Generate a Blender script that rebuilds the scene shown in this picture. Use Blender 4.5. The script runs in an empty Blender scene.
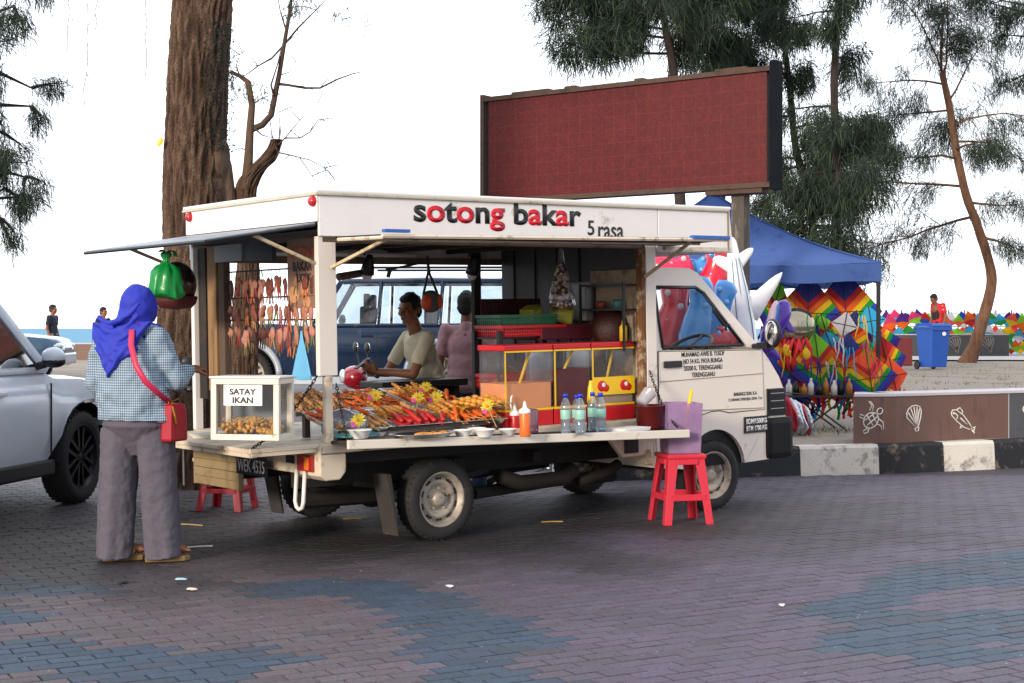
import bpy, bmesh, math, random
from mathutils import Vector as V, Matrix, Euler, noise
R = math.radians
PI = math.pi
rnd = random.Random(7)
scene = bpy.context.scene
COL = scene.collection

# ---------------------------------------------------------------- helpers
def srgb(h):
    h = h.lstrip('#')
    o = []
    for i in (0, 2, 4):
        c = int(h[i:i+2], 16) / 255
        o.append(c/12.92 if c <= .04045 else ((c+.055)/1.055)**2.4)
    return tuple(o)

class MB:
    """collects shapes into one mesh"""
    def __init__(s):
        s.v = []; s.f = []; s.mi = []; s.cur = 0; s.sm = []; s.smooth = False
    def add(s, vs, fs, M=None):
        o = len(s.v)
        for p in vs:
            p = V(p)
            s.v.append(M @ p if M is not None else p)
        for f in fs:
            s.f.append([o+i for i in f]); s.mi.append(s.cur); s.sm.append(s.smooth)
        return s
    def box(s, a, b, M=None):
        (x0, y0, z0), (x1, y1, z1) = a, b
        return s.add([(x0,y0,z0),(x1,y0,z0),(x1,y1,z0),(x0,y1,z0),(x0,y0,z1),(x1,y0,z1),(x1,y1,z1),(x0,y1,z1)],
              [(0,3,2,1),(4,5,6,7),(0,1,5,4),(1,2,6,5),(2,3,7,6),(3,0,4,7)], M)
    def cbox(s, c, d, M=None):
        return s.box([c[i]-d[i]/2 for i in range(3)], [c[i]+d[i]/2 for i in range(3)], M)
    def rbox(s, a, b, r=.01, M=None):
        """box with chamfered edges"""
        bm = bmesh.new(); m = MB().box(a, b)
        vs = [bm.verts.new(p) for p in m.v]
        for f in m.f: bm.faces.new([vs[i] for i in f])
        bmesh.ops.bevel(bm, geom=bm.edges[:], offset=r, segments=2, profile=.6, affect='EDGES')
        s.bm(bm, M); bm.free(); return s
    def bm(s, bm, M=None):
        bm.verts.ensure_lookup_table(); bm.verts.index_update()
        return s.add([v.co.copy() for v in bm.verts], [[v.index for v in f.verts] for f in bm.faces], M)
    def taper(s, c, d0, d1, h, M=None):
        """frustum: bottom d0 (x,y) top d1 at c bottom centre"""
        x, y, z = c
        vs = []
        for (dx, dy), zz in ((d0, z), (d1, z+h)):
            vs += [(x-dx/2,y-dy/2,zz),(x+dx/2,y-dy/2,zz),(x+dx/2,y+dy/2,zz),(x-dx/2,y+dy/2,zz)]
        return s.add(vs, [(0,3,2,1),(4,5,6,7),(0,1,5,4),(1,2,6,5),(2,3,7,6),(3,0,4,7)], M)
    def prism(s, poly, y0, y1, plane='xz', M=None):
        """polygon (2d) extruded; plane xz -> along y ; xy -> along z ; yz -> along x"""
        n = len(poly)
        def p(a, b, c):
            return {'xz': (a, c, b), 'xy': (a, b, c), 'yz': (c, a, b)}[plane]
        vs = [p(a, b, y0) for a, b in poly] + [p(a, b, y1) for a, b in poly]
        fs = [list(range(n))[::-1], list(range(n, 2*n))]
        fs += [(i, (i+1) % n, n+(i+1) % n, n+i) for i in range(n)]
        return s.add(vs, fs, M)
    def tube(s, pts, r, n=8, M=None, cap=True):
        pts = [V(p) for p in pts]
        k = len(pts)
        rs = r if isinstance(r, (list, tuple)) else [r]*k
        vs = []; up = None
        for i, p in enumerate(pts):
            d = (pts[min(i+1, k-1)] - pts[max(i-1, 0)])
            d = d.normalized() if d.length > 1e-9 else V((0,0,1))
            if up is None:
                up = V((0,0,1)) if abs(d.z) < .9 else V((1,0,0))
            a = d.cross(up)
            a = a.normalized() if a.length > 1e-6 else d.orthogonal().normalized()
            b = d.cross(a).normalized()
            up = a.cross(d)
            for j in range(n):
                t = 2*PI*j/n
                vs.append(p + (a*math.cos(t) + b*math.sin(t))*rs[i])
        fs = []
        for i in range(k-1):
            for j in range(n):
                q = (j+1) % n
                fs.append((i*n+j, i*n+q, (i+1)*n+q, (i+1)*n+j))
        if cap:
            fs.append(list(range(n))[::-1]); fs.append(list(range((k-1)*n, k*n)))
        return s.add(vs, fs, M)
    def lathe(s, prof, n=20, M=None, axis='z', a0=0, a1=2*PI):
        """prof: list of (radius, height)"""
        vs = []; fs = []; k = len(prof)
        full = abs(a1-a0-2*PI) < 1e-6
        cols = n if full else n+1
        for i in range(cols):
            t = a0+(a1-a0)*i/n
            for r, h in prof:
                p = (r*math.cos(t), r*math.sin(t), h)
                if axis == 'y': p = (p[0], p[2], p[1])
                if axis == 'x': p = (p[2], p[0], p[1])
                vs.append(p)
        for i in range(n):
            q = (i+1) % cols
            for j in range(k-1):
                f = [i*k+j, q*k+j, q*k+j+1, i*k+j+1]
                if prof[j][0] == 0: f = [i*k+j, q*k+j+1, i*k+j+1]
                elif prof[j+1][0] == 0: f = [i*k+j, q*k+j, i*k+j+1]
                fs.append(f)
        return s.add(vs, fs, M)
    def ell(s, c, r, M=None, n=14, m=9, rot=None):
        if not isinstance(r, (tuple, list)): r = (r, r, r)
        vs = [(0,0,-1)]
        for i in range(1, m):
            ph = -PI/2+PI*i/m
            for j in range(n):
                t = 2*PI*j/n
                vs.append((math.cos(ph)*math.cos(t), math.cos(ph)*math.sin(t), math.sin(ph)))
        vs.append((0,0,1))
        fs = [(0, 1+(j+1) % n, 1+j) for j in range(n)]
        for i in range(m-2):
            for j in range(n):
                a = 1+i*n; q = (j+1) % n
                fs.append((a+j, a+q, a+n+q, a+n+j))
        L = len(vs)-1; a = 1+(m-2)*n
        fs += [(a+j, a+(j+1) % n, L) for j in range(n)]
        T_ = Matrix.Translation(c)
        if rot: T_ = T_ @ Euler(rot).to_matrix().to_4x4()
        T_ = T_ @ Matrix.Diagonal((r[0], r[1], r[2], 1))
        if M is not None: T_ = M @ T_
        return s.add(vs, fs, T_)
    def cap(s, p0, r0, p1, r1, n=12, M=None):
        """tapered capsule"""
        p0 = V(p0); p1 = V(p1); d = (p1-p0).normalized()
        pts = []; rs = []
        for k in (-1, -.8, -.4): pts.append(p0+d*r0*k); rs.append(max(r0*math.sqrt(max(0, 1-k*k)), r0*.03))
        pts.append(p0); rs.append(r0); pts.append(p1); rs.append(r1)
        for k in (.4, .8, 1): pts.append(p1+d*r1*k); rs.append(max(r1*math.sqrt(max(0, 1-k*k)), r1*.03))
        return s.tube(pts, rs, n, M)
    def chain(s, pts, rs, n=12, M=None):
        for i in range(len(pts)-1):
            s.cap(pts[i], rs[i], pts[i+1], rs[i+1], n, M)
        return s
    def rings(s, rings, M=None, cap=True):
        """rings: list of lists of points, same count"""
        n = len(rings[0]); vs = [p for r in rings for p in r]; fs = []
        for i in range(len(rings)-1):
            for j in range(n):
                q = (j+1) % n
                fs.append((i*n+j, i*n+q, (i+1)*n+q, (i+1)*n+j))
        if cap:
            fs.append(list(range(n))[::-1]); fs.append(list(range((len(rings)-1)*n, len(rings)*n)))
        return s.add(vs, fs, M)
    def grid(s, fn, nu, nv, M=None):
        vs = [fn(i/nu, j/nv) for j in range(nv+1) for i in range(nu+1)]
        fs = [(j*(nu+1)+i, j*(nu+1)+i+1, (j+1)*(nu+1)+i+1, (j+1)*(nu+1)+i) for j in range(nv) for i in range(nu)]
        return s.add(vs, fs, M)
    def build(s, name, mats, parent=None, smooth=None, bevel=0, M=None, recalc=True):
        me = bpy.data.meshes.new(name)
        me.from_pydata([tuple(p) for p in s.v], [], s.f)
        if not isinstance(mats, (list, tuple)): mats = [mats]
        for m in mats: me.materials.append(m)
        me.polygons.foreach_set('material_index', s.mi)
        if recalc:
            bm = bmesh.new(); bm.from_mesh(me)
            bmesh.ops.recalc_face_normals(bm, faces=bm.faces[:])
            bm.to_mesh(me); bm.free()
        if smooth is None: sm = s.sm
        else: sm = [smooth]*len(me.polygons)
        if len(sm) == len(me.polygons): me.polygons.foreach_set('use_smooth', sm)
        me.update()
        o = bpy.data.objects.new(name, me); COL.objects.link(o)
        if parent is not None: o.parent = parent
        if M is not None: o.matrix_basis = M
        if bevel:
            b = o.modifiers.new('bevel', 'BEVEL'); b.width = bevel; b.segments = 2; b.limit_method = 'ANGLE'; b.angle_limit = R(40)
        return o

def smooth_angle(o, deg=35):
    me = o.data
    for p in me.polygons: p.use_smooth = True
    bm = bmesh.new(); bm.from_mesh(me)
    for e in bm.edges:
        if len(e.link_faces) == 2 and e.calc_face_angle(0) > R(deg): e.smooth = False
    bm.to_mesh(me); bm.free()
    return o

def remesh(o, vox, it=4, disp=0, dscale=.15, fac=.5):
    m = o.modifiers.new('remesh', 'REMESH'); m.mode = 'VOXEL'; m.voxel_size = vox; m.use_smooth_shade = True
    if it:
        k = o.modifiers.new('smooth', 'SMOOTH'); k.factor = fac; k.iterations = it
    if disp:
        t = bpy.data.textures.new('folds', 'CLOUDS'); t.noise_scale = dscale; t.noise_depth = 1
        d = o.modifiers.new('folds', 'DISPLACE'); d.texture = t; d.strength = disp; d.mid_level = .5; d.texture_coords = 'LOCAL'
    return o

def empty(name, M=None, loc=None, rz=0):
    o = bpy.data.objects.new(name, None); COL.objects.link(o); o.empty_display_size = .1
    if M is not None: o.matrix_basis = M
    elif loc is not None:
        o.location = loc; o.rotation_euler = (0, 0, rz)
    return o

def tag(o, label=None, cat=None, group=None, kind=None):
    if label: o['label'] = label
    if cat: o['category'] = cat
    if group: o['group'] = group
    if kind: o['kind'] = kind
    return o

def thing(name, label, cat, M=None, loc=None, rz=0, group=None):
    return tag(empty(name, M, loc, rz), label, cat, group)

def copy_tree(o, parent=None, label=None, M=None):
    c = o.copy(); COL.objects.link(c)
    if parent is not None: c.parent = parent
    for ch in list(o.children): copy_tree(ch, c)
    if label: c['label'] = label
    if M is not None: c.matrix_basis = M
    return c

def TR(loc, rz=0, rx=0, ry=0, s=1):
    return Matrix.Translation(loc) @ Euler((rx, ry, rz)).to_matrix().to_4x4() @ Matrix.Scale(s, 4)

def ext(name, txt, size, mat, parent, M, thick=.002, bold=0, sx=1, align='CENTER', spacing=1.0):
    cu = bpy.data.curves.new(name, 'FONT'); cu.body = txt; cu.size = size; cu.align_x = align; cu.align_y = 'CENTER'
    cu.extrude = thick; cu.offset = bold; cu.space_character = spacing; cu.resolution_u = 4
    o = bpy.data.objects.new(name, cu); COL.objects.link(o)
    bpy.context.view_layer.update()
    me = bpy.data.meshes.new_from_object(o.evaluated_get(bpy.context.evaluated_depsgraph_get()))
    COL.objects.unlink(o); bpy.data.objects.remove(o); bpy.data.curves.remove(cu)
    me.name = name
    if sx != 1:
        for v in me.vertices: v.co.x *= sx
    me.materials.clear(); me.materials.append(mat)
    n = bpy.data.objects.new(name, me); COL.objects.link(n)
    if parent is not None: n.parent = parent
    n.matrix_basis = M
    return n

# ---------------------------------------------------------------- camera model: one pixel at a distance -> place
F = 1493.0; CX = 512; HY = 328; CAMH = 1.4
def at(px, py, d): return V(((px-CX)/F*d, d, CAMH-(py-HY)/F*d))
def atz(px, d, z=0): return V(((px-CX)/F*d, d, z))

# ---------------------------------------------------------------- materials
def mat(name, col, rough=.55, metal=0, var=.12, scale=5, bump=0, bscale=60, dirt=None, dirt_amt=.35, dirt_scale=3, spec=.5, coat=0, dirt_lo=None, trans=0, stretch=None, thin=0):
    if isinstance(col, str): col = srgb(col)
    m = bpy.data.materials.new(name); m.use_nodes = True
    nt = m.node_tree; N = nt.nodes; L = nt.links
    b = N['Principled BSDF']
    b.inputs['Roughness'].default_value = rough; b.inputs['Metallic'].default_value = metal
    b.inputs['Specular IOR Level'].default_value = spec
    if coat: b.inputs['Coat Weight'].default_value = coat; b.inputs['Coat Roughness'].default_value = .08
    if trans: b.inputs['Transmission Weight'].default_value = trans
    tc = N.new('ShaderNodeTexCoord')
    src = tc.outputs['Object']
    if stretch:
        mp = N.new('ShaderNodeMapping'); mp.inputs['Scale'].default_value = stretch
        L.new(src, mp.inputs['Vector']); src = mp.outputs['Vector']
    nz = N.new('ShaderNodeTexNoise'); nz.inputs['Scale'].default_value = scale; nz.inputs['Detail'].default_value = 5
    L.new(src, nz.inputs['Vector'])
    mx = N.new('ShaderNodeMix'); mx.data_type = 'RGBA'
    mx.inputs['A'].default_value = (*[c*(1-var) for c in col], 1); mx.inputs['B'].default_value = (*[min(1, c*(1+var)) for c in col], 1)
    L.new(nz.outputs['Fac'], mx.inputs['Factor'])
    out = mx.outputs['Result']
    if dirt:
        if isinstance(dirt, str): dirt = srgb(dirt)
        n2 = N.new('ShaderNodeTexNoise'); n2.inputs['Scale'].default_value = dirt_scale; n2.inputs['Detail'].default_value = 8; n2.inputs['Roughness'].default_value = .7
        L.new(src, n2.inputs['Vector'])
        rp = N.new('ShaderNodeMapRange'); rp.inputs['From Min'].default_value = .62-dirt_amt*.3; rp.inputs['From Max'].default_value = .78-dirt_amt*.2
        L.new(n2.outputs['Fac'], rp.inputs['Value'])
        m2 = N.new('ShaderNodeMix'); m2.data_type = 'RGBA'
        L.new(rp.outputs['Result'], m2.inputs['Factor']); L.new(out, m2.inputs['A']); m2.inputs['B'].default_value = (*dirt, 1)
        out = m2.outputs['Result']
    L.new(out, b.inputs['Base Color'])
    rr = N.new('ShaderNodeMapRange'); rr.inputs['To Min'].default_value = max(.02, rough-.08); rr.inputs['To Max'].default_value = min(1, rough+.08)
    L.new(nz.outputs['Fac'], rr.inputs['Value']); L.new(rr.outputs['Result'], b.inputs['Roughness'])
    if bump:
        n3 = N.new('ShaderNodeTexNoise'); n3.inputs['Scale'].default_value = bscale; n3.inputs['Detail'].default_value = 4
        L.new(src, n3.inputs['Vector'])
        bp = N.new('ShaderNodeBump'); bp.inputs['Strength'].default_value = bump; bp.inputs['Distance'].default_value = .02
        L.new(n3.outputs['Fac'], bp.inputs['Height']); L.new(bp.outputs['Normal'], b.inputs['Normal'])
    if thin:
        tl = N.new('ShaderNodeBsdfTranslucent'); L.new(out, tl.inputs['Color']); ms = N.new('ShaderNodeMixShader'); ms.inputs['Fac'].default_value = thin
        L.new(b.outputs['BSDF'], ms.inputs[1]); L.new(tl.outputs['BSDF'], ms.inputs[2]); L.new(ms.outputs['Shader'], N['Material Output'].inputs['Surface'])
    return m

def glassy(name, tint=(.9,.93,.93), gloss=.1, rough=.03, haze=0, hazecol=(.6,.6,.6)):
    m = bpy.data.materials.new(name); m.use_nodes = True
    nt = m.node_tree; N = nt.nodes; L = nt.links
    N.remove(N['Principled BSDF'])
    o = N['Material Output']
    t = N.new('ShaderNodeBsdfTransparent'); t.inputs['Color'].default_value = (*tint, 1)
    g = N.new('ShaderNodeBsdfGlossy'); g.inputs['Roughness'].default_value = rough; g.inputs['Color'].default_value = (1,1,1,1)
    lw = N.new('ShaderNodeLayerWeight'); lw.inputs['Blend'].default_value = .25
    mr = N.new('ShaderNodeMapRange'); mr.inputs['To Min'].default_value = gloss; mr.inputs['To Max'].default_value = min(1, gloss*2+.28)
    L.new(lw.outputs['Fresnel'], mr.inputs['Value'])
    x = N.new('ShaderNodeMixShader'); L.new(mr.outputs['Result'], x.inputs['Fac']); L.new(t.outputs['BSDF'], x.inputs[1]); L.new(g.outputs['BSDF'], x.inputs[2])
    last = x
    if haze:
        d = N.new('ShaderNodeBsdfDiffuse'); d.inputs['Color'].default_value = (*hazecol, 1)
        tc = N.new('ShaderNodeTexCoord'); nz = N.new('ShaderNodeTexNoise'); nz.inputs['Scale'].default_value = 7
        L.new(tc.outputs['Object'], nz.inputs['Vector'])
        hr = N.new('ShaderNodeMapRange'); hr.inputs['To Min'].default_value = haze*.6; hr.inputs['To Max'].default_value = min(1, haze*1.4)
        L.new(nz.outputs['Fac'], hr.inputs['Value'])
        y = N.new('ShaderNodeMixShader'); L.new(hr.outputs['Result'], y.inputs['Fac']); L.new(x.outputs[0], y.inputs[1]); L.new(d.outputs[0], y.inputs[2]); last = y
    L.new(last.outputs[0], o.inputs['Surface'])
    return m

m_white = mat('white_paint', (.80,.775,.75), .45, var=.05, dirt='#8a7a5e', dirt_amt=.02, dirt_scale=4)
m_cream = mat('cream_paint', '#e2d9cd', .4, var=.05, dirt='#8d7c60', dirt_amt=.07, dirt_scale=5, coat=.3)
m_creamrust = mat('rusty_cream', '#d5c8b2', .55, var=.08, dirt='#5d3a1c', dirt_amt=.30, dirt_scale=7)
m_rust = mat('rust', '#6b4528', .85, var=.4, scale=14, dirt='#c8b99a', dirt_amt=.3, dirt_scale=9, bump=.3)
m_darkrust = mat('dark_rusty_steel', '#2b241f', .8, var=.4, scale=9, dirt='#5b4128', dirt_amt=.15)
m_black = mat('black_plastic', (.012,.012,.014), .45, var=.3)
m_chassis = mat('grimy_chassis', (.02,.018,.016), .85, var=.5, scale=8, dirt=(.07,.055,.04), dirt_amt=.15)
m_rubber = mat('tyre_rubber', (.016,.016,.017), .85, var=.3, scale=20, dirt=(.05,.045,.04), dirt_amt=.2, dirt_scale=8)
m_steel = mat('dull_steel', (.5,.5,.5), .35, 1, var=.15, dirt=(.2,.15,.1), dirt_amt=.1)
m_wheelrim = mat('dusty_steel_rim', '#a2998c', .5, .25, var=.2, dirt='#5a4d3e', dirt_amt=.35, dirt_scale=14)
m_alu = mat('aluminium', (.68,.69,.71), .38, 1, var=.1)
m_grey = mat('grey_panel', (.26,.27,.28), .6, var=.15, dirt=(.12,.1,.08), dirt_amt=.2)
m_darkpanel = mat('dark_grey_panel', (.060,.062,.068), .6, var=.25, dirt=(.12,.08,.05), dirt_amt=.1)
m_headliner = mat('sooty_ceiling', (.05,.048,.046), .8, var=.3)
m_red = mat('red_plastic', '#c4161f', .38, var=.08)
m_redstool = mat('pinkish_red_plastic', '#c92c3e', .42, var=.08, dirt='#8d1a22', dirt_amt=.1)
m_yellow = mat('yellow_plastic', '#f0c41a', .4, var=.06)
m_blue = mat('blue_plastic', '#1c50a8', .4, var=.1, dirt='#123a7c', dirt_amt=.15)
m_navy = mat('navy_cloth', '#1d2a55', .9, var=.15)
m_green = mat('green_plastic', '#1f6b48', .45, var=.1)
m_wood = mat('worn_board', '#8a6a45', .8, var=.35, scale=4, stretch=(6,6,.8), dirt='#2b1d12', dirt_amt=.25)
m_tan = mat('tan_metal', '#94825f', .6, var=.15, dirt='#4d4029', dirt_amt=.25)
m_textblack = mat('black_lettering', (.012,.012,.014), .5, var=.1)
m_textred = mat('red_lettering', '#c81228', .5, var=.05)
m_textwhite = mat('white_lettering', (.75,.75,.74), .5, var=.05)
m_clear = glassy('clear_plastic', (.95,.95,.95), .0, .08, .03, (.6,.58,.58))
m_glass = glassy('window_glass', (.78,.84,.85), .10)
m_darkglass = glassy('tinted_glass', (.13,.15,.15), .025)
m_chrome = mat('chrome', (.8,.8,.82), .1, 1, var=.03)
m_skin = mat('brown_skin', '#8a5a40', .5, var=.12, scale=18)
m_skin2 = mat('tan_skin', '#7d5038', .5, var=.12, scale=18)
m_hair = mat('black_hair', (.006,.005,.005), .75, var=.4, scale=30, bump=.4, bscale=120)
m_whiteplastic = mat('white_plastic', (.78,.78,.77), .35, var=.04)
m_styro = mat('white_foam', (.82,.82,.80), .7, var=.04)
m_jeans = mat('blue_denim', '#24405f', .9, var=.2, scale=30, bump=.2, bscale=200)
# ---------------------------------------------------------------- world, sun, camera
SUN_AZ = math.atan2(-.52, -.80)     # low sun behind the camera and to its left
SUN_EL = R(13)
w = bpy.data.worlds.new("World"); scene.world = w; w.use_nodes = True
nt = w.node_tree; bg = nt.nodes['Background']
sky = nt.nodes.new('ShaderNodeTexSky'); sky.sky_type = 'NISHITA'; sky.sun_disc = False
sky.sun_elevation = SUN_EL; sky.sun_rotation = SUN_AZ; sky.dust_density = 2.5; sky.ozone_density = 2
tcw = nt.nodes.new('ShaderNodeTexCoord'); nzw = nt.nodes.new('ShaderNodeTexNoise'); nzw.inputs['Scale'].default_value = 2.2; nzw.inputs['Detail'].default_value = 5
nt.links.new(tcw.outputs['Generated'], nzw.inputs['Vector'])
mrw = nt.nodes.new('ShaderNodeMapRange'); mrw.inputs['To Min'].default_value = .72; mrw.inputs['To Max'].default_value = .92
nt.links.new(nzw.outputs['Fac'], mrw.inputs['Value'])
mxw = nt.nodes.new('ShaderNodeMix'); mxw.data_type = 'RGBA'
nt.links.new(mrw.outputs['Result'], mxw.inputs['Factor'])
nt.links.new(sky.outputs['Color'], mxw.inputs['A']); # cloud veil: bright over the sea in front, with dimming added behind the camera to cut reflections
spw = nt.nodes.new('ShaderNodeSeparateXYZ'); nt.links.new(tcw.outputs['Generated'], spw.inputs[0])
grw = nt.nodes.new('ShaderNodeMapRange'); grw.interpolation_type = 'SMOOTHSTEP'; grw.inputs['From Min'].default_value = -.75; grw.inputs['From Max'].default_value = .55
nt.links.new(spw.outputs['Y'], grw.inputs['Value'])
clw = nt.nodes.new('ShaderNodeMix'); clw.data_type = 'RGBA'; nt.links.new(grw.outputs['Result'], clw.inputs['Factor'])
clw.inputs['A'].default_value = (6.6, 6.6, 7.2, 1); clw.inputs['B'].default_value = (14.2, 14.8, 15.8, 1); nt.links.new(clw.outputs['Result'], mxw.inputs['B'])
nt.links.new(mxw.outputs['Result'], bg.inputs['Color']); bg.inputs['Strength'].default_value = .125
sl = bpy.data.lights.new('sun', 'SUN'); sl.energy = 3.1; sl.angle = R(10); sl.color = (1, .86, .72)
so = bpy.data.objects.new('sun', sl); COL.objects.link(so)
sd = V((math.sin(SUN_AZ)*math.cos(SUN_EL), math.cos(SUN_AZ)*math.cos(SUN_EL), math.sin(SUN_EL)))
so.rotation_euler = sd.to_track_quat('Z', 'Y').to_euler(); so.location = sd*30
cam = bpy.data.cameras.new('camera'); co = bpy.data.objects.new('camera', cam); COL.objects.link(co)
co.location = (0, 0, CAMH); co.rotation_euler = (R(90), 0, 0)
cam.sensor_width = 36; cam.lens = 36*F/1024; cam.shift_y = -(341.5-HY)/1024; cam.clip_end = 9000; cam.clip_start = .1
scene.camera = co
scene.view_settings.view_transform = 'Standard'; scene.view_settings.look = 'None'; scene.view_settings.exposure = .30
scene.render.engine = 'CYCLES'; scene.cycles.use_denoising = True
scene.cycles.transparent_max_bounces = 24; scene.cycles.max_bounces = 8

# ---------------------------------------------------------------- ground heights
def smooth(t):
    t = max(0, min(1, t)); return t*t*(3-2*t)
def h_pave(x, y): return .40*smooth((y-15)/7.5)
def h_sand(x, y): return .27+.13*smooth((y-14.5)/11)-1.9*smooth((y-57)/18)
KERB = [(.40, 24), (.40, 14.35), (.52, 13.9), (.9, 13.72), (1.9, 13.93), (2.74, 14.2), (3.77, 14.5), (4.6, 14.83), (5.6, 15.3), (7, 16.05), (12, 19), (40, 36)]
def kerb_y(x):
    for (a, b), (c, d) in zip(KERB[1:], KERB[2:]):
        if a <= x <= c: return b+(d-b)*(x-a)/(c-a) if c > a else b
    return 36
# --- paving
def lerp(a, b, t): return tuple(a[i]+(b[i]-a[i])*t for i in range(3))
def px2g(p): 
    d = F*CAMH/(p[1]-HY); return ((p[0]-CX)/F*d, d)
BLUE = [[(801,609),(846,594),(868,585),(884,568),(945,560),(1024,547),(1150,540),(1150,660),(1024,654),(979,665),(873,656),(801,645),(822,632),(848,623)],
        [(240,592),(264,583),(320,577),(400,583),(460,597),(497,613),(528,618),(535,630),(577,640),(540,652),(515,662),(590,690),(560,720),(380,720),(412,681),(450,668),(396,651),(430,642),(398,627),(390,614),(372,605),(330,596),(280,598)],
        [(-60,652),(0,641),(75,635),(110,650),(165,643),(185,653),(264,646),(312,659),(262,669),(235,676),(225,700),(150,700),(118,676),(60,682),(42,671),(-60,684)],
        [(-60,612),(0,607),(50,611),(62,619),(0,626),(-60,630)], [(-60,575),(60,578),(130,584),(120,592),(40,596),(-60,600)]]
HOLES = [[(894,609),(927,593),(979,587),(1150,584),(1150,612),(1024,611),(979,611)], [(985,644),(1024,641),(1150,640),(1150,650),(1024,650)]]
BLUE = [[px2g(p) for p in q] for q in BLUE]; HOLES = [[px2g(p) for p in q] for q in HOLES]
def inside(x, y, q):
    c = False; j = len(q)-1
    for i in range(len(q)):
        if (q[i][1] > y) != (q[j][1] > y) and x < (q[j][0]-q[i][0])*(y-q[i][1])/(q[j][1]-q[i][1])+q[i][0]: c = not c
        j = i
    return c
def seg_d(x, y, a, b):
    ax, ay = a; bx, by = b; t = max(0, min(1, ((x-ax)*(bx-ax)+(y-ay)*(by-ay))/((bx-ax)**2+(by-ay)**2)))
    return math.hypot(x-ax-t*(bx-ax), y-ay-t*(by-ay))
def fbm(x, y, s): return noise.fractal(V((x*s, y*s, 3.1)), 1, 2, 5)
m_pave = bpy.data.materials.new('concrete_pavers'); m_pave.use_nodes = True
def _pave():
    nt = m_pave.node_tree; N = nt.nodes; L = nt.links; b = N['Principled BSDF']
    at_ = N.new('ShaderNodeAttribute'); at_.attribute_name = 'paint'
    tc = N.new('ShaderNodeTexCoord'); n = N.new('ShaderNodeTexNoise'); n.inputs['Scale'].default_value = 55; n.inputs['Detail'].default_value = 6
    n.inputs['Roughness'].default_value = .75
    L.new(tc.outputs['Object'], n.inputs['Vector'])
    mr = N.new('ShaderNodeMapRange'); mr.inputs['From Min'].default_value = .3; mr.inputs['From Max'].default_value = .7; mr.inputs['To Min'].default_value = .45; mr.inputs['To Max'].default_value = 1.55
    L.new(n.outputs['Fac'], mr.inputs['Value'])
    x = N.new('ShaderNodeVectorMath'); x.operation = 'SCALE'; L.new(at_.outputs['Color'], x.inputs[0]); L.new(mr.outputs['Result'], x.inputs['Scale'])
    v = N.new('ShaderNodeTexVoronoi'); v.inputs['Scale'].default_value = 9; L.new(tc.outputs['Object'], v.inputs['Vector'])
    lt = N.new('ShaderNodeMath'); lt.operation = 'LESS_THAN'; lt.inputs[1].default_value = .055; L.new(v.outputs['Distance'], lt.inputs[0])
    wn = N.new('ShaderNodeTexWhiteNoise'); L.new(v.outputs['Position'], wn.inputs['Vector'])
    gt = N.new('ShaderNodeMath'); gt.operation = 'GREATER_THAN'; gt.inputs[1].default_value = .55; L.new(wn.outputs['Value'], gt.inputs[0])
    ml = N.new('ShaderNodeMath'); ml.operation = 'MULTIPLY'; L.new(lt.outputs[0], ml.inputs[0]); L.new(gt.outputs[0], ml.inputs[1])
    m = N.new('ShaderNodeMix'); m.data_type = 'RGBA'; L.new(ml.outputs[0], m.inputs['Factor']); L.new(x.outputs['Vector'], m.inputs['A']); m.inputs['B'].default_value = (.33,.32,.31,1)
    L.new(m.outputs['Result'], b.inputs['Base Color'])
    b.inputs['Roughness'].default_value = .62; b.inputs['Specular IOR Level'].default_value = .4
    bp = N.new('ShaderNodeBump'); bp.inputs['Strength'].default_value = .45; bp.inputs['Distance'].default_value = .01
    L.new(n.outputs['Fac'], bp.inputs['Height']); L.new(bp.outputs['Normal'], b.inputs['Normal'])
_pave()
MAUVE = (.088, .070, .104); MAUVE2 = (.098, .078, .088); PBLUE = (.036, .060, .094); GRIME_SHADE = (.017, .0155, .016)
def pave_col(x, y, k=True):
    blue = any(inside(x, y, q) for q in BLUE) and not any(inside(x, y, q) for q in HOLES)
    if abs(x) > 6.2: blue = fbm(x, y, .22) > .28
    c = PBLUE if blue else lerp(MAUVE2, MAUVE, smooth((x+1.2)/2))
    j = rnd.uniform(.86, 1.12)
    c = tuple(v*j*rnd.uniform(.96, 1.04) for v in c)
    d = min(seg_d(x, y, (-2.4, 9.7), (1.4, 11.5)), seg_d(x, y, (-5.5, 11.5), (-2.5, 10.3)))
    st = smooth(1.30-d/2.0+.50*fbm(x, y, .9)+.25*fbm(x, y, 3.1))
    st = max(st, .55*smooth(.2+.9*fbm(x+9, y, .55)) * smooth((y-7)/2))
    c = lerp(c, GRIME_SHADE, .93*st)  # grime patches, with the shade under the truck painted into the same dark colour
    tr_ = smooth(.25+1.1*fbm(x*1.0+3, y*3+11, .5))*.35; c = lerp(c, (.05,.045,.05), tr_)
    if rnd.random() < .03: c = lerp(c, (.05,.045,.045), .5)
    if y > 9.6: c = lerp(c, (.085,.078,.092), .35*smooth((y-9.6)/2))
    return c
pb = MB(); cols = []
ca, sa = math.cos(R(29.5)), math.sin(R(29.5)); PL, PW, G = .190, .095, .005
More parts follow.
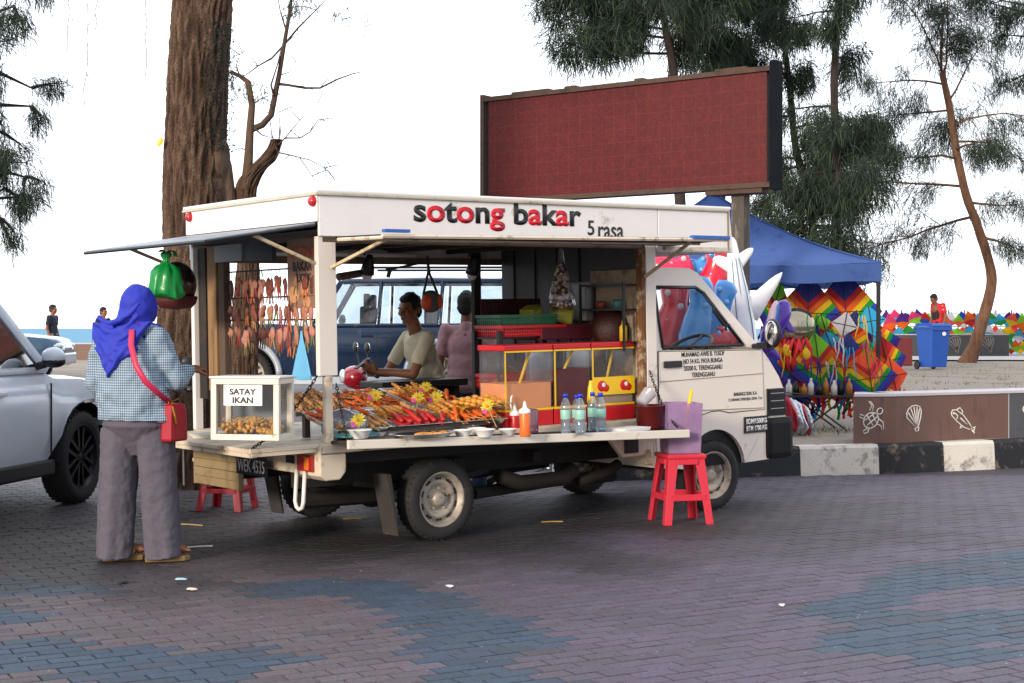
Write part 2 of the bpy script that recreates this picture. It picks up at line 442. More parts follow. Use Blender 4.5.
for i in range(-178, 178):
    for j in range(-74, 74):
        u = (j+(.5 if i % 2 else 0))*PL; v_ = i*PW
        x = u*ca-v_*sa+0; y = u*sa+v_*ca+9
        if not (3.6 < y < 15.0) or abs(x) > .48*y+2.4: continue
        if x > .3 and y > kerb_y(x)-.02: continue
        if 14.2 < y and x > .3: continue
        g = G*rnd.choice((.05,.1,.2,.3,.6,1.4)); hl, hw = (PL-g)/2, (PW-g)/2; z = rnd.uniform(-.0016, .0016)
        tx, ty = rnd.gauss(0, .006), rnd.gauss(0, .008); ch = .004
        o = len(pb.v)
        for (sx, sy) in ((-1,-1),(1,-1),(1,1),(-1,1)):
            for q, dz in ((0, -.012), (ch, 0)):
                a = sx*(hl-q); b_ = sy*(hw-q)
                pb.v.append(V((x+a*ca-b_*sa, y+a*sa+b_*ca, z+dz+a*tx+b_*ty)))
        pb.f.append([o+1, o+3, o+5, o+7]); pb.mi.append(0); pb.sm.append(False)
        for k in range(4):
            n_ = (k+1) % 4
            pb.f.append([o+2*k, o+2*n_, o+2*n_+1, o+2*k+1]); pb.mi.append(0); pb.sm.append(False)
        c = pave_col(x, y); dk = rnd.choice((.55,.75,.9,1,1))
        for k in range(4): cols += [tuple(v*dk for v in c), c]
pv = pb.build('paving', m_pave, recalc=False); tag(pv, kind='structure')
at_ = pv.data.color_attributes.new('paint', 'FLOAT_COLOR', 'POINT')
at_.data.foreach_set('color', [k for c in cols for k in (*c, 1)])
m_sheet = mat('dusty_asphalt_joint', (.045,.039,.047), .85, var=.4, scale=30, bump=.3)
m_lot = mat('old_paved_lot', (.10,.092,.10), .75, var=.25, scale=3, dirt=(.05,.045,.045), dirt_amt=.3, bump=.3, bscale=30)
g = MB()
def road_z(x, y):
    z = h_pave(x, y)-.011
    if x > .35 and y > kerb_y(x)-.25: z -= .06
    return z
def gridmesh(xs, ys, fz):
    m = MB(); nx = len(xs)
    m.v = [V((x, y, fz(x, y))) for y in ys for x in xs]
    m.f = [[j*nx+i, j*nx+i+1, (j+1)*nx+i+1, (j+1)*nx+i] for j in range(len(ys)-1) for i in range(nx-1)]
    m.mi = [0]*len(m.f); m.sm = [True]*len(m.f)
    return m
tag(gridmesh([-60,-20,-12,-8,-6,-4,-2,0,2,4,6,8,12,20,60], [-30,-5,0,3,6,9,12,14.6,15.0], lambda x, y: -.011).build('road', m_sheet), kind='structure')
tag(gridmesh([.42,3,6,10,20,60], [15,18,22,30,40], lambda x, y: -.0115).build('road', m_sheet), kind='structure')
tag(gridmesh([-60,-20,-12,-8,-6,-4,-2,-1,0,.42], [15.0+.4*i for i in range(30)]+[27], lambda x, y: h_pave(x, y)-.004).build('car_park', m_lot), kind='structure')
# --- sand
m_sand = mat('beach_sand', '#8f8478', .95, var=.18, scale=1.2, dirt='#5c5a45', dirt_amt=.35, dirt_scale=.9, bump=.25, bscale=9)
xs = [.40, .52, .9, 1.4, 1.9, 2.3, 2.74, 3.3, 3.77, 4.6, 5.1, 5.6, 6.3, 7, 9, 12, 16, 22, 40]
sm_ = MB(); NV = 40; nx = len(xs)
for j in range(NV+1):
    for x in xs:
        y0 = kerb_y(x)+.06; y = y0+(80-y0)*(j/NV)**1.6
        sm_.v.append(V((x, y, h_sand(x, y)+(.025*fbm(x, y, .8) if j else -.02))))
for j in range(NV):
    for i in range(nx-1): sm_.f.append([j*nx+i, j*nx+i+1, (j+1)*nx+i+1, (j+1)*nx+i]); sm_.mi.append(0); sm_.sm.append(True)
tag(sm_.build('sand', m_sand), kind='structure')
tag(gridmesh([-70,-30,-15,-8,-4,0,.42], [26.8,30,35,40,46,52,57,60,64,70,80], lambda x, y: h_sand(x, y)-.0).build('beach', m_sand), kind='structure')
m_path = mat('pale_concrete_path', '#a9a5a2', .8, var=.08, dirt='#77726c', dirt_amt=.2)
tag(gridmesh([2,6,10,14,20,40], [44.5,47,50.5], lambda x, y: h_sand(x, y)+.05).build('path', m_path), kind='structure')
# --- dry grass tufts on the sand
m_grass = mat('dry_grass', '#8a8a66', .9, var=.35, scale=2)
gb = MB()
for k in range(2600):
    y = 15.5+26*rnd.random()**1.3; x = rnd.uniform(.6, .38*y+1)
    if y < kerb_y(x)+1.3 or fbm(x, y, .45) < .05: continue
    z = h_sand(x, y)
    for q in range(3):
        a = rnd.uniform(0, 6.3); l = rnd.uniform(.04, .11); xx = x+rnd.gauss(0, .08); yy = y+rnd.gauss(0, .08); dx, dy = math.cos(a), math.sin(a)
        gb.add([(xx-dy*.008, yy+dx*.008, z), (xx+dy*.008, yy-dx*.008, z), (xx+dx*l*.8, yy+dy*l*.8, z+l*.7)], [(0,1,2)])
tag(gb.build('grass', m_grass, recalc=False), 'dry short grass scattered on the grey sand', 'grass', kind='stuff')
# --- sea
m_sea = mat('sea_water', '#6797b2', .8, var=.15, scale=.05, stretch=(.15,1,1), spec=.08)
tag(MB().add([(-4000,62,-.55),(4000,62,-.55),(4000,6000,-.55),(-4000,6000,-.55)], [(0,1,2,3)]).build('sea', m_sea), kind='structure')
# --- kerb, painted in black and white lengths
m_kw = mat('worn_white_kerb_paint', '#cfcac0', .8, var=.08, dirt='#3b342c', dirt_amt=.30, dirt_scale=6, bump=.3)
m_kb = mat('worn_black_kerb_paint', '#15171d', .7, var=.3, dirt='#8a7a66', dirt_amt=.22, dirt_scale=6, bump=.3)
def kerb_pt(s):
    pts = KERB[::-1]; return None
def resample(pts, step):
    out = [V(pts[0])]; acc = 0
    for a, b in zip(pts, pts[1:]):
        a = V(a); b = V(b); l = (b-a).length; n = max(1, round(l/step))
        out += [a+(b-a)*(i+1)/n for i in range(n)]
    return out
kb = MB(); kp = resample(KERB[:-1], .12)
s_ = 0
def is_white(x, y):
    # lengths as painted near the corner, then alternating
    if y > 14.15 and x < .5: return int(y/.8) % 2
    for a, b, c in ((.3,1.6,0),(1.6,2.0,1),(2.0,2.72,0),(2.72,3.52,1),(3.52,4.26,0),(4.30,4.82,1),(4.82,5.6,0),(5.6,6.3,1)):
        if a <= x < b: return c
    return int(x/.75) % 2
for a, b in zip(kp, kp[1:]):
    d = (b-a).normalized(); n = V((d.y, -d.x))
    if n.y > 0 and abs(d.x) > .3: n = -n
    if abs(d.x) <= .3: n = V((-1, 0)) if n.x > 0 else n
    mid = (a+b)/2; kb.cur = 0 if is_white(mid.x, mid.y) else 1
    def prof(p):
        o = V(n); zt = h_sand(p.x, p.y)+.005
        return [V((p.x+n.x*.02, p.y+n.y*.02, -.03)), V((p.x, p.y, zt-.03)), V((p.x-n.x*.02, p.y-n.y*.02, zt)), V((p.x-n.x*.16, p.y-n.y*.16, zt)), V((p.x-n.x*.16, p.y-n.y*.16, -.03))]
    kb.rings([prof(a), prof(b)])
tag(kb.build('kerb', [m_kw, m_kb]), kind='structure')
# ---------------------------------------------------------------- wheels
def wheel(parent, loc, r=.272, wd=.17, rz=0, rimmat=None, rr=.66, style='steel', rimname='rim'):
    """wheel with its face towards local -Y"""
    M = TR(loc, rz)
    t = MB(); t.smooth = True; h = wd/2; ri = r*rr
    t.lathe([(ri*.97,-h*.82),(ri*1.06,-h*.98),(r*.86,-h),(r*.955,-h*.86),(r*.992,-h*.55),(r,-h*.2),(r,h*.2),(r*.992,h*.55),(r*.955,h*.86),(r*.86,h),(ri*1.06,h*.95),(ri*.97,h*.8)], 44, axis='y')
    for k in range(40):   # tread blocks on the shoulders
        a = 2*PI*k/40
        for sy in (-1, 1):
            t.smooth = False
            t.cbox((0, sy*h*.62, r*.9835), (r*.055, h*.36, r*.022), Matrix.Rotation(a, 4, 'Y'))
    o = t.build('wheel', m_rubber, parent, M=M)
    m = MB(); m.smooth = True; f = -h*.85; rimmat = rimmat or m_wheelrim
    if style == 'steel':
        m.lathe([(0,f*.80),(ri*.16,f*.82),(ri*.24,f*.74),(ri*.27,f*.45),(ri*.40,f*.30),(ri*.52,f*.36),(ri*.60,f*.62),(ri*.70,f*.60),(ri*.80,f*.30),(ri*.84,f*.30),(ri*.90,f*.85),(ri*.97,f*1.05),(ri*1.02,f*1.08),(ri*1.0,f*.8),(ri*.9,h*.8)], 36, axis='y')
        m.cur = 1; m.smooth = False
        for k in range(10):
            a = 2*PI*k/10
            m.cbox((0, f*.47, ri*.745), (ri*.22, abs(f)*.16, ri*.10), Matrix.Rotation(a, 4, 'Y'))
        m.cur = 0
        for k in range(5):
            a = 2*PI*k/5
            m.ell((ri*.40*math.sin(a), f*.42, ri*.40*math.cos(a)), (ri*.055, abs(f)*.22, ri*.055), n=8, m=6)
    else:
        m.lathe([(ri*.86,f*.55),(ri*.90,f*.85),(ri*.97,f*1.02),(ri*1.02,f*1.05),(ri*1.0,f*.6),(ri*.9,h*.8)], 36, axis='y')
        m.lathe([(0,f*.2),(ri*.9,f*.12)], 24, axis='y')
        m.lathe([(0,f*.85),(ri*.12,f*.85),(ri*.2,f*.7),(ri*.2,f*.1)], 16, axis='y')
        m.smooth = False
        for k in range(6):
            a = 2*PI*k/6
            for s in (-1, 1):
                m.prism([(s*ri*.04, ri*.1),(s*ri*.14, ri*.1),(s*ri*.24, ri*.92),(s*ri*.13, ri*.92)], f*.85, f*.5, 'xz', Matrix.Rotation(a, 4, 'Y'))
    m.build(rimname, [rimmat, m_black], o)
    return o

# ---------------------------------------------------------------- the food truck; local X forward, Y to its far side
xd = V((.784, .620)).normalized(); pt = R(1.1)
tX = V((xd.x*math.cos(pt), xd.y*math.cos(pt), math.sin(pt))); tY = V((-xd.y, xd.x, 0)); tZ = tX.cross(tY)
T = Matrix(((tX.x,tY.x,tZ.x,-.44),(tX.y,tY.y,tZ.y,9.81),(tX.z,tY.z,tZ.z,0),(0,0,0,1)))
truck = thing('food_truck', 'cream food truck with folded open sides and red and black lettering', 'food truck', T)
def part(name, mb, m, parent=None, bevel=.004, **k): return mb.build(name, m, parent or truck, bevel=bevel, **k)
RX = (PI/2)   # text lying in the XZ plane, read from -Y
def txt_xz(x, y, z): return TR((x, y, z), rx=PI/2)
def fit_text(name, txt, width, height, M, m, parent, idx=None, bold=.0, thick=.0015):
    cu = bpy.data.curves.new(name, 'FONT'); cu.body = txt; cu.size = 1; cu.align_x = 'CENTER'; cu.align_y = 'CENTER'; cu.extrude = 0; cu.offset = bold; cu.resolution_u = 4; cu.space_line = .95
    ms = m if isinstance(m, (list, tuple)) else [m]
    for q in ms: cu.materials.append(q)
    if idx:
        for i, c in enumerate(idx): cu.body_format[i].material_index = c
    o = bpy.data.objects.new(name, cu); COL.objects.link(o); bpy.context.view_layer.update()
    me = bpy.data.meshes.new_from_object(o.evaluated_get(bpy.context.evaluated_depsgraph_get()))
    COL.objects.unlink(o); bpy.data.objects.remove(o); bpy.data.curves.remove(cu)
    xs = [v.co.x for v in me.vertices]; ys = [v.co.y for v in me.vertices]
    cx = (min(xs)+max(xs))/2; cy = (min(ys)+max(ys))/2; sx = width/(max(xs)-min(xs)); sy = height/(max(ys)-min(ys)) if height else sx
    for v in me.vertices: v.co = ((v.co.x-cx)*sx, (v.co.y-cy)*sy, 0)
    me.name = name
    n = bpy.data.objects.new(name, me); COL.objects.link(n); n.matrix_basis = M
    if parent is not None: n.parent = parent
    s = n.modifiers.new('thickness', 'SOLIDIFY'); s.thickness = thick; s.offset = 1
    return n

# chassis and bed
c = MB(); c.box((-.85,.42,.38),(2.2,.52,.52)); c.box((-.85,1.2,.38),(2.2,1.3,.52))
for x in (-.7, .3, 1.0, 1.7): c.box((x,.3,.42),(x+.08,1.45,.50))
c.tube([(-.0,.12,.27),(-.0,1.62,.27)], .05, 10); c.ell((0,.87,.27), (.13,.13,.13)); c.tube([(0,.87,.27),(1.6,.87,.33)], .035, 8)
c.box((.45,.95,.26),(1.1,1.5,.47)); c.tube([(.5,.35,.24),(1.3,.4,.26),(1.9,.45,.24)], .045, 8); c.tube([(-.75,.62,.28),(.3,.62,.25)], .06, 10)
c.box((-.85,.12,.55),(1.9,.3,.62)); c.box((2.1,.2,.28),(3.2,1.5,.5))
for y in (.24, 1.48):
    for k in range(3): c.tube([(-.55,y,.42-.01*k),(0,y,.33-.012*k),(.55,y,.42-.01*k)], .012, 6)
part('chassis', c, m_chassis)
c = MB(); c.tube([(.62,.2,.36),(.8,.2,.30),(1.2,.2,.30),(1.3,.2,.36)], .055, 10); c.tube([(1.35,.22,.27),(1.6,.22,.30),(1.75,.22,.36)], .04, 10)
part('exhaust', c, mat('rusty_pipe', '#1d1712', .8, var=.5, scale=12), smooth=True, bevel=0)
b = MB(); b.box((-.925,.0,.635),(1.86,1.75,.70)); b.box((-.925,-.012,.64),(1.86,-.001,.695))
part('bed', b, m_creamrust)
# rear skirt and bumper corner
b = MB(); b.prism([(-.945,.69),(-.945,.50),(-.90,.47),(-.80,.47),(-.755,.52),(-.755,.632),(-.925,.632),(-.925,.69)], -.01, .30)
b.box((-.945,.302,.50),(-.926,1.72,.632)); b.box((-.945,1.43,.47),(-.80,1.74,.50))
part('rear_skirt', b, m_creamrust, bevel=.008)
for y, nm in ((.055, 1), (1.50, 0)):
    l = MB(); l.rbox((-.975,y,.525),(-.946,y+.17,.628), .006)
    t = part('tail_light', l, mat('red_lens', '#a3181a', .25, coat=.5), bevel=0)
    MB().rbox((-.979,y+.02,.535),(-.9755,y+.075,.618), .002).build('indicator_lens', mat('amber_lens', '#d9701c', .25, coat=.5), t)
l = MB(); l.box((-.955,.30,.56),(-.946,.40,.61)); part('reflector', l, m_black)
h = MB(); h.tube([(-.96,.25,.53),(-.975,.25,.33),(-.975,.235,.295),(-.975,.20,.28),(-.975,.165,.295),(-.975,.15,.33),(-.96,.15,.53)], .013, 8)
part('step_hook', h, m_white, smooth=True, bevel=0)
p = MB(); p.rbox((-1.012,.545,.455),(-1.0,.955,.580), .003)
pl_ = part('number_plate', p, m_black, bevel=0)
b = MB(); b.box((-1.0,.60,.56),(-.945,.63,.575)); b.box((-1.0,.87,.56),(-.945,.90,.575)); b.build('plate_bracket', m_steel, pl_)
fit_text('plate_lettering', 'WEK 4535', .36, .085, TR((-1.0135,.75,.517), rx=PI/2, rz=-PI/2), m_textwhite, pl_, bold=.012)
b = MB()
for k in range(5):
    z = .335+.06*k; b.box((-.985-.006*(k % 2),.98,z),(-.960,1.62,z+.058))
b.box((-.99,.97,.33),(-.95,.985,.64)); b.box((-.99,1.615,.33),(-.95,1.63,.66))
part('rear_step_panel', b, m_tan)
# tailgate lowered as a shelf
b = MB(); b.rbox((-1.41,.02,.672),(-.93,1.62,.70), .006); b.box((-1.40,.03,.645),(-1.36,1.6,.671)); b.box((-1.4,.02,.65),(-.95,.05,.671))
part('tailgate', b, m_creamrust, bevel=0)
b = MB(); b.tube([(-1.37,1.0,.645),(-1.37,1.0,.40)], .008, 6); part('tailgate_stay', b, m_steel, bevel=0)
# side board lowered as a counter
def counter_z(x): return .728-.088*(x+.9)/2.75
b = MB()
A = [(-.86,-.005,counter_z(-.86)-.01),(1.85,-.005,counter_z(1.85)-.005),(1.80,-.45,counter_z(1.8)),(-.87,-.20,counter_z(-.87))]
def slab(q, t): return b.add([V(p)-V((0,0,t)) for p in q]+[V(p) for p in q], [(3,2,1,0),(4,5,6,7),(0,1,5,4),(1,2,6,5),(2,3,7,6),(3,0,4,7)])
slab(A, .022)
ctr = part('side_counter', b, m_darkrust, bevel=0)
m_lip = mat('chipped_white_lip', '#d8d1c2', .5, var=.06, dirt='#6a5236', dirt_amt=.16, dirt_scale=6)
b = MB()
a0 = V(A[3]); a1 = V(A[2]); n = V((a1.y-a0.y, -(a1.x-a0.x), 0)).normalized()
b.add([a0+V((0,0,-.05)), a1+V((0,0,-.05)), a1+n*.028+V((0,0,-.05)), a0+n*.028+V((0,0,-.05)), a0+V((0,0,.006)), a1+V((0,0,.006)), a1+n*.028+V((0,0,.006)), a0+n*.028+V((0,0,.006))], [(3,2,1,0),(4,5,6,7),(0,1,5,4),(1,2,6,5),(2,3,7,6),(3,0,4,7)])
b.build('counter_lip', m_lip, ctr, bevel=.005)
# under-counter bracket beside the cab
b = MB(); b.prism([(1.44,.625),(1.62,.43),(1.86,.43),(1.86,.625)], .03, .07); b.box((1.86,.03,.36),(1.94,.12,.66))
part('bracket', b, m_creamrust)
b = MB(); b.box((1.63,.02,.455),(1.77,.029,.60)); part('bracket_opening', b, m_black)
b = MB(); b.tube([(1.88,.02,.47),(1.88,.0,.40),(1.90,-.0,.36),(1.95,.01,.345)], .016, 8); part('tie_hook', b, m_creamrust, smooth=True, bevel=0)
# mud flaps
for y, s in ((.02, 1), (1.50, 1)):
    b = MB(); b.prism([(-.44,.47),(-.40,.47),(-.345,.07),(-.36,.065)], y+.0, y+.17); part('mud_flap', b, mat('dusty_rubber_flap', '#35322f', .9, var=.4, scale=6, dirt='#6a6259', dirt_amt=.25))
# corner posts
b = MB(); b.box((-.93,.0,1.12),(-.80,.045,1.985)); part('corner_post', b, m_cream)
b = MB(); b.box((-.885,.005,.70),(-.835,.05,1.119)); part('corner_post', b, m_creamrust)
b = MB(); b.box((-.93,1.70,.70),(-.87,1.745,1.985)); part('corner_post', b, m_white)
b = MB(); b.box((1.80,.0,.70),(1.84,.06,1.985)); part('front_post', b, m_rust)
b = MB(); b.box((1.845,-.002,.93),(1.945,.06,1.985)); b.box((1.86,.0,.66),(1.935,.05,.929)); part('front_post', b, m_cream)
b = MB(); b.box((1.55,1.70,.70),(1.62,1.745,1.985)); part('corner_post', b, m_darkrust)
b = MB(); b.box((-.90,1.42,.98),(-.86,1.55,1.98)); part('rear_board', b, m_wood)
b = MB(); b.box((-.90,1.30,.72),(-.85,1.385,1.98)); part('rear_board', b, mat('rough_bark_board', '#57473a', .9, var=.45, scale=8, stretch=(8,8,1), bump=.3))
b = MB(); b.box((-.90,1.58,.92),(-.87,1.69,1.98)); part('rear_board', b, m_darkrust)
# roof
b = MB(); b.box((-.955,-.035,2.252),(2.72,1.80,2.276)); part('roof', b, m_white, bevel=.008)
b = MB(); b.box((-.957,-.038,2.236),(2.70,-.024,2.254)); b.box((-.962,-.035,2.236),(-.948,1.8,2.2515)); part('roof_gutter', b, mat('weathered_trim', '#b9b3a0', .6, var=.2, dirt='#7b6a44', dirt_amt=.3))
b = MB(); b.box((-.93,-.022,1.985),(1.95,.0,2.25)); fascia = part('side_fascia', b, m_white)
b = MB(); b.box((-.945,-.02,2.075),(-.931,1.775,2.25)); part('rear_fascia', b, m_white)
b = MB(); b.box((-.92,1.75,1.90),(1.95,1.775,2.25)); part('far_fascia', b, m_cream)
b = MB(); b.prism([(1.955,1.925),(2.755,1.925),(2.715,2.251),(1.955,2.251)], -.022, 1.775); part('roof_box', b, m_white, bevel=.008)
b = MB(); b.box((2.0,-.026,1.935),(2.72,-.0225,1.965)); part('rusty_edge', b, mat('rust_streaked_white', '#cfc3ae', .6, dirt='#7a4a1c', dirt_amt=.55, dirt_scale=9), bevel=0)
b = MB(); b.box((2.685,-.027,1.94),(2.70,-.0225,2.24)); part('seam_strip', b, m_tan, bevel=0)
b = MB(); b.box((-.91,.005,2.0),(1.95,1.745,2.03)); part('ceiling', b, m_headliner)
b = MB()
for x in (-.5, .1, .7, 1.3): b.box((x,.01,1.965),(x+.035,1.74,1.999))
part('ceiling_rail', b, m_darkrust)
b = MB(); b.smooth = True; b.tube([(-.45,1.66,1.955),(.95,1.66,1.955)], .016, 10); b.smooth = False; b.box((-.45,1.68,1.935),(.95,1.70,1.985)); part('tube_lamp', b, m_whiteplastic, bevel=0)
b = MB(); b.box((-.90,.0,1.945),(1.84,.04,1.984)); b.box((-.90,1.70,1.88),(1.84,1.745,1.93)); part('header_rail', b, mat('browned_rail', '#6e5f4c', .7, var=.3, dirt='#2b2118', dirt_amt=.4))
for y in (.015, 1.70):
    l = MB(); l.smooth = True; l.lathe([(0,-.035),(.02,-.033),(.032,-.02),(.034,0)], 14, axis='x', M=TR((-.945, y, 2.20)))
    part('marker_lamp', l, mat('red_marker_lens', '#b01b25', .25, coat=.4), bevel=0)
b = MB(); b.box((-.90,.62,1.86),(-.87,1.02,1.985)); part('header_panel', b, mat('dark_banner', '#1d2430', .6))
b = MB(); b.box((-.91,1.03,1.87),(-.88,1.42,1.985)); part('header_panel', b, m_grey)
# bulkhead behind the cab
b = MB(); b.box((1.862,.065,.70),(1.90,1.74,2.0)); part('bulkhead', b, m_darkpanel)
b = MB(); b.box((1.845,.065,.72),(1.861,.62,1.80)); part('stained_panel', b, mat('stained_cream_panel', '#a39883', .7, var=.2, dirt='#59371b', dirt_amt=.5, dirt_scale=5))
b = MB()
for k in range(4): b.box((1.848,.75+.27*k,1.1),(1.8615,.762+.27*k,2.0))
part('bulkhead_rib', b, m_darkrust)
# raised side panel and its struts
b = MB()
q = [(-.80,-.03,1.985),(2.10,-.03,1.985),(2.14,-.53,2.005),(-.80,-.53,1.975)]
slab(q, .018); awn = part('raised_side_panel', b, m_darkrust, bevel=.003)
b = MB(); b.tube([(-.81,-.535,1.962),(2.15,-.535,1.99)], .014, 6); b.tube([(-.80,-.03,1.965),(-.80,-.53,1.955)], .012, 6); b.tube([(-.8,-.3,1.955),(2.1,-.3,1.97)], .010, 6); b.build('panel_rail', m_creamrust, awn)
b = MB(); b.box((1.78,-.558,1.992),(2.15,-.52,2.016)); b.box((-.80,-.558,1.985),(-.62,-.52,2.004)); b.build('blue_tape', mat('blue_tape', '#2a5fae', .5), awn)
b = MB(); q = [(-.95,-.01,2.07),(-.95,1.77,2.07),(-1.69,1.77,1.955),(-1.69,-.01,1.955)]
slab(q, .02); awr = part('raised_rear_panel', b, mat('grey_awning_metal', '#8b9299', .45, .4, var=.2, dirt='#3a3733', dirt_amt=.25), bevel=.003)
b = MB(); b.tube([(-1.69,-.01,1.94),(-1.69,1.78,1.94)], .012, 6); b.tube([(-.95,-.005,2.052),(-1.69,-.005,1.94)], .010, 6); b.tube([(-.95,1.77,2.05),(-1.69,1.77,1.94)], .010, 6); b.build('panel_rail', m_black, awr)
m_strut = mat('peeling_strut', '#bfae8c', .7, var=.2, dirt='#4a3522', dirt_amt=.35, dirt_scale=12)
for a_, e_ in (((-.84,-.005,1.79),(-.72,-.50,1.962)), ((1.83,-.005,1.74),(1.86,-.45,1.975)), ((-.94,.03,1.82),(-1.36,.03,1.985)), ((-.94,1.72,1.80),(-1.40,1.72,1.975))):
    d = V(e_)-V(a_); M = Matrix.Translation(V(a_)) @ d.to_track_quat('X', 'Z').to_matrix().to_4x4()
    part('prop_strut', MB().rbox((0,-.012,-.010),(d.length,.012,.010), .003, M), m_strut, bevel=0)
b = MB(); q = [(-.8,1.78,1.985),(1.8,1.78,1.985),(1.8,2.2,2.03),(-.8,2.2,2.03)]; slab(q, .018); part('raised_far_panel', b, m_darkrust)
# fascia lettering
L1 = 'sotong bakar'; red = [0,1,0,1,0,1,0,0,1,0,1,0]
fit_text('shop_lettering', L1, 1.43, .205, txt_xz(.49,-.0235,2.145), [m_textblack, m_textred], fascia, red, bold=.028)
fit_text('shop_lettering', '5', .062, .105, txt_xz(1.295,-.0235,2.085), m_textblack, fascia, bold=.012)
fit_text('shop_lettering', 'rasa', .245, .085, txt_xz(1.485,-.0235,2.055), m_textblack, fascia, bold=.012)
# chains
def links(pts_fn, n, r=.011, th=.0032, mb=None):
    mb = mb or MB(); mb.smooth = True
    for k in range(n):
        a = pts_fn(k/n); e = pts_fn((k+1)/n); d = (e-a); L_ = d.length*1.35; d.normalize()
        s = d.orthogonal().normalized()
        if k % 2: s = d.cross(s)
        c = (a+e)/2; ring = [c+d*(L_/2-r)*(1 if math.cos(t) >= 0 else -1)+d*r*math.cos(t)+s*r*.75*math.sin(t) for t in [2*PI*i/10 for i in range(11)]]
        mb.tube(ring, th, 5, cap=False)
    return mb
def sag(a, b_, s): 
    a = V(a); b_ = V(b_); return lambda t: a+(b_-a)*t-V((0,0,4*s*t*(1-t)))
m_chain = mat('rusty_chain', '#3a2f28', .55, .6, var=.4, scale=40)
part('chain', links(sag((-.82,-.01,1.07),(-.86,-.20,.72),.02), 22), m_chain, bevel=0)
part('chain', links(sag((-.94,.02,1.12),(-1.39,.04,.70),.05), 30), m_chain, bevel=0)
part('chain', links(sag((1.86,-.01,1.05),(1.74,-.42,.66),.06), 30), m_chain, bevel=0)
# ---- cab
cab = None; m_cabglass = glassy('cab_glass', (.93,.95,.95), .0)
W0, W1 = .02, 1.68
def inset(p):   # tumblehome above the belt
    z = p[2]; k = max(0, z-1.17)*.10
    y = p[1]; mid = (W0+W1)/2
    return V((p[0], y+(k if y < mid else -k), z))
def arch(cx, cz, r, a0, a1, n=12): return [(cx+r*math.cos(a0+(a1-a0)*i/n), cz+r*math.sin(a0+(a1-a0)*i/n)) for i in range(n+1)]
low = [(1.95,1.195),(3.10,1.175),(3.185,1.09),(3.30,.95),(3.355,.842),(3.37,.64),(3.375,.31),(2.895,.298)]+arch(2.575,.25,.325,R(8),R(172),14)+[(2.2,.30),(1.95,.33)]
up = [(1.95,1.68),(2.43,1.675),(2.52,1.63),(2.92,1.215),(2.93,1.196),(3.10,1.176),(2.46,1.775),(2.40,1.80),(1.95,1.81)]
b = MB()
for y0, y1 in ((W0, W0+.035), (W1-.035, W1)):
    b.prism(low, y0, y1); b.prism(up, y0, y1); b.prism([(1.95,1.196),(2.02,1.196),(1.985,1.679),(1.95,1.679)], y0, y1)
def strip(prof):   # across the width with rounded ends
    rows = []
    for t, back in ((W0,.055),(W0+.012,.025),(W0+.045,.004),(.4,-.012),(.85,-.02),(1.3,-.012),(W1-.045,.004),(W1-.012,.025),(W1,.055)):
        rows.append([(x-back*1.0, t, z) for x, z in prof])
    n = len(prof); o = len(b.v); b.smooth = True
    b.add([p for r_ in rows for p in r_], [(i*n+j, (i+1)*n+j, (i+1)*n+j+1, i*n+j+1) for i in range(len(rows)-1) for j in range(n-1)]); b.smooth = False
strip([(3.12,1.19),(3.20,1.10),(3.31,.96),(3.375,.842),(3.39,.64),(3.395,.31)])
b.box((1.95,W0+.035,1.785),(2.42,W1-.035,1.812)); b.box((1.93,W0,.33),(1.949,W1,1.80))
b.v = [inset(p) for p in b.v]
cabo = part('cab_body', b, m_cream, bevel=.012)
b = MB(); b.box((2.0,.1,.45),(3.2,1.6,.5)); b.box((2.80,.06,.85),(3.12,1.64,1.13)); b.box((2.02,.1,.5),(2.5,1.6,.72)); b.box((1.952,.057,.5),(1.96,1.643,1.3)); part('cab_interior', b, m_black)
for y in (.15, 1.0):
    b = MB(); b.rbox((2.03,y,.72),(2.15,y+.5,1.22), .03); part('seat', b, mat('grey_seat', '#3a3d44', .8))
b = MB(); b.smooth = True
st = [V((2.70,.42,1.20))+Matrix.Rotation(R(-28), 4, 'Y') @ V((.19*math.cos(t), .19*math.sin(t), 0)) for t in [2*PI*i/24 for i in range(25)]]
b.tube(st, .014, 8, cap=False); b.tube([(2.70,.42,1.20),(2.9,.42,1.0)], .02, 6); b.tube([st[0], st[12]], .012, 6)
part('steering_wheel', b, m_black, bevel=0)
b = MB(); b.add([inset(p) for p in [(3.10,W0+.04,1.19),(3.12,.85,1.19),(3.10,W1-.04,1.19),(2.46,W1-.04,1.79),(2.47,.85,1.79),(2.46,W0+.04,1.79)]], [(0,1,4,5),(1,2,3,4)]); part('windscreen', b, m_cabglass, bevel=0)
win = [(2.025,1.215),(1.99,1.665),(2.42,1.66),(2.50,1.62),(2.89,1.215)]
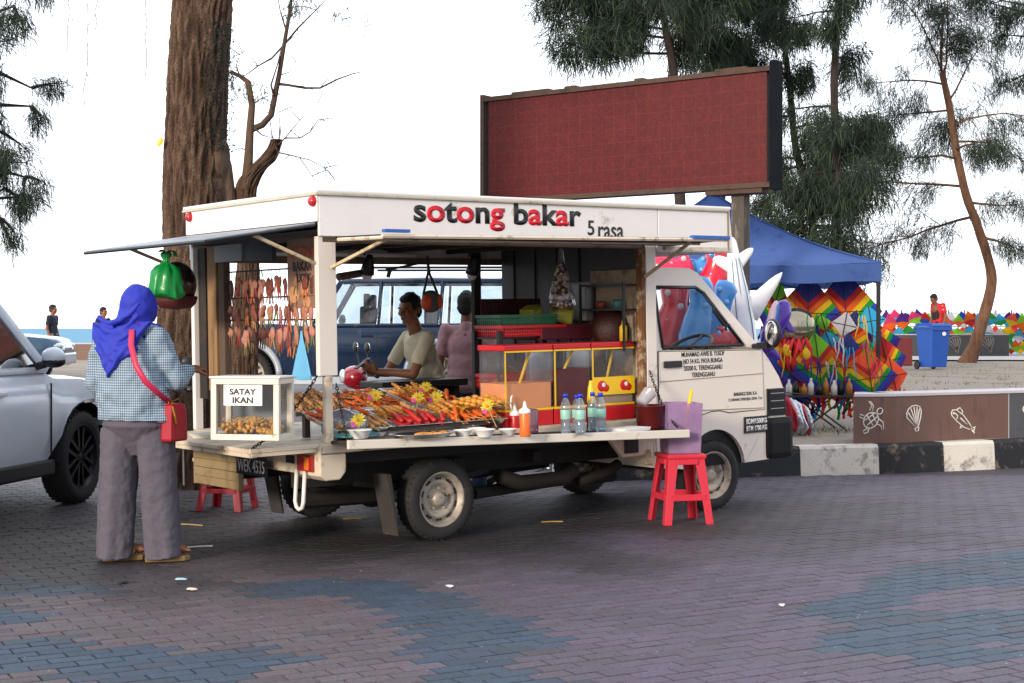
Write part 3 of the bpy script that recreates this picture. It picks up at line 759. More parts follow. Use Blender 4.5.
for s, yy in ((1, W0+.018), (-1, W1-.018)):
    d = MB()
    dw = [(1.975,1.185),(3.085,1.168),(3.10,1.15),(3.115,.70),(2.90,.70)]+arch(2.575,.25,.47,R(72),R(108),3)+[(2.3,.72),(1.975,.72)]
    y0 = W0-.007 if s > 0 else W1-.002
    d.prism(dw, y0, y0+.009)
    door = part('door', d, m_cream, bevel=.004)
    gp = MB(); lp_ = dw+[dw[0]]; yg = W0-.001 if s > 0 else W1+.001
    gp.tube([(x, yg, z) for x, z in lp_], .005, 5); gp.build('door_gap', mat('dark_door_gap', '#3a342d', .8), door)
    g = MB(); g.add([inset((x, yy, z)) for x, z in win], [list(range(5))]); g.build('window', m_cabglass, door)
    f = MB(); loop = win+[win[0]]
    for p_, q_ in zip(loop, loop[1:]):
        f.tube([inset((p_[0], W0-.002 if s > 0 else W1+.002, p_[1])), inset((q_[0], W0-.002 if s > 0 else W1+.002, q_[1]))], .013, 6)
    if s > 0: f.tube([inset((2.60,W0-.002,1.53)), inset((2.60,W0-.002,1.48)), inset((2.70,W0-.002,1.37)), inset((2.76,W0-.002,1.37))], .012, 6)
    f.build('window_seal', m_black, door, smooth=True)
    h = MB(); ys = y0-.02 if s > 0 else y0+.011
    h.rbox((2.02,ys,1.065),(2.20,ys+.018,1.115), .006); h.build('door_handle', m_black, door)
    k = MB(); yk = y0-.003 if s > 0 else y0+.010
    k.tube([(1.98,yk,.965),(3.10,yk,.985)], .0035, 5); k.tube([(2.28,yk,.735),(3.10,yk,.715)], .004, 5); k.build('door_crease', mat('cream_shadow_line', '#a89b88', .6), door)
    if s > 0:
        for i, (t, w_) in enumerate((('MUHAMAD AWIS B. YUSOF', .46), ('NO 54 KG. PAYA BUNGA', .42), ('20200 K. TERENGGANU', .41), ('TERENGGANU', .25))):
            fit_text('owner_lettering', t, w_, .036, txt_xz(2.44,y0-.0015,1.158-.052*i), m_textblack, door, bold=.012, thick=.001)
        for i, (t, w_) in enumerate((('BARANG2 SDN. K.A', .26), ('2 ORANG PEKERJA SDN. T.A', .38))):
            fit_text('load_lettering', t, w_, .028, txt_xz(2.90,y0-.0015,.835-.045*i), m_textblack, door, bold=.012, thick=.001)
b = MB(); b.box((2.885,.008,.525),(3.155,.0185,.652)); stk = part('weight_plate', b, m_black, bevel=0)
for i, t in enumerate(('BDM/1500KG', 'BTM 1700 KG')):
    fit_text('weight_lettering', t, .235, .042, txt_xz(3.02,.006,.616-.056*i), m_textwhite, stk, bold=.03, thick=.001)
for y0, y1 in ((.0, .42), (1.28, 1.70)):
    b = MB(); e0 = .06 if y0 < .5 else .004; e1 = .004 if y0 < .5 else .06
    b.add([(3.15,y0,.645),(3.36-e0*0,y0,.645),(3.405,y0+.05,.645) if y0 < .5 else (3.405,y0,.645),(3.405,y1,.645) if y0 < .5 else (3.405,y1-.05,.645),(3.15,y1,.645),
           (3.15,y0,.862),(3.345,y0,.862),(3.39,y0+.05,.862) if y0 < .5 else (3.39,y0,.862),(3.39,y1,.862) if y0 < .5 else (3.39,y1-.05,.862),(3.15,y1,.862)],
          [(4,3,2,1,0),(5,6,7,8,9),(0,1,6,5),(1,2,7,6),(2,3,8,7),(3,4,9,8),(4,0,5,9)])
    hl = part('headlight', b, mat('dark_headlight', '#0c0c0f', .15, coat=.6), bevel=.006)
    b = MB()
    for z in (.70, .76, .82): b.box((3.18,y0-.004 if y0 < .5 else y1+.001,z),(3.33,(y0-.0005 if y0 < .5 else y1+.004),z+.006))
    b.build('headlight_trim', m_grey, hl)
b = MB(); b.rbox((3.13,-.012,.30),(3.44,1.71,.635), .05); part('front_bumper', b, mat('black_bumper', '#07080c', .6, var=.3, spec=.25), bevel=0, smooth=False)
mi = MB(); mi.smooth = True; mi.ell((3.02,-.17,1.30), (.045,.085,.115)); mo = part('side_mirror', mi, m_black, bevel=0)
mi = MB(); mi.tube([(3.0,.015,1.20),(3.0,-.12,1.22)], .02, 8); mi.cbox((3.0,-.1,1.205), (.06,.10,.05)); mi.build('mirror_arm', m_black, mo)
mi = MB(); mi.smooth = True; mi.ell((2.985,-.185,1.305), (.02,.062,.095)); mi.build('mirror_glass', m_chrome, mo)
for x, y, z, rz in ((0,.10,.272,0),(0,1.63,.272,PI),(2.575,.12,.223,R(-4)),(2.575,1.58,.223,PI)):
    wheel(truck, (x, y, z), rz=rz)
b = MB(); b.prism([(2.24,.30)]+arch(2.575,.25,.325,R(172),R(8),14)+[(2.91,.30)]+arch(2.575,.25,.335,R(8),R(172),14), .058, .30)
part('wheel_well', b, m_black, bevel=0)
# ---------------------------------------------------------------- goods and gear on the truck
def onT(loc, rz=0, rx=0, ry=0): return T @ TR(loc, rz, rx, ry)
# trays of food on a stepped rack
m_tray = mat('dull_tray_steel', (.58,.59,.61), .32, 1, var=.15)
m_food = {k: mat('food_'+k, c, .42, var=.45, scale=22, bump=.4, bscale=90, coat=.15, dirt='#2a150a', dirt_amt=.12, dirt_scale=28) for k, c in
          dict(orange='#ee661c', brown='#a65a28', tan='#d29c62', red='#cf3030', maroon='#8a2a30', gold='#e0963a').items()}
m_stick = mat('bamboo_stick', '#c9ab72', .7)
def skewer(kind, n=4, r=.015, L=.16, stick=True):
    f = MB(); f.smooth = True
    for i in range(n):
        t = (i+.5)/n*L; f.ell((t, rnd.gauss(0,.002), 0), (L/n*.62, r*rnd.uniform(.85,1.1), r*rnd.uniform(.7,.95)), n=8, m=6, rot=(rnd.uniform(0,3),0,rnd.gauss(0,.15)))
    f.cur = 1
    if stick: f.tube([(-.07,0,0),(L+.01,0,0)], .0025, 5)
    o = f.build('skewer', [m_food[kind], m_stick]); return o
def strip_food(kind, L=.16, r=.014):
    f = MB(); f.smooth = True; f.cap((0,0,0), r, (L,0,0), r*.8, 8); f.ell((L*.5,0,.004), (L*.5, r*1.15, r*.9), n=8, m=6)
    return f.build('fried_roll', [m_food[kind]])
tr = thing('display_rack', 'low stepped rack carrying the food trays on the truck bed', 'rack', onT((-.1,.5,.70)))
r_ = MB()
for x in (-.66, .56):
    r_.box((x,-.46,0),(x+.04,-.42,.045)); r_.box((x,.40,0),(x+.04,.44,.22)); r_.box((x,-.02,0),(x+.04,.02,.135))
r_.build('rack_leg', m_darkrust, tr, bevel=.003)
r_ = MB(); a = math.atan2(.19, .86)
r_.box((-.66,-.46,.045),(.60,-.42,.06)); r_.box((-.66,-.02,.135),(.60,.02,.15)); r_.box((-.66,.40,.22),(.60,.44,.235)); r_.build('rack_shelf', m_darkrust, tr, bevel=.003)
TRAYS = [(-.56,.28,.770,'tan','orange','front tray nearest the white corner post'), (-.10,.28,.770,'red','gold','middle front tray of red strips and tan rolls'), (.36,.28,.770,'orange','gold','front tray nearest the red bottle'),
         (-.60,.74,.868,'tan','tan','rear tray nearest the white corner post'), (-.14,.74,.868,'orange','brown','middle rear tray of orange and brown skewers'), (.34,.74,.868,'orange','gold','rear tray beside the shiny pan')]
tilt = math.atan2(.10, .46)
proto = {}
for ti, (x, y, z, k1, k2, lab) in enumerate(TRAYS):
    M0 = onT((x, y, z+.012), rx=tilt)
    t = MB(); w_, d_, e = .215, .225, .022
    rim = [(-w_,-d_),(w_,-d_),(w_,d_),(-w_,d_)]
    t.rings([[V((px_*s, py_*s, zz)) for px_, py_ in rim] for s, zz in ((.90,.0),(.90,.003),(.97,.036),(1.02,.037),(1.02,.041),(.95,.040),(.86,.006))])
    o = t.build('food_tray', m_tray, bevel=.003); o.matrix_basis = M0
    tag(o, 'steel tray of grilled snacks, '+lab, 'tray', 'trays of grilled food on the truck')
    for row, kk in ((0, k1), (1, k2)):
        key = (kk, ti % 2)
        if kk in ('red', 'maroon'): mk = lambda: strip_food(kk, .17, .015)
        elif ti == 1 and False: mk = None
        else: mk = lambda: skewer(kk, 4+ti % 2*2, .017)
        n = 11
        for i in range(n):
            for lay in range(2 if i % 2 == 0 else 1):
                kk2 = kk
                if ti == 1 and row == 1 and i > 6: kk2 = 'tan'
                kid = (kk2, 'strip' if kk in ('red', 'maroon') else ti % 2)
                if kid not in proto:
                    s = strip_food(kk2, .17, .016) if kid[1] == 'strip' else skewer(kk2, 4+kid[1]*2, .017)
                    proto[kid] = s
                    first = True
                else: first = False
                s = proto[kid] if first else proto[kid].copy()
                if not first: COL.objects.link(s)
                px_ = -.165+.33*i/(n-1)+rnd.gauss(0,.010); py_ = (-.17 if row == 0 else .02)+rnd.gauss(0,.02)
                s.matrix_basis = M0 @ TR((px_, py_, .026+.024*lay+rnd.uniform(0,.008)), rz=PI/2+rnd.gauss(.0,.24)+(.25 if row else -.1), ry=rnd.gauss(-.03,.10))
                nm = {'orange':'orange','brown':'dark brown','tan':'pale tan','red':'bright red','maroon':'dark red','gold':'golden'}[kk2]
                kind_ = 'roll' if kid[1] == 'strip' else 'skewer'
                where = {0:'tray by the corner post',1:'middle front tray',2:'front tray by the squeeze bottle',3:'rear tray by the corner post',4:'middle rear tray',5:'rear tray by the pan'}[ti]
                tag(s, f'{nm} grilled {kind_} in the {where}', 'food '+kind_, 'grilled snacks in the trays')
# leaning squid skewers at the right end
for i in range(12):
    s = proto[('gold', 0)].copy() if ('gold', 0) in proto else skewer('gold'); COL.objects.link(s)
    s.matrix_basis = onT((.36+.024*i, .10+rnd.gauss(0,.02), .86+rnd.uniform(0,.03)), rz=R(140)+rnd.gauss(0,.12), ry=R(-12)+rnd.gauss(0,.08))
    tag(s, 'golden squid skewer piled aslant at the right end of the trays', 'food skewer', 'grilled snacks in the trays')
# yellow flower price markers
m_petal = mat('yellow_petal', '#f0dc4a', .7, var=.25, scale=30, thin=.2); m_pink = mat('pink_flower', '#d8579a', .6)
fl = thing('paper_flower', 'yellow flower decoration standing above the middle rear tray, second from the left', 'flower', group='yellow flowers marking the food trays')
p = MB()
for layer in range(2):
    for k in range(13):
        a = 2*PI*k/13+layer*.25+rnd.gauss(0,.06); rr = (.029-.008*layer)*rnd.uniform(.85,1.12)
        p.ell((rr*.75*math.cos(a), -.004-.005*layer, rr*.75*math.sin(a)), (rr*.50,.004,rr*.17), n=8, m=5, rot=(rnd.gauss(0,.3),-a,rnd.gauss(0,.3)))
p.cur = 1; p.ell((0,-.012,0), (.009,.006,.009), n=8, m=5)
p.build('petals', [m_petal, mat('flower_heart', '#d98a1e', .7)], fl)
p = MB(); p.tube([(0,.004,-.015),(0,.008,-.12)], .0022, 5); p.build('stick', m_stick, fl)
p = MB()
for k in range(6): p.ell((-.022+.008*math.cos(k*1.05),-.010,-.020+.008*math.sin(k*1.05)), (.007,.004,.007), n=7, m=5)
p.build('pink_blossom', m_pink, fl)
FL = [(375,396,.42,'leftmost, over the brown skewers'),(418,398,.40,'left of the middle pair'),(425,388,.62,'highest, at the back of the trays'),(436,398,.40,'right of the middle pair'),(460,408,.26,'over the orange balls'),(487,407,.05,'rightmost, over the squid skewers'),(358,421,-.02,'low in the tray by the corner post')]
def pl(px, py, axis, c):
    Mi = T.inverted(); o = Mi @ V((0,0,CAMH)); r = Mi.to_3x3() @ V(((px-CX)/F, 1, -(py-HY)/F))
    t = (c-o[axis])/r[axis]; return o+r*t
for i, (px, py, yy, lab) in enumerate(FL):
    q = pl(px, py-1, 1, yy); o = fl if i == 0 else copy_tree(fl)
    o.matrix_basis = T @ TR(q, rz=R(-38)+rnd.gauss(0,.2), ry=rnd.gauss(0,.3), s=rnd.uniform(1.15,1.4)); o['label'] = 'yellow flower with pink blossom on a stick, '+lab
# white foam bowls
bw = MB(); bw.smooth = True; bw.lathe([(0,0),(.042,0),(.046,.006),(.070,.050),(.074,.052),(.074,.055),(.068,.054),(.044,.010),(0,.008)], 24)
bowl0 = bw.build('foam_bowl', m_styro)
BW = [(360,439,1.05,'leftmost, beside the chain hook'),(377,436,1.05,'behind the leftmost bowl'),(463,437,.85,'beside the oval steel platter'),(477,435,.85,'second right of the platter'),(492,438,.95,'in front, third right of the platter'),(508,436,.85,'nearest the red squeeze bottle')]
for i, (px, py, s, lab) in enumerate(BW):
    z = .70
    for _ in range(5): q = pl(px, py, 2, z); z = counter_z(q.x)
    if q.y < -.36: q.y = -.34
    o = bowl0 if i == 0 else bowl0.copy()
    if i: COL.objects.link(o)
    o.matrix_basis = onT((q.x, q.y, counter_z(q.x)+.001))@Matrix.Scale(s, 4)
    tag(o, 'white foam bowl on the side counter, '+lab, 'bowl', 'white foam bowls on the side counter')
pt_ = thing('serving_platter', 'oval steel platter with a few fried pieces at the front of the side counter', 'platter', onT((-.32,-.22,counter_z(-.32)+.002), rz=R(-2)))
p = MB(); p.smooth = True; p.lathe([(0,0),(.14,0),(.16,.006),(.195,.030),(.21,.031),(.208,.034),(.19,.033),(.15,.010),(0,.006)], 32, Matrix.Diagonal((1.15,.68,1,1))); p.build('dish', m_tray, pt_)
for i in range(5):
    s = strip_food('gold', .09, .012); s.name = 'fried_piece'; s.matrix_basis = onT((-.40+.055*i+rnd.gauss(0,.01), -.24+rnd.gauss(0,.03), counter_z(-.32)+.025), rz=rnd.uniform(-.6,.6))
    tag(s, 'short golden fried piece lying on the oval platter', 'fried piece', 'fried pieces on the oval platter')
# satay cabinet on the tailgate
sc = thing('satay_cabinet', 'white framed glass cabinet full of satay with a sign reading SATAY IKAN', 'display cabinet', Matrix.Translation(at(244.5, 440.5, 8.80)) @ TR((0,0,0), rz=R(-11)))
W_, D_, H_ = .425, .27, .365; e = .035
b = MB()
for x in (-W_/2, W_/2-e):
    for y in (0, D_-e): b.box((x,y,e),(x+e,y+e,H_-e))
for z in (0, H_-e):
    for y in (0, D_-e): b.box((-W_/2,y,z),(W_/2,y+e,z+e))
    for x in (-W_/2, W_/2-e): b.box((x,e,z+.001),(x+e,D_-e,z+e-.001))
b.build('frame', mat('yellowed_white_frame', '#ddd6c4', .5, dirt='#9a7a3c', dirt_amt=.12, dirt_scale=9), sc, bevel=.004)
b = MB(); b.box((-W_/2-.008,-.008,H_+.001),(W_/2+.008,D_+.03,H_+.012)); b.build('lid', m_whiteplastic, sc, bevel=.003)
b = MB(); b.box((-W_/2+e,.016,e),(W_/2-e,.019,H_-e)); b.box((W_/2-.02,e,e),(W_/2-.017,D_-e,H_-e)); b.box((-W_/2+.017,e,e),(-W_/2+.02,D_-e,H_-e)); b.build('glass', m_clear, sc)
b = MB(); b.box((-W_/2+e,D_-.02,e),(W_/2-e,D_-.016,H_-e)); b.box((-W_/2+e,e,.02),(W_/2-e,D_-e,.034)); b.build('back_panel', mat('blue_grey_panel', '#5b6a75', .5), sc)
b = MB(); b.box((-.135,.0115,.205),(.105,.0150,.327)); sg = b.build('sign_card', m_whiteplastic, sc)
for i, (t, wd) in enumerate((('SATAY', .165), ('IKAN', .128))):
    fit_text('sign_lettering', t, wd, .036, txt_xz(-.015,.0110,.287-.050*i), mat('grey_lettering', '#2c3036', .6), sg, bold=.03, thick=.001)
b = MB(); b.smooth = True
for k in range(330):
    x = rnd.uniform(-W_/2+.05, W_/2-.05); y = rnd.uniform(.03, D_-.05); top = .085+.05*math.exp(-((x+.02)/.10)**2)*(.3+y/D_) - (.03 if x > .08 and y < .1 else 0)
    b.ell((x,y,.042+rnd.random()*(top-.04)), (.014,.012,.011), n=6, m=5, rot=(rnd.uniform(0,3),rnd.uniform(0,3),0))
b.cur = 1
for k in range(60):
    x = rnd.uniform(-W_/2+.05, W_/2-.05); y = rnd.uniform(.03, D_-.06); a = rnd.uniform(0,6.3); b.tube([(x,y,.10),(x+.05*math.cos(a),y+.03*math.sin(a),.13)], .0022, 5)
st = b.build('satay_heap', [mat('satay_balls', '#c99238', .6, var=.5, scale=40), m_stick], sc); st['kind'] = 'stuff'
b = MB(); b.rings([[(x*s, y*s, z) for x, y in ((-.13,-.09),(.13,-.09),(.13,.09),(-.13,.09))] for s, z in ((.8,0),(1,.03),(1.02,.03),(.82,.004))])
tag(b.build('foam_tray', m_styro, M=onT((-1.17,.97,.702), rz=R(20))), 'white foam tray on the tailgate beside the satay cabinet', 'foam tray')
# blue ice bag and steel lid on the tailgate end of the bed
b = MB(); b.smooth = True; b.ell((0,0,.09), (.16,.14,.10), n=20, m=12)
for v in b.v: v += noise.noise_vector(v*14)*.02
tag(b.build('ice_bag', glassy('blue_tinted_plastic', (.62,.75,.88), .18, .15, .35, (.45,.55,.68)), M=onT((-.62,.22,.70))), 'crumpled clear blue bag of ice behind the thin corner post', 'ice bag')
b = MB(); b.smooth = True; b.lathe([(0,.02),(.10,.022),(.15,.012),(.16,0),(.155,-.004)], 28, Matrix.Diagonal((1,.8,1,1))); b.lathe([(0,.045),(.015,.043),(.018,.03),(.010,.02)], 12)
tag(b.build('pot_lid', mat('teal_lid', '#3f7d84', .35), M=onT((-.66,.02,.735))), 'teal pot lid lying beside the thin corner post', 'pot lid')
# ---- drink dispensers
def dispenser(x0, x1, level, liq, label, extra=False):
    w_ = x1-x0; t = thing('drink_dispenser', label, 'drink dispenser', onT(((x0+x1)/2,.10,.702)), group='clear drink dispensers with red lids'); hw = w_/2-.004; D = .30; H = .555
    b = MB(); b.rbox((-hw,0,0),(hw,D,.105), .006); b.build('base', m_red, t)
    b = MB(); b.box((-hw,-.003,.106),(hw,D,.122)); b.build('yellow_trim', m_yellow, t, bevel=.002)
    b = MB()
    e = .004
    b.box((-hw+.006,.004,.123),(hw-.006,.004+e,H-.03)); b.box((-hw+.006,D-.008,.123),(hw-.006,D-.004,H-.03)); b.box((-hw+.006,.009,.123),(-hw+.010,D-.009,H-.03)); b.box((hw-.010,.009,.123),(hw-.006,D-.009,H-.03)); b.build('tank', m_clear, t)
    b = MB(); b.box((-hw+.012,.011,.124),(hw-.012,D-.011,level)); b.build('drink', liq, t)
    b = MB(); b.rbox((-hw,-.004,H-.028),(hw,D+.004,H+.012), .008); b.build('lid', m_red, t)
    b = MB(); b.box((-hw,-.0055,H-.040),(hw,-.0035,H-.0285)); b.box((-hw,-.005,.125),(-hw+.012,-.003,H-.042)); b.build('yellow_trim', m_yellow, t)
    b = MB(); b.tube([(-.06,.06,level-.06),(.09,.10,H-.04),(.098,.102,H-.03)], .011, 8); b.ell((-.06,.06,level-.06), (.03,.03,.018), n=10, m=6); b.build('ladle', m_yellow, t, smooth=True)
    return t
d1 = dispenser(.59, 1.03, .30, mat('peach_drink', '#f5a873', .6, var=.06, spec=.2), 'left drink dispenser, half full of peach coloured drink')
d2 = dispenser(1.035, 1.385, .385, mat('dark_red_drink', '#5c0a1a', .6, var=.1, spec=.15), 'middle drink dispenser, nearly full of dark red drink')
d3 = dispenser(1.39, 1.81, .19, mat('cloudy_drink', '#b4a08a', .3, var=.1), 'right drink dispenser with a yellow label band with red fruit')
b = MB(); b.box((-.204,-.0085,.185),(.204,-.0065,.315)); lb = b.build('label_band', m_yellow, d3)
b = MB(); b.smooth = True
for x in (-.12, .10): b.ell((x,-.010,.25), (.045,.003,.040), n=12, m=6); b.ell((x+.04,-.010,.235), (.03,.003,.028), n=12, m=6)
b.build('fruit_print', m_red, lb)
b = MB(); b.smooth = True
for x in (-.105, .115): b.ell((x,-.0125,.258), (.018,.002,.017), n=10, m=5)
b.build('fruit_print', m_whiteplastic, lb)
# ---- water bottles
wb = thing('water_bottle', 'x', 'water bottle', group='water bottles with blue caps')
b = MB(); b.smooth = True
prof = [(0,.001),(.026,.0),(.031,.006)]+[(.031-.0022*(k % 2), .02+.014*k) for k in range(9)]+[(.032,.150),(.030,.170),(.020,.195),(.0125,.210),(.0125,.222)]
b.lathe(prof, 18); b.build('bottle_body', glassy('bottle_plastic', (.86,.92,.96), .10, .05, .10, (.6,.68,.72)), wb)
b = MB(); b.smooth = True; b.lathe([(0,.003),(.027,.003),(.029,.02),(.0295,.15),(.0,.152)], 16); b.build('water', glassy('still_water', (.80,.87,.92), .06, .02, .12, (.55,.65,.70)), wb)
b = MB(); b.lathe([(.0318,.088),(.0322,.089),(.0322,.142),(.0318,.143)], 18); b.build('label_sleeve', mat('pale_label', '#8fc3b4', .4, var=.25, scale=25), wb, smooth=True)
b = MB(); b.lathe([(.0125,.214),(.0155,.214),(.0155,.236),(.014,.238),(0,.238)], 16); b.build('cap', mat('blue_cap', '#1238c4', .35), wb, smooth=True)
BT = [(566,434,'leftmost of the five'),(577,431,'second from the left, set back'),(585,434.5,'in the middle of the five'),(593,431,'second from the right, set back'),(601,432,'rightmost, beside the yellow topped sauce bottle')]
for i, (px, py, lab) in enumerate(BT):
    z = .7
    for _ in range(5): q = pl(px, py, 2, z); z = counter_z(q.x)
    o = wb if i == 0 else copy_tree(wb)
    o.matrix_basis = onT((q.x, max(q.y, -.40), counter_z(q.x)+.001), rz=rnd.uniform(0,6)) @ Matrix.Scale(1.13 if i != 1 else 1.05, 4)
    o['label'] = 'clear water bottle with a blue cap, '+lab
def squeeze(px, py, col, capc, label, h=.15, hook=False, yy=None):
    z = .7
    for _ in range(5): q = pl(px, py, 2, z); z = counter_z(q.x)
    t = thing('squeeze_bottle', label, 'sauce bottle', onT((q.x, max(q.y, -.41) if yy is None else yy, z+.001)))
    b = MB(); b.smooth = True; b.lathe([(0,0),(.034,0),(.038,.008),(.034,h*.4),(.037,h*.85),(.030,h)], 18); b.build('bottle_body', mat(label.split()[0]+'_sauce_bottle', col, .35), t)
    b = MB(); b.smooth = True; b.lathe([(.036,h-.004),(.038,h),(.036,h+.02),(.015,h+.032),(.009,h+.06),(.004,h+.075),(0,h+.075)], 18)
    if hook: b.tube([(-.02,0,h+.02),(-.035,0,h+.07),(-.03,0,h+.12),(-.02,0,h+.135)], .006, 6)
    b.build('nozzle', mat(label.split()[0]+'_cap', capc, .4), t)
squeeze(515, 431, '#b31b22', '#e8e6e2', 'red squeeze bottle with a white spout beside the peach drink', .11, True)
squeeze(541, 438, '#e8702a', '#f0eee8', 'orange squeeze bottle with a white cap at the counter edge', .155)
t = thing('sauce_bottle', 'dark sauce bottle with a tall yellow top by the label band', 'sauce bottle', onT((1.24,-.06,counter_z(1.24)+.001)))
b = MB(); b.smooth = True; b.lathe([(0,0),(.032,0),(.034,.01),(.034,.15),(.024,.19)], 16); b.build('bottle_body', mat('dark_sauce', '#1a100c', .25), t)
b = MB(); b.smooth = True; b.lathe([(.025,.188),(.028,.20),(.022,.29),(.012,.33),(.012,.345),(0,.347)], 16); b.build('yellow_top', m_yellow, t)
b = MB(); b.smooth = True; b.lathe([(0,0),(.055,0),(.06,.02),(.06,.155),(.052,.162),(.05,.158),(0,.15)], 20)
tag(b.build('sauce_jar', glassy('purple_clear_plastic', (.45,.30,.42), .1, .05, .35, (.30,.16,.22)), M=onT((.60,-.16,counter_z(.6)+.001))), 'purple translucent jar standing before the peach drink dispenser', 'jar')
b = MB()
for k in range(4): b.rbox((-.14+.006*k,-.09,.006*k),(.14+.004*k,.09,.006*k+.005), .002)
tag(b.build('foam_sheets', m_styro, M=onT((1.36,-.30,counter_z(1.36)+.001), rz=R(6))), 'stack of flat white foam sheets right of the water bottles', 'foam sheets')
b = MB(); b.smooth = True; b.lathe([(0,0),(.085,0),(.09,.01),(.105,.16),(.112,.165),(.108,.17),(.10,.162),(.085,.012),(0,.01)], 28)
pot = b.build('bucket', mat('dark_red_plastic', '#571717', .4, var=.15), M=onT((1.70,-.17,counter_z(1.70)+.001))); tag(pot, 'dark red brown bucket by the end of the side counter', 'bucket')
b = MB(); b.smooth = True; b.lathe([(0,0),(.042,0),(.05,.11),(.053,.112),(.048,.11),(.04,.006),(0,.006)], 20)
tag(b.build('measuring_cup', glassy('frosted_plastic', (.8,.8,.85), .1, .2, .5, (.6,.6,.65)), M=onT((1.62,-.17,counter_z(1.7)+.19), ry=R(50))), 'frosted white cup tipped in the dark red bucket', 'cup')
# ---- crate rack behind
rk = thing('wire_rack', 'black rack holding red plastic trays behind the drink dispensers', 'rack', onT((1.26,.72,.70)))
b = MB()
for x in (-.33, .33):
    for y in (-.14, .16): MB().box((x-.018,y-.018,0),(x+.018,y+.018,.66)).build('rack_post', m_black, rk, bevel=.004)
b = MB()
for z in (.23, .60): b.box((-.33,-.13,z),(.33,.15,z+.014))
b.build('rack_shelf', m_black, rk)
def basket(name, x, y, z, w_, d_, h_, m, label, cat, slots=True):
    t = MB(); 
    for s, z0, z1 in ((.93,0,.012),): t.box((-w_/2*s,-d_/2*s,z0),(w_/2*s,d_/2*s,z1))
    n = int(w_/.022)
    def wall(a, b_):
        a = V(a); b_ = V(b_); k = max(3, int((b_-a).length/.024))
        for i in range(k+1):
            p = a+(b_-a)*i/k; t.cbox((p.x*.965,p.y*.965,h_*.5), (.008,.008,h_*.98))
        d = (b_-a).normalized(); nn = V((-d.y,d.x,0))*.005
        for z0, z1, s in ((h_-.022,h_,1.0),(h_*.45,h_*.55,.965),(0.012,.03,.94)):
            A_ = a*s; B_ = b_*s
            t.add([A_-nn+V((0,0,z0)),B_-nn+V((0,0,z0)),B_+nn+V((0,0,z0)),A_+nn+V((0,0,z0)),A_-nn+V((0,0,z1)),B_-nn+V((0,0,z1)),B_+nn+V((0,0,z1)),A_+nn+V((0,0,z1))], [(3,2,1,0),(4,5,6,7),(0,1,5,4),(1,2,6,5),(2,3,7,6),(3,0,4,7)])
    c4 = [(-w_/2,-d_/2,0),(w_/2,-d_/2,0),(w_/2,d_/2,0),(-w_/2,d_/2,0)]
    for i in range(4): wall(c4[i], c4[(i+1) % 4])
    o = t.build(name, m, M=onT((x,y,z))); tag(o, label, cat); return o
basket('basket', 1.24,.72,1.315,.60,.34,.085, m_red, 'shallow red plastic tray on top of the black rack', 'basket')
basket('basket', 1.22,.74,1.402,.54,.30,.075, m_green, 'dark green basket sitting on the top red tray', 'basket')
basket('basket', 1.13,.72,.945,.42,.34,.10, m_red, 'red plastic basket on the lower shelf of the black rack', 'basket')
b = MB()
for k in range(13): b.box((1.20+.045*k,1.15+.012*(k % 2),1.36),(1.245+.045*k,1.162+.012*(k % 2),1.60))
tag(b.build('maroon_curtain', mat('maroon_cloth', '#3d1219', .8, var=.3), M=T.copy()), 'dark maroon ribbed cloth hanging behind the green basket', 'curtain')
# hanging bag of small onions, cartons, basket lid, grey box, bulkhead shelves
t = thing('hanging_bag', 'clear bag of white speckled eggs hanging from the truck ceiling', 'bag', onT((1.56,.62,1.50)))
b = MB(); b.smooth = True
for k in range(170):
    z = rnd.random(); rr = .035+.065*(1-z)**1.2; a = rnd.uniform(0,6.3); r1 = rr*math.sqrt(rnd.random()); b.cur = int(rnd.random() < .35)
    b.ell((r1*math.cos(a)-.015*(1-z), r1*math.sin(a)*.8, .02+.33*z), (.014,.014,.012), n=7, m=5)
b.build('eggs', [mat('pale_eggs', '#cfc2b2', .6), mat('dark_eggs', '#5a4636', .6)], t)
b = MB(); b.smooth = True; b.lathe([(0,0),(.08,.005),(.11,.05),(.09,.14),(.05,.28),(.03,.37),(.02,.42),(.015,.47)], 18); b.build('bag_skin', glassy('thin_clear_bag', (.93,.93,.93), .08, .12), t)
for k, (x, y, z, rz, lab) in enumerate(((1.40,.78,1.405,.5,'left of the hanging egg bag'),(1.60,.70,1.405,-.3,'under the hanging egg bag'))):
    b = MB(); b.rbox((-.08,-.06,0),(.08,.06,.13), .006); b.cur = 1; b.box((-.06,-.0615,.02),(.06,-.0601,.11)); 
    tag(b.build('carton', [mat('olive_carton', '#7c7a1e', .6, var=.2), mat('lime_print', '#a7a53a', .6)], M=onT((x,y,z), rz=rz, ry=.25*(1 if k else -1))), 'small olive green carton '+lab, 'carton')
b = MB(); b.box((1.30,.55,1.285),(1.80,.92,1.40)); tag(b.build('storage_box', mat('dark_red_box', '#571524', .6), bevel=.01, M=T.copy()), 'dark red box under the olive cartons and the egg bag', 'box')
b = MB(); b.smooth = True; b.lathe([(0,.10),(.06,.095),(.13,.05),(.165,0),(.158,-.004),(.12,.04),(0,.08)], 26)
tag(b.build('woven_cover', mat('dark_brown_cover', '#35120f', .55, var=.3, scale=20, bump=.3), M=onT((1.78,.30,1.36), rx=R(78), rz=R(-30))), 'dark brown round cover leaning above the right drink dispenser', 'food cover')
b = MB(); b.rbox((-.05,-.11,0),(.02,.11,.30), .02); tag(b.build('water_heater', mat('grey_white_plastic', '#9a9fa3', .4), M=onT((1.83,.70,1.42))), 'pale grey appliance fixed on the dark wall behind the egg bag', 'appliance')
sh = thing('wall_shelf', 'black wire shelf with bottles on the stained wall by the cab', 'shelf', onT((1.845,.32,1.20)))
b = MB()
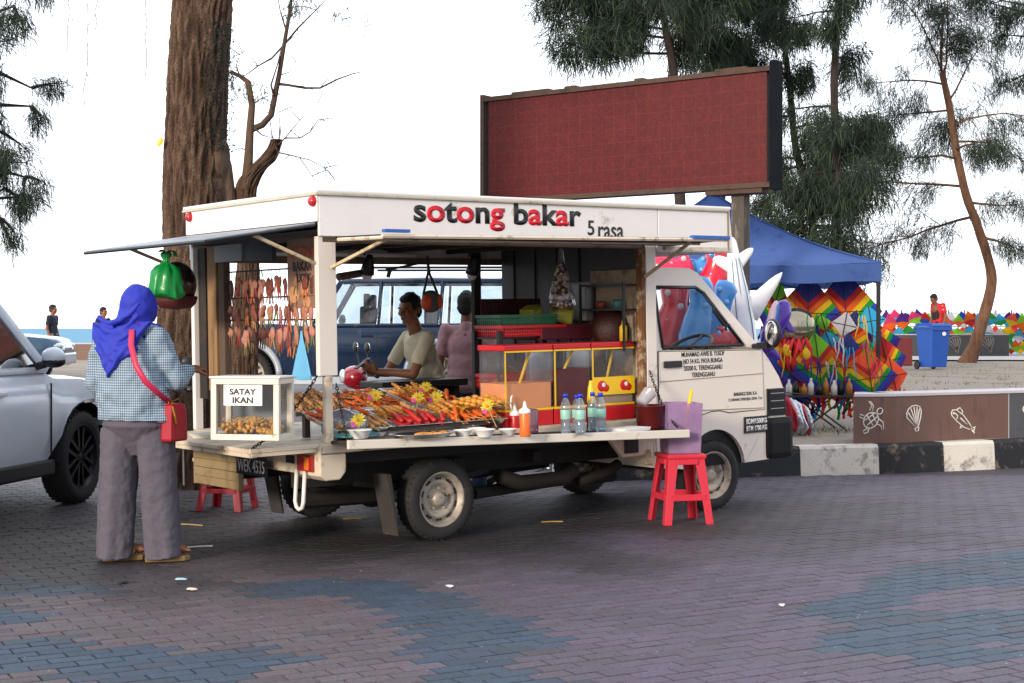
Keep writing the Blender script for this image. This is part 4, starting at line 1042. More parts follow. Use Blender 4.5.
for y in (-.24, .24): b.box((-.16,y-.008,0),(-.144,y+.008,.50)); b.box((-.02,y-.008,0),(-.004,y+.008,.50))
b.build('shelf_upright', m_black, sh)
b = MB()
for z in (.06, .30, .48): 
    for k in range(6): b.box((-.16+.028*k,-.24,z),(-.154+.028*k,.24,z+.008))
    b.box((-.165,-.24,z-.004),(-.150,.24,z+.012))
b.build('shelf_board', m_black, sh)
for k, (y, col, h, lab) in enumerate(((-.16,'#e0b41e',.15,'yellow bottle'),(-.07,'#e8e2d2',.12,'white bottle'),(.03,'#d9a51c',.16,'tall yellow bottle'),(.12,'#5c2a18',.10,'short brown jar'))):
    b = MB(); b.smooth = True; b.lathe([(0,0),(.03,0),(.03,h*.7),(.012,h*.85),(.012,h),(0,h)], 14)
    tag(b.build('seasoning_bottle', mat('seasoning_'+str(k), col, .4), M=onT((1.76,.32+y,1.269))), lab+' on the lower black wire shelf by the cab', 'bottle', 'bottles on the wire shelf')
for k, (y, col, h) in enumerate(((-.10,'#3a6a60',.07),(.08,'#8a3a2c',.06))):
    b = MB(); b.smooth = True; b.lathe([(0,0),(.04,0),(.045,h*.8),(.03,h),(0,h)], 14)
    tag(b.build('seasoning_jar', mat('seasoning_jar_'+str(k), col, .4), M=onT((1.76,.32+y,1.509))), ('green' if k == 0 else 'rusty red')+' squat jar on the upper black wire shelf', 'jar')
# ---- far side: counter, pan, hanging lamps, pouch
b = MB(); b.rbox((.45,1.40,.93),(1.25,1.72,.985), .01); b.box((.5,1.45,.70),(.54,1.68,.93)); b.box((1.16,1.45,.70),(1.2,1.68,.93)); b.box((.5,1.66,.72),(1.2,1.69,.93))
tag(b.build('grill_counter', m_black, M=T.copy()), 'black counter the seated man leans on at the far side', 'counter')
b = MB(); b.smooth = True; b.lathe([(0,0),(.10,.01),(.15,.06),(.165,.11),(.172,.112),(.16,.10),(.14,.06),(0,.02)], 28)
tag(b.build('wok', mat('brassy_metal', '#8a7a5a', .3, .8, var=.3), M=onT((1.26,1.0,.90), rx=R(55), rz=R(-35))), 'shiny brassy pan leaning beside the black rack', 'pan')
def hang_lamp(px, py, label):
    q = pl(px, py, 1, 1.55); t = thing('hanging_lamp', label, 'lamp', onT(q), group='lamps clipped under the far edge of the roof')
    b = MB(); b.smooth = True; b.lathe([(.0,.15),(.02,.15),(.03,.12),(.05,.05),(.055,.0),(.05,.0),(.03,.08),(0,.09)], 18, TR((0,0,0), rx=.3)); b.tube([(0,.03,.14),(0,.03,.24)], .008, 6); b.build('lamp_shade', m_black, t)
    b = MB(); b.smooth = True; b.ell((0,-.0,-.005), (.042,.042,.045)); b.build('bulb', m_whiteplastic, t)
hang_lamp(367, 274, 'black hanging lamp with a white bulb above the folded umbrella')
hang_lamp(472, 274, 'black hanging lamp over the man in the pink shirt')
q = pl(431, 303, 1, 1.55); t = thing('hanging_pouch', 'grey and orange pouch hanging on black straps under the far roof edge', 'pouch', onT(q))
b = MB(); b.smooth = True; b.ell((0,0,0), (.095,.05,.075), n=18, m=10); b.ell((0,0,.05), (.08,.045,.05)); b.build('pouch_body', mat('grey_pouch', '#5c5a58', .7), t)
b = MB(); b.smooth = True; b.ell((-.055,-.020,.005), (.045,.045,.062), n=14, m=8); b.ell((.06,-.018,.01), (.035,.04,.06), n=14, m=8); b.build('orange_panel', mat('orange_cloth', '#d8572a', .7), t)
b = MB(); b.tube([(-.07,0,.07),(-.02,0,.25),(-.03,0,.37)], .010, 6); b.tube([(.06,0,.08),(-.01,0,.23),(-.03,0,.37)], .010, 6); b.build('strap', m_black, t)
b = MB(); b.tube([pl(338, 277, 1, 1.6), pl(362, 273, 1, 1.6)], .03, 10); tag(b.build('rolled_mat', mat('brown_mat', '#5c4b3c', .8), M=T.copy()), 'brown rolled mat hanging left of the lamp under the far roof edge', 'mat')
b = MB(); b.tube([pl(386, 270, 1, 1.6), pl(421, 263, 1, 1.6)], .010, 6); b.tube([pl(390, 270, 1, 1.6), pl(388, 277, 1, 1.6)], .016, 6); tag(b.build('folded_umbrella', mat('grey_green_rod', '#39524a', .5), M=T.copy()), 'thin grey green umbrella hung level under the far roof edge', 'umbrella')
# ---- rear opening: menu banner, strings of charms, bags, helmet
bn = thing('menu_banner', 'brown menu banner reading SOTONG BAKAR with pictures of food beside the corner post', 'banner', onT((-.862,.30,1.80)))
b = MB(); b.box((-.003,-.19,-.26),(.003,.19,.185)); b.build('banner_sheet', mat('brown_banner', '#8a6a55', .6, var=.25, scale=5), bn)
Mr = lambda y, z: TR((-.0045, y, z), rx=PI/2, rz=-PI/2)
fit_text('banner_lettering', 'SOTONG', .29, .075, Mr(.0,.10), mat('orange_lettering', '#b8431c', .5), bn, bold=.02, thick=.001)
fit_text('banner_lettering', 'BAKAR', .24, .06, Mr(.0,.01), m_textblack, bn, bold=.02, thick=.001)
fit_text('banner_lettering', 'CUCUK', .22, .055, Mr(.0,-.065), m_textblack, bn, bold=.02, thick=.001)
b = MB(); b.smooth = True
for y, z, r in ((.11,-.17,.07),(-.02,-.135,.055),(-.05,-.22,.05)): b.ell((-.005,y,z), (.003,r,r*.8), n=14, m=6)
b.build('food_picture', mat('food_print', '#c08a62', .6, var=.4, scale=18), bn)
b = MB()
for k in range(3): b.tube([(-.86,.16,1.80-.15*k-(.03 if k else 0)),(-.86,1.40,1.80-.15*k-(.03 if k else 0))], .006, 6)
tag(b.build('charm_rail', m_black, M=T.copy()), 'thin black rails across the rear opening carrying charms', 'rail')
cols_ = [('brown','#8a5238'),('dark brown','#5b3526'),('tan','#a9745a'),('pinkish','#b57a6a'),('reddish brown','#7c3a2a')]
tips = [('dark red','#8c2a24'),('olive','#6a6a34'),('tan','#b08a58'),('orange','#cc6a2c'),('brown','#6a4030')]
mcol = [mat('charm_'+n.replace(' ', '_'), c, .6, var=.3, scale=20) for n, c in cols_]; mtip = [mat('charm_tip_'+n, c, .5) for n, c in tips]
seen_charm = {}
for row in range(3):
    z0 = 1.80-.15*row-(.03 if row else 0); n = 22
    for i in range(n):
        if row == 0 and i in (2, 4, 5): continue
        y = .20+1.16*(i+rnd.uniform(-.25,.25))/(n-1); ci = rnd.randrange(5); ti = rnd.randrange(5); L_ = rnd.uniform(.04,.07); k = rnd.uniform(.05,.13); fw = rnd.uniform(.012,.034)
        dark = (ci, ti)
        m = MB(); m.tube([(0,0,0),(.004,rnd.gauss(0,.006),-L_*.5),(0,rnd.gauss(0,.006),-L_)], .0022, 5)
        m.cur = 1; m.smooth = True; m.ell((0,0,-L_-k*.5), (.012,fw,k*.55), n=9, m=6, rot=(rnd.gauss(0,.25),0,0)); m.ell((0,rnd.gauss(0,.012),-L_-k*rnd.uniform(.1,.9)), (.013,fw*.9,k*.25), n=8, m=5, rot=(rnd.gauss(0,.5),0,0)); m.cur = 2
        for s in (-1, 1): m.cap((0,s*.008,-L_-k*.9), .006, (0,s*.02+rnd.gauss(0,.006),-L_-k-.055), .004, 6)
        o = m.build('hanging_charm', [m_black, mcol[ci], mtip[ti]], M=onT((-.86-.012*(i % 2), y, z0)))
        side = 'near the menu banner' if y < .55 else ('near the rough bark board' if y > 1.05 else 'in the middle')
        tag(o, f'{cols_[ci][0]} charm with {tips[ti][0]} tassels on the {("top","middle","lowest")[row]} rail, {side}', 'charm', 'charms hanging in the rear opening of the truck')
b = MB(); b.smooth = True
b.rings([[V((.02*s2*math.cos(a)*1.0, s2*math.sin(a)*(1+.12*math.sin(5*a)), z)) for a in [2*PI*i/24 for i in range(24)]] for s2, z in ((.012,.0),(.02,-.05),(.05,-.12),(.085,-.20),(.115,-.28),(.12,-.31),(.02,-.315))])
tag(b.build('carrier_bag', mat('light_blue_plastic_bag', '#69b3dd', .45, var=.2), M=onT((-.88,.30,1.40))), 'light blue plastic bag hanging beside the white corner post', 'plastic bag')
b = MB(); b.smooth = True
prof = [(.03,.015),(.042,0),(.036,-.022),(.022,-.045),(.030,-.07),(.075,-.095),(.110,-.13),(.122,-.20),(.134,-.29),(.146,-.335),(.135,-.342)]
NR = 40
rings_ = [[V((s2*math.cos(a)*(1+.10*math.sin(7*a+z*9)+.05*math.sin(13*a-z*5)), s2*.62*math.sin(a)*(1+.14*math.sin(9*a-z*11)), z+.022*math.sin(3*a+1)*(1 if k > 5 else 0))) for a in [2*PI*i/NR for i in range(NR)]] for k, (s2, z) in enumerate(prof)]
b.rings(rings_)
b.rings([[V((x+dx, .012*sy, z)) for dx, sy in ((-.015,-1),(.015,-1),(.015,1),(-.015,1))] for x, z in ((0,0),(.035,.03),(.065,.02),(.075,-.02))]); b.rings([[V((x+dx, .010*sy, z)) for dx, sy in ((-.014,-1),(.014,-1),(.014,1),(-.014,1))] for x, z in ((0,0),(-.03,.035),(-.05,.015))])
pc = at(166, 254, 9.55)
tag(b.build('carrier_bag', mat('green_plastic_bag', '#16a24c', .35, var=.25, scale=8, coat=.2, thin=.35), M=Matrix.Translation(pc) @ TR((0,0,0), rz=.2, s=.80)), 'knotted bright green plastic bag hanging under the raised rear panel', 'plastic bag')
hm = thing('helmet', 'dark maroon helmet hanging behind the green plastic bag', 'helmet', Matrix.Translation(at(176, 287, 9.9)))
b = MB(); b.smooth = True; b.ell((0,0,.015), (.135,.14,.155), n=22, m=14); b.build('shell', mat('black_maroon_shell', '#150608', .25, coat=.5), hm)
b = MB(); b.smooth = True; b.lathe([(.135,-.06),(.142,-.07),(.13,-.11),(.10,-.14),(.0,-.15)], 22); b.build('lining', mat('maroon_lining', '#4a1210', .7), hm)
# stool and lilac tub by the cab
stl = thing('plastic_stool', 'pinkish red plastic stool under the lilac tub beside the cab', 'stool', loc=(0,0,0), group='pinkish red plastic stools')
def stool_mesh(root):
    H = .50; t0 = .135; b0 = .185
    b = MB()
    b.rbox((-t0-.012,-t0-.012,H-.035),(t0+.012,t0+.012,H), .012); b.build('seat', m_redstool, root)
    for sx in (-1, 1):
        for sy in (-1, 1):
            l = MB(); p0 = V((sx*b0, sy*b0, 0)); p1 = V((sx*t0, sy*t0, H-.034))
            def sec(p, w_, th): return [p+V((-sx*q[0], -sy*q[1], 0)) for q in ((0,0),(w_,0),(w_,th),(th,th),(th,w_),(0,w_))]
            l.rings([sec(p0, .055, .014), sec(p0+(p1-p0)*.5, .058, .014), sec(p1, .075, .014)]); l.build('leg', m_redstool, root, bevel=.003)
    l = MB(); z = .17; q = b0+(t0-b0)*z/H
    for s in (-1, 1): l.box((-q+.03, s*q-.012*(s > 0)-.0, z),(q-.03, s*q+.012*(s < 0), z+.045)); l.box((s*q-.012*(s > 0), -q+.03, z),(s*q+.012*(s < 0), q-.03, z+.045))
    l.build('stretcher', m_redstool, root, bevel=.003)
    l = MB(); q = t0+.006
    for s in (-1, 1):
        l.box((-q+.06, s*q-.01, H-.075),(q-.06, s*q+.01, H-.036)); l.box((s*q-.01, -q+.06, H-.075),(s*q+.01, q-.06, H-.036))
    l.build('apron', m_redstool, root, bevel=.004)
stool_mesh(stl)
stl.matrix_basis = TR((1.215,10.78,0), rz=R(14))
st2 = copy_tree(stl, label='low pinkish red plastic stool standing behind the tailgate', M=TR((atz(224,507,0).x*1.0,0,0)))
st2.matrix_basis = TR((-2.20, 11.55, 0), rz=R(-12)) @ Matrix.Diagonal((1,1,.80,1))
tb = thing('plastic_tub', 'lilac see-through tub with orange drink standing on the red stool', 'tub', TR((1.215,10.78,.502), rz=R(10)))
b = MB()
sq = lambda h, z: [V((a*h, c*h, z)) for a, c in ((-1,-1),(1,-1),(1,1),(-1,1))]
b.rings([sq(.118,.0), sq(.130,.36), sq(.126,.36), sq(.114,.004)]); b.build('tub_wall', glassy('lilac_plastic', (.70,.55,.74), .04, .1, .30, (.62,.45,.68)), tb, bevel=.004)
b = MB(); b.rings([sq(.112,.006), sq(.116,.13)]); b.build('drink', mat('orange_brown_drink', '#b8703c', .3, var=.25, scale=8), tb)
b = MB(); b.cap((.02,.0,.12), .014, (.09,.02,.44), .014, 8); b.build('ladle_handle', m_yellow, tb, smooth=True)
# ---------------------------------------------------------------- people
m_lips = mat('lips', '#5a2f28', .5); m_eye = mat('dark_eye', (.01,.008,.007), .2); m_eyewhite = mat('eye_white', (.22,.20,.18), .5)
def hand(mb, wr, d, n, s=1, curl=.5, side=1):
    """palm and five fingers: d pointing direction, n palm side, side = thumb side sign"""
    wr = V(wr); d = V(d).normalized(); n = V(n); n = (n-d*n.dot(d)).normalized(); t = d.cross(n).normalized()*side
    mb.cap(wr-d*.02*s, .024*s, wr+d*.03*s, .026*s, 10)
    kn = []
    for i, (o, L_) in enumerate(((.030,.066),(.010,.074),(-.010,.069),(-.029,.052))):
        k0 = wr+d*(.085-.006*abs(i-1))*s+t*o*s
        mb.cap(wr+d*.015*s+t*o*.6*s, .015*s, k0, .0125*s, 9)
        a = curl*(1+.15*i)*.6; d1 = d*math.cos(a)+n*math.sin(a); k1 = k0+d1*L_*.45*s
        a2 = a+curl*.9; d2 = d*math.cos(a2)+n*math.sin(a2); k2 = k1+d2*L_*.32*s
        a3 = a2+curl*.7; d3 = d*math.cos(a3)+n*math.sin(a3); k3 = k2+d3*L_*.25*s
        mb.chain([k0,k1,k2,k3], [.0108*s,.0098*s,.0088*s,.0075*s], 8)
    b0 = wr+d*.022*s+t*.024*s; b1 = b0+(t*.75+d*.62+n*.35).normalized()*.040*s; b2 = b1+(t*.28+d*.85+n*.45).normalized()*.034*s
    b3 = b2+(d*.85+n*.5-t*.05).normalized()*.024*s
    mb.chain([b0,b1,b2,b3], [.016*s,.0125*s,.0105*s,.0085*s], 8)
def head(mb, c, rot, s=1):
    """head facing -Y before rotation; returns its matrix"""
    M = Matrix.Translation(c) @ Euler(rot).to_matrix().to_4x4() @ Matrix.Scale(s, 4)
    mb.ell((0,.012,.025), (.074,.094,.092), M, 18, 12); mb.ell((0,-.022,-.035), (.060,.068,.078), M, 16, 10); mb.ell((0,-.040,-.082), (.038,.044,.032), M, 12, 8)
    mb.ell((0,-.078,.022), (.056,.020,.018), M, 12, 8)                                  # brow
    mb.cap((0,-.086,.010), .010, (0,-.108,-.022), .0135, 10, M); mb.ell((-.013,-.094,-.028), (.010,.012,.008), M, 8, 6); mb.ell((.013,-.094,-.028), (.010,.012,.008), M, 8, 6)
    mb.ell((0,-.082,-.058), (.026,.014,.012), M, 10, 6); mb.ell((0,-.080,-.090), (.020,.014,.014), M, 10, 6)
    for sx in (-1, 1):
        mb.ell((sx*.040,-.070,-.022), (.022,.018,.02), M, 10, 6)
        mb.ell((sx*.079,.010,-.004), (.010,.020,.032), M, 10, 8, rot=(.2,0,-sx*.3))
    return M
def face_bits(root, M, far=False):
    e = MB(); e.smooth = True
    for sx in (-1, 1): e.ell((sx*.030,-.0845,.002), (.0135,.006,.0065), M, 10, 6)
    w_ = e.build('eyes', m_eyewhite if not far else m_eye, root)
    if not far:
        e = MB(); e.smooth = True
        for sx in (-1, 1): e.ell((sx*.030,-.0895,.002), (.0062,.003,.0058), M, 8, 6)
        e.build('pupils', m_eye, w_)
    e = MB(); e.smooth = True
    for sx in (-1, 1): e.tube([M @ V((sx*.014,-.0955,.018)), M @ V((sx*.032,-.0945,.024)), M @ V((sx*.052,-.080,.018))], [.003,.0048,.0025], 6)
    e.build('eyebrows', m_hair, root)
    e = MB(); e.smooth = True; e.ell((0,-.0945,-.055), (.022,.005,.0055), M, 12, 6); e.ell((0,-.0935,-.064), (.019,.005,.006), M, 12, 6); e.build('lips', m_lips, root)
def hair(root, M, vox=.008):
    h = MB()
    h.ell((0,.026,.040), (.082,.094,.092), M, 18, 12); h.ell((0,-.030,.092), (.060,.058,.034), M, 14, 8, rot=(.25,0,0)); h.ell((0,.055,-.01), (.072,.060,.075), M, 14, 8)
    for sx in (-1, 1): h.ell((sx*.071,-.010,.030), (.013,.032,.035), M, 8, 6)
    for k in range(40):
        a = rnd.uniform(0,6.3); b_ = rnd.uniform(.1,1.3); p = V((.078*math.cos(a)*math.sin(b_), .02+.09*math.sin(a)*math.sin(b_), .04+.092*math.cos(b_))); h.ell(p, (.016,.018,.014), M, 6, 5)
    return remesh(h.build('hair', m_hair, root), vox, 2)
def person(label, J, shirt, trousers, skin, M, rot=(0,0,0), far=False, hands=((0,0,-1),(0,0,-1)), palms=((1,0,0),(-1,0,0)), curl=.5, sleeve=.62, vox=.009, belly=1, skirt=0, shoes='#2a2018', long=False):
    root = thing('person', label, 'person', M)
    b = MB()
    HM = head(b, J['head'], rot)
    nk = V(J['neck']); b.cap(nk+V((0,.0,-.03)), .060, V(J['head'])+V((0,.012,-.05)), .052, 12)
    for i in (0, 1):
        sh, el, wr = (V(q) for q in J['arm'][i]); b.cap(sh, .046, el, .040, 12); b.cap(el, .040, wr, .026, 12)
        hand(b, wr, hands[i], palms[i], 1, curl, 1 if i == 0 else -1)
        hp, kn, an = (V(q) for q in J['leg'][i]); b.cap(hp, .065, kn, .05, 12); b.cap(kn, .05, an, .034, 12)
        fd = V(J.get('toe', (0,-1,0))).normalized(); b.cap(an+V((0,0,-.035))-fd*.03, .034, an+V((0,0,-.05))+fd*.13, .026, 10)
    b.cap(nk+V((0,.01,-.12)), .09, V(J['pelvis'])+V((0,0,.1)), .10, 12)
    body = remesh(b.build('body', skin, root), vox*.85, 3)
    face_bits(root, HM, far); hair(root, HM, vox)
    # shirt
    s = MB(); ch = V(J['chest']); pv = V(J['pelvis']); ws = (ch+pv)/2
    up = (ch-pv).normalized(); ax = (V(J['arm'][0][0])-V(J['arm'][1][0])).normalized()
    fr = ax.cross(up)
    B = Matrix((ax, fr, up)).transposed().to_4x4()
    def el(c, r): s.ell((0,0,0), r, Matrix.Translation(c) @ B, 20, 12)
    el(ch, (.178,.118,.16)); el(ws, (.165*belly,.122*belly,.17)); el(pv+up*.06, (.172*belly,.128*belly,.13)); el(ch+up*.10, (.15,.09,.07))
    el(pv-up*.02, (.170*belly,.125*belly,.09))
    s.cap(V(J['arm'][0][0])-up*.010, .054, V(J['arm'][1][0])-up*.010, .054, 12)
    for i in (0, 1):
        sh, e2, wr = (V(q) for q in J['arm'][i])
        if long: s.cap(sh, .066, e2, .056, 12); s.cap(e2, .056, e2+(wr-e2)*.9, .042, 12)
        else: s.cap(sh, .057, sh+(e2-sh)*sleeve, .058, 12)
    s.cap(nk+V((0,.012,-.035)), .066, nk+V((0,.012,-.02)), .062, 12)
    remesh(s.build('shirt', shirt, root), vox, 4, .018, .085)
    t = MB(); t.ell((0,0,0), (.165,.12,.12), Matrix.Translation(pv), 18, 10)
    for i in (0, 1):
        hp, kn, an = (V(q) for q in J['leg'][i]); t.cap(hp, .092, kn, .072, 14); t.cap(kn, .072, an+V((0,0,.0)), .062, 14)
    remesh(t.build('trousers', trousers, root), vox, 3, .022, .07)
    f = MB()
    for i in (0, 1):
        an = V(J['leg'][i][2]); fd = V(J.get('toe', (0,-1,0))).normalized(); sh = MB(); sh.smooth = True
        sh.cap(an+V((0,0,-.045))-fd*.05, .035, an+V((0,0,-.045))+fd*.14, .034, 12)
        sh.build('shoe', mat('shoe_leather', shoes, .5), root)
    return root, HM
STAND = dict(head=(0,-.02,1.58), neck=(0,0,1.43), chest=(0,0,1.24), pelvis=(0,0,.94),
             arm=(((-.185,0,1.38),(-.235,.03,1.10),(-.23,-.06,.86)), ((.185,0,1.38),(.235,.03,1.10),(.23,-.06,.86))),
             leg=(((-.085,0,.90),(-.10,-.02,.50),(-.11,.02,.08)), ((.085,0,.90),(.10,-.02,.50),(.11,.02,.08))))
def J_(**k): d = dict(STAND); d.update(k); return d
# the vendor with the phone, behind the far counter: leans on it and looks off to the left
m_cshirt = mat('cream_shirt', '#cfc8ae', .85, var=.06, bump=.15, bscale=60)
v, HM = person('seated young man in a cream shirt looking left with a phone in his hands', J_(head=(.015,-.05,1.435), neck=(0,.02,1.265), chest=(.01,.05,1.09), pelvis=(0,.16,.80),
      arm=(((-.185,.03,1.215),(-.25,-.12,.93),(-.10,-.33,.935)), ((.185,.03,1.215),(.22,-.12,.93),(.04,-.34,.95))),
      leg=(((-.09,.12,.78),(-.13,-.22,.60),(-.13,-.2,.12)), ((.09,.12,.78),(.13,-.22,.60),(.13,-.2,.12)))), m_cshirt, m_jeans, m_skin,
      TR((-.78,11.93,0.11), rz=R(-60)), rot=(R(6),0,R(24)), hands=((.3,-.8,.35),(-.3,-.8,.35)), palms=((.5,.1,.9),(-.5,.1,.9)), curl=.75, vox=.008)
wt = MB(); wt.smooth = True; wt.lathe([(.030,-.012),(.034,-.012),(.034,.012),(.030,.012)], 18, Matrix.Translation((-.11,-.315,.935)) @ V((.15,-.2,.02)).to_track_quat('Z', 'Y').to_matrix().to_4x4())
wt.build('watch_strap', m_steel, v)
wt = MB(); wt.smooth = True; wt.ell((-.127,-.322,.965), (.020,.020,.014)); wt.build('watch_face', m_whiteplastic, v)
ph = MB(); ph.rbox((-.036,-.005,-.072),(.036,.005,.072), .004)
tag(ph.build('phone', m_black, M=TR((-.78,11.93,.11), rz=R(-62)) @ TR((-.03,-.435,1.01), rx=R(-55))), 'black phone held by the seated young man', 'phone')
# man in the pink shirt, seen from behind
m_pinkshirt = mat('pale_pink_shirt', '#b98f98', .85, var=.06, bump=.15, bscale=60)
person('man in a pale pink shirt and jeans standing with his back turned behind the truck', J_(), m_pinkshirt, m_jeans, m_skin2, TR((atz(467,12.75).x, 12.75, .0), rz=R(172)), rot=(R(8),0,R(-10)), vox=.009, belly=1.04)
# far figures
m_navyshirt = mat('dark_navy_shirt', '#1c2338', .85); m_khaki = mat('khaki_trousers', '#9a9486', .85); m_blackc = mat('black_cloth', (.014,.014,.016), .85)
px_ = at(64, 345, 40); person('man in a dark navy shirt standing by the sea wall looking right', J_(), m_navyshirt, m_khaki, m_skin2, TR((px_.x, 39, h_sand(0,39)-.10), rz=R(78), s=1.0), far=True, vox=.014)
px_ = at(103, 345, 36); person('person in black half hidden behind the woman in the blue headscarf', J_(), m_blackc, m_blackc, m_skin, TR((px_.x, 36, h_sand(0,36)-.12), rz=R(60), s=.95), far=True, vox=.014)
m_jersey = mat('red_jersey', '#c0202c', .8)
J3 = J_(head=(0,-.14,1.53), neck=(0,-.07,1.42))
px_ = at(938, 345, 39); r3, _ = person('man in a red and black jersey looking down behind the blue bin', J3, m_jersey, m_blackc, m_skin2, TR((px_.x, 39, h_sand(0,39)+.16), rz=R(-62), s=1.04), rot=(R(28),0,0), far=True, vox=.014)
b = MB(); b.smooth = True; b.ell((0,-.075,1.12), (.13,.06,.22)); b.build('black_panel', m_blackc, r3)
b = MB(); b.smooth = True
for sx in (-1, 1): b.ell((sx*.20,-.0,1.36), (.035,.06,.03)); b.ell((sx*.215,.0,1.27), (.035,.055,.018))
b.build('white_stripes', m_whiteplastic, r3)
# ---------------------------------------------------------------- the customer, seen from behind; she faces +Y before turning
def gingham():
    m = bpy.data.materials.new('blue_check_cloth'); m.use_nodes = True; nt = m.node_tree; N = nt.nodes; L = nt.links; b = N['Principled BSDF']; b.inputs['Roughness'].default_value = .9
    tc = N.new('ShaderNodeTexCoord'); sp = N.new('ShaderNodeSeparateXYZ'); L.new(tc.outputs['Object'], sp.inputs[0])
    outs = []
    xy = N.new('ShaderNodeMath'); xy.operation = 'MULTIPLY_ADD'; L.new(sp.outputs['Y'], xy.inputs[0]); xy.inputs[1].default_value = .7; L.new(sp.outputs['X'], xy.inputs[2])
    for sock in (xy.outputs[0], sp.outputs['Z']):
        q = N.new('ShaderNodeMath'); q.operation = 'MULTIPLY'; q.inputs[1].default_value = 2*PI/.0150; L.new(sock, q.inputs[0])
        s = N.new('ShaderNodeMath'); s.operation = 'SINE'; L.new(q.outputs[0], s.inputs[0])
        r = N.new('ShaderNodeMapRange'); r.inputs['From Min'].default_value = -.35; r.inputs['From Max'].default_value = .35; L.new(s.outputs[0], r.inputs['Value']); outs.append(r.outputs['Result'])
    a = N.new('ShaderNodeMath'); a.operation = 'ADD'; L.new(outs[0], a.inputs[0]); L.new(outs[1], a.inputs[1])
    h = N.new('ShaderNodeMath'); h.operation = 'MULTIPLY'; h.inputs[1].default_value = .5; L.new(a.outputs[0], h.inputs[0])
    cr = N.new('ShaderNodeValToRGB'); e = cr.color_ramp.elements; e[0].color = (*srgb('#3a5269'), 1); e[1].color = (*srgb('#a3b6c4'), 1); L.new(h.outputs[0], cr.inputs['Fac'])
    L.new(cr.outputs['Color'], b.inputs['Base Color'])
    return m
wm = thing('person', 'woman in a royal blue headscarf and checked blouse standing at the back of the truck', 'person', TR((-2.25, 8.95, 0), rz=R(-22)))
def ring(c, rx, ry, n=28, rot=0, wob=0, ph=0): return [V((c[0]+rx*math.cos(a)*(1+wob*math.sin(5*a+ph))*math.cos(rot)-ry*math.sin(a)*math.sin(rot), c[1]+rx*math.cos(a)*math.sin(rot)+ry*math.sin(a)*(1+wob*math.sin(4*a+ph*1.3))*math.cos(rot), c[2])) for a in [2*PI*i/n for i in range(n)]]
b = MB(); HMw = head(b, (.03,.09,1.52), (R(8),0,R(180-18))); b.cap((0,.01,1.38), .055, (.02,.06,1.47), .05)
b.cap((.19,.02,1.33), .05, (.26,.06,1.09), .043); b.cap((.26,.06,1.09), .043, (.215,.29,1.145), .027); hand(b, (.215,.29,1.145), (.15,.95,.15), (-.3,-.1,-1), .98, .8, -1)
b.cap((-.19,.0,1.33), .05, (-.26,-.02,1.06), .043); b.cap((-.26,-.02,1.06), .043, (-.235,.14,.90), .027); hand(b, (-.235,.14,.90), (.05,.55,-.8), (.9,.2,.2), .98, .6, 1)
for x, y in ((-.115,-.01), (.13,.07)):
    b.cap((x*.8,0,.85), .07, (x,y,.46), .05); b.cap((x,y,.46), .05, (x,y-.02,.13), .034); FD = Matrix.Translation((x,y,0)) @ Matrix.Rotation(R(-52), 4, 'Z'); b.cap((0,-.05,.085), .033, (.0,.12,.070), .030, M=FD)
    for k in range(5): b.cap(((.024-.012*k),.12,.068), .0105, (.005+(.028-.013*k),.165-.008*k,.064), .009, 8, M=FD)
remesh(b.build('body', m_skin2, wm), .007, 2); face_bits(wm, HMw)
# blouse
s = MB()
s.rings([ring((.0,-.005,.85), .250, .180, wob=.03), ring((0,-.01,.90), .240, .183, wob=.025, ph=1), ring((0,-.015,1.0), .230,.180, wob=.012, ph=2), ring((.0,-.01,1.12), .222,.170, wob=.01, ph=3), ring((0,.0,1.24), .215,.155), ring((0,.01,1.33), .205,.128), ring((0,.02,1.39), .150,.10), ring((.005,.03,1.43), .085,.08)])
s.chain([(.175,.015,1.335),(.262,.06,1.085),(.225,.225,1.13)], [.082,.068,.050], 16); s.chain([(-.175,.0,1.335),(-.262,-.015,1.06),(-.235,.11,.93)], [.082,.068,.052], 16)
bl = remesh(s.build('blouse', gingham(), wm), .007, 3, .040, .085)
# wide trousers
m_tr = mat('grey_mauve_trousers', '#56525d', .85, var=.12, scale=9, bump=.12, bscale=40)
s = MB(); s.rings([ring((0,.0,.64), .05,.04), ring((0,-.0,.745), .16,.115), ring((0,-.008,.82), .212,.160), ring((0,-.005,.92), .20,.148)])
for x, y, xb, yb, ph in ((-.108,-.005,-.138,-.03,0),(.108,.03,.140,.08,2)):
    rr_w = []
    for i in range(41):
        t = i/40; cx_, cy_, cz_ = x+(xb-x)*t, y+(yb-y)*t, .80-.775*t; row = []
        for k in range(48):
            a = 2*PI*k/48
            m_ = 1+(.015+.05*t)*math.sin(4*a+ph+1.5*t)+.02*t*math.sin(9*a+ph)+.030*math.sin(30*t+2*a+ph)*math.exp(-((t-.52)/.16)**2)*(.5+.5*math.sin(a+ph))+.035*math.sin(22*t-1.5*a)*math.exp(-((t-.05)/.12)**2)+.03*math.sin(34*t+a)*math.exp(-((t-.95)/.10)**2)*max(0,math.sin(a*1.0+ph))
            row.append(V((cx_+(.112-.004*t)*m_*math.cos(a), cy_+(.124-.008*t)*m_*math.sin(a), cz_+(.008*math.sin(2*a+ph) if i == 40 else 0))))
        rr_w.append(row)
    s.rings(rr_w)
remesh(s.build('trousers', m_tr, wm), .006, 2, .010, .05)
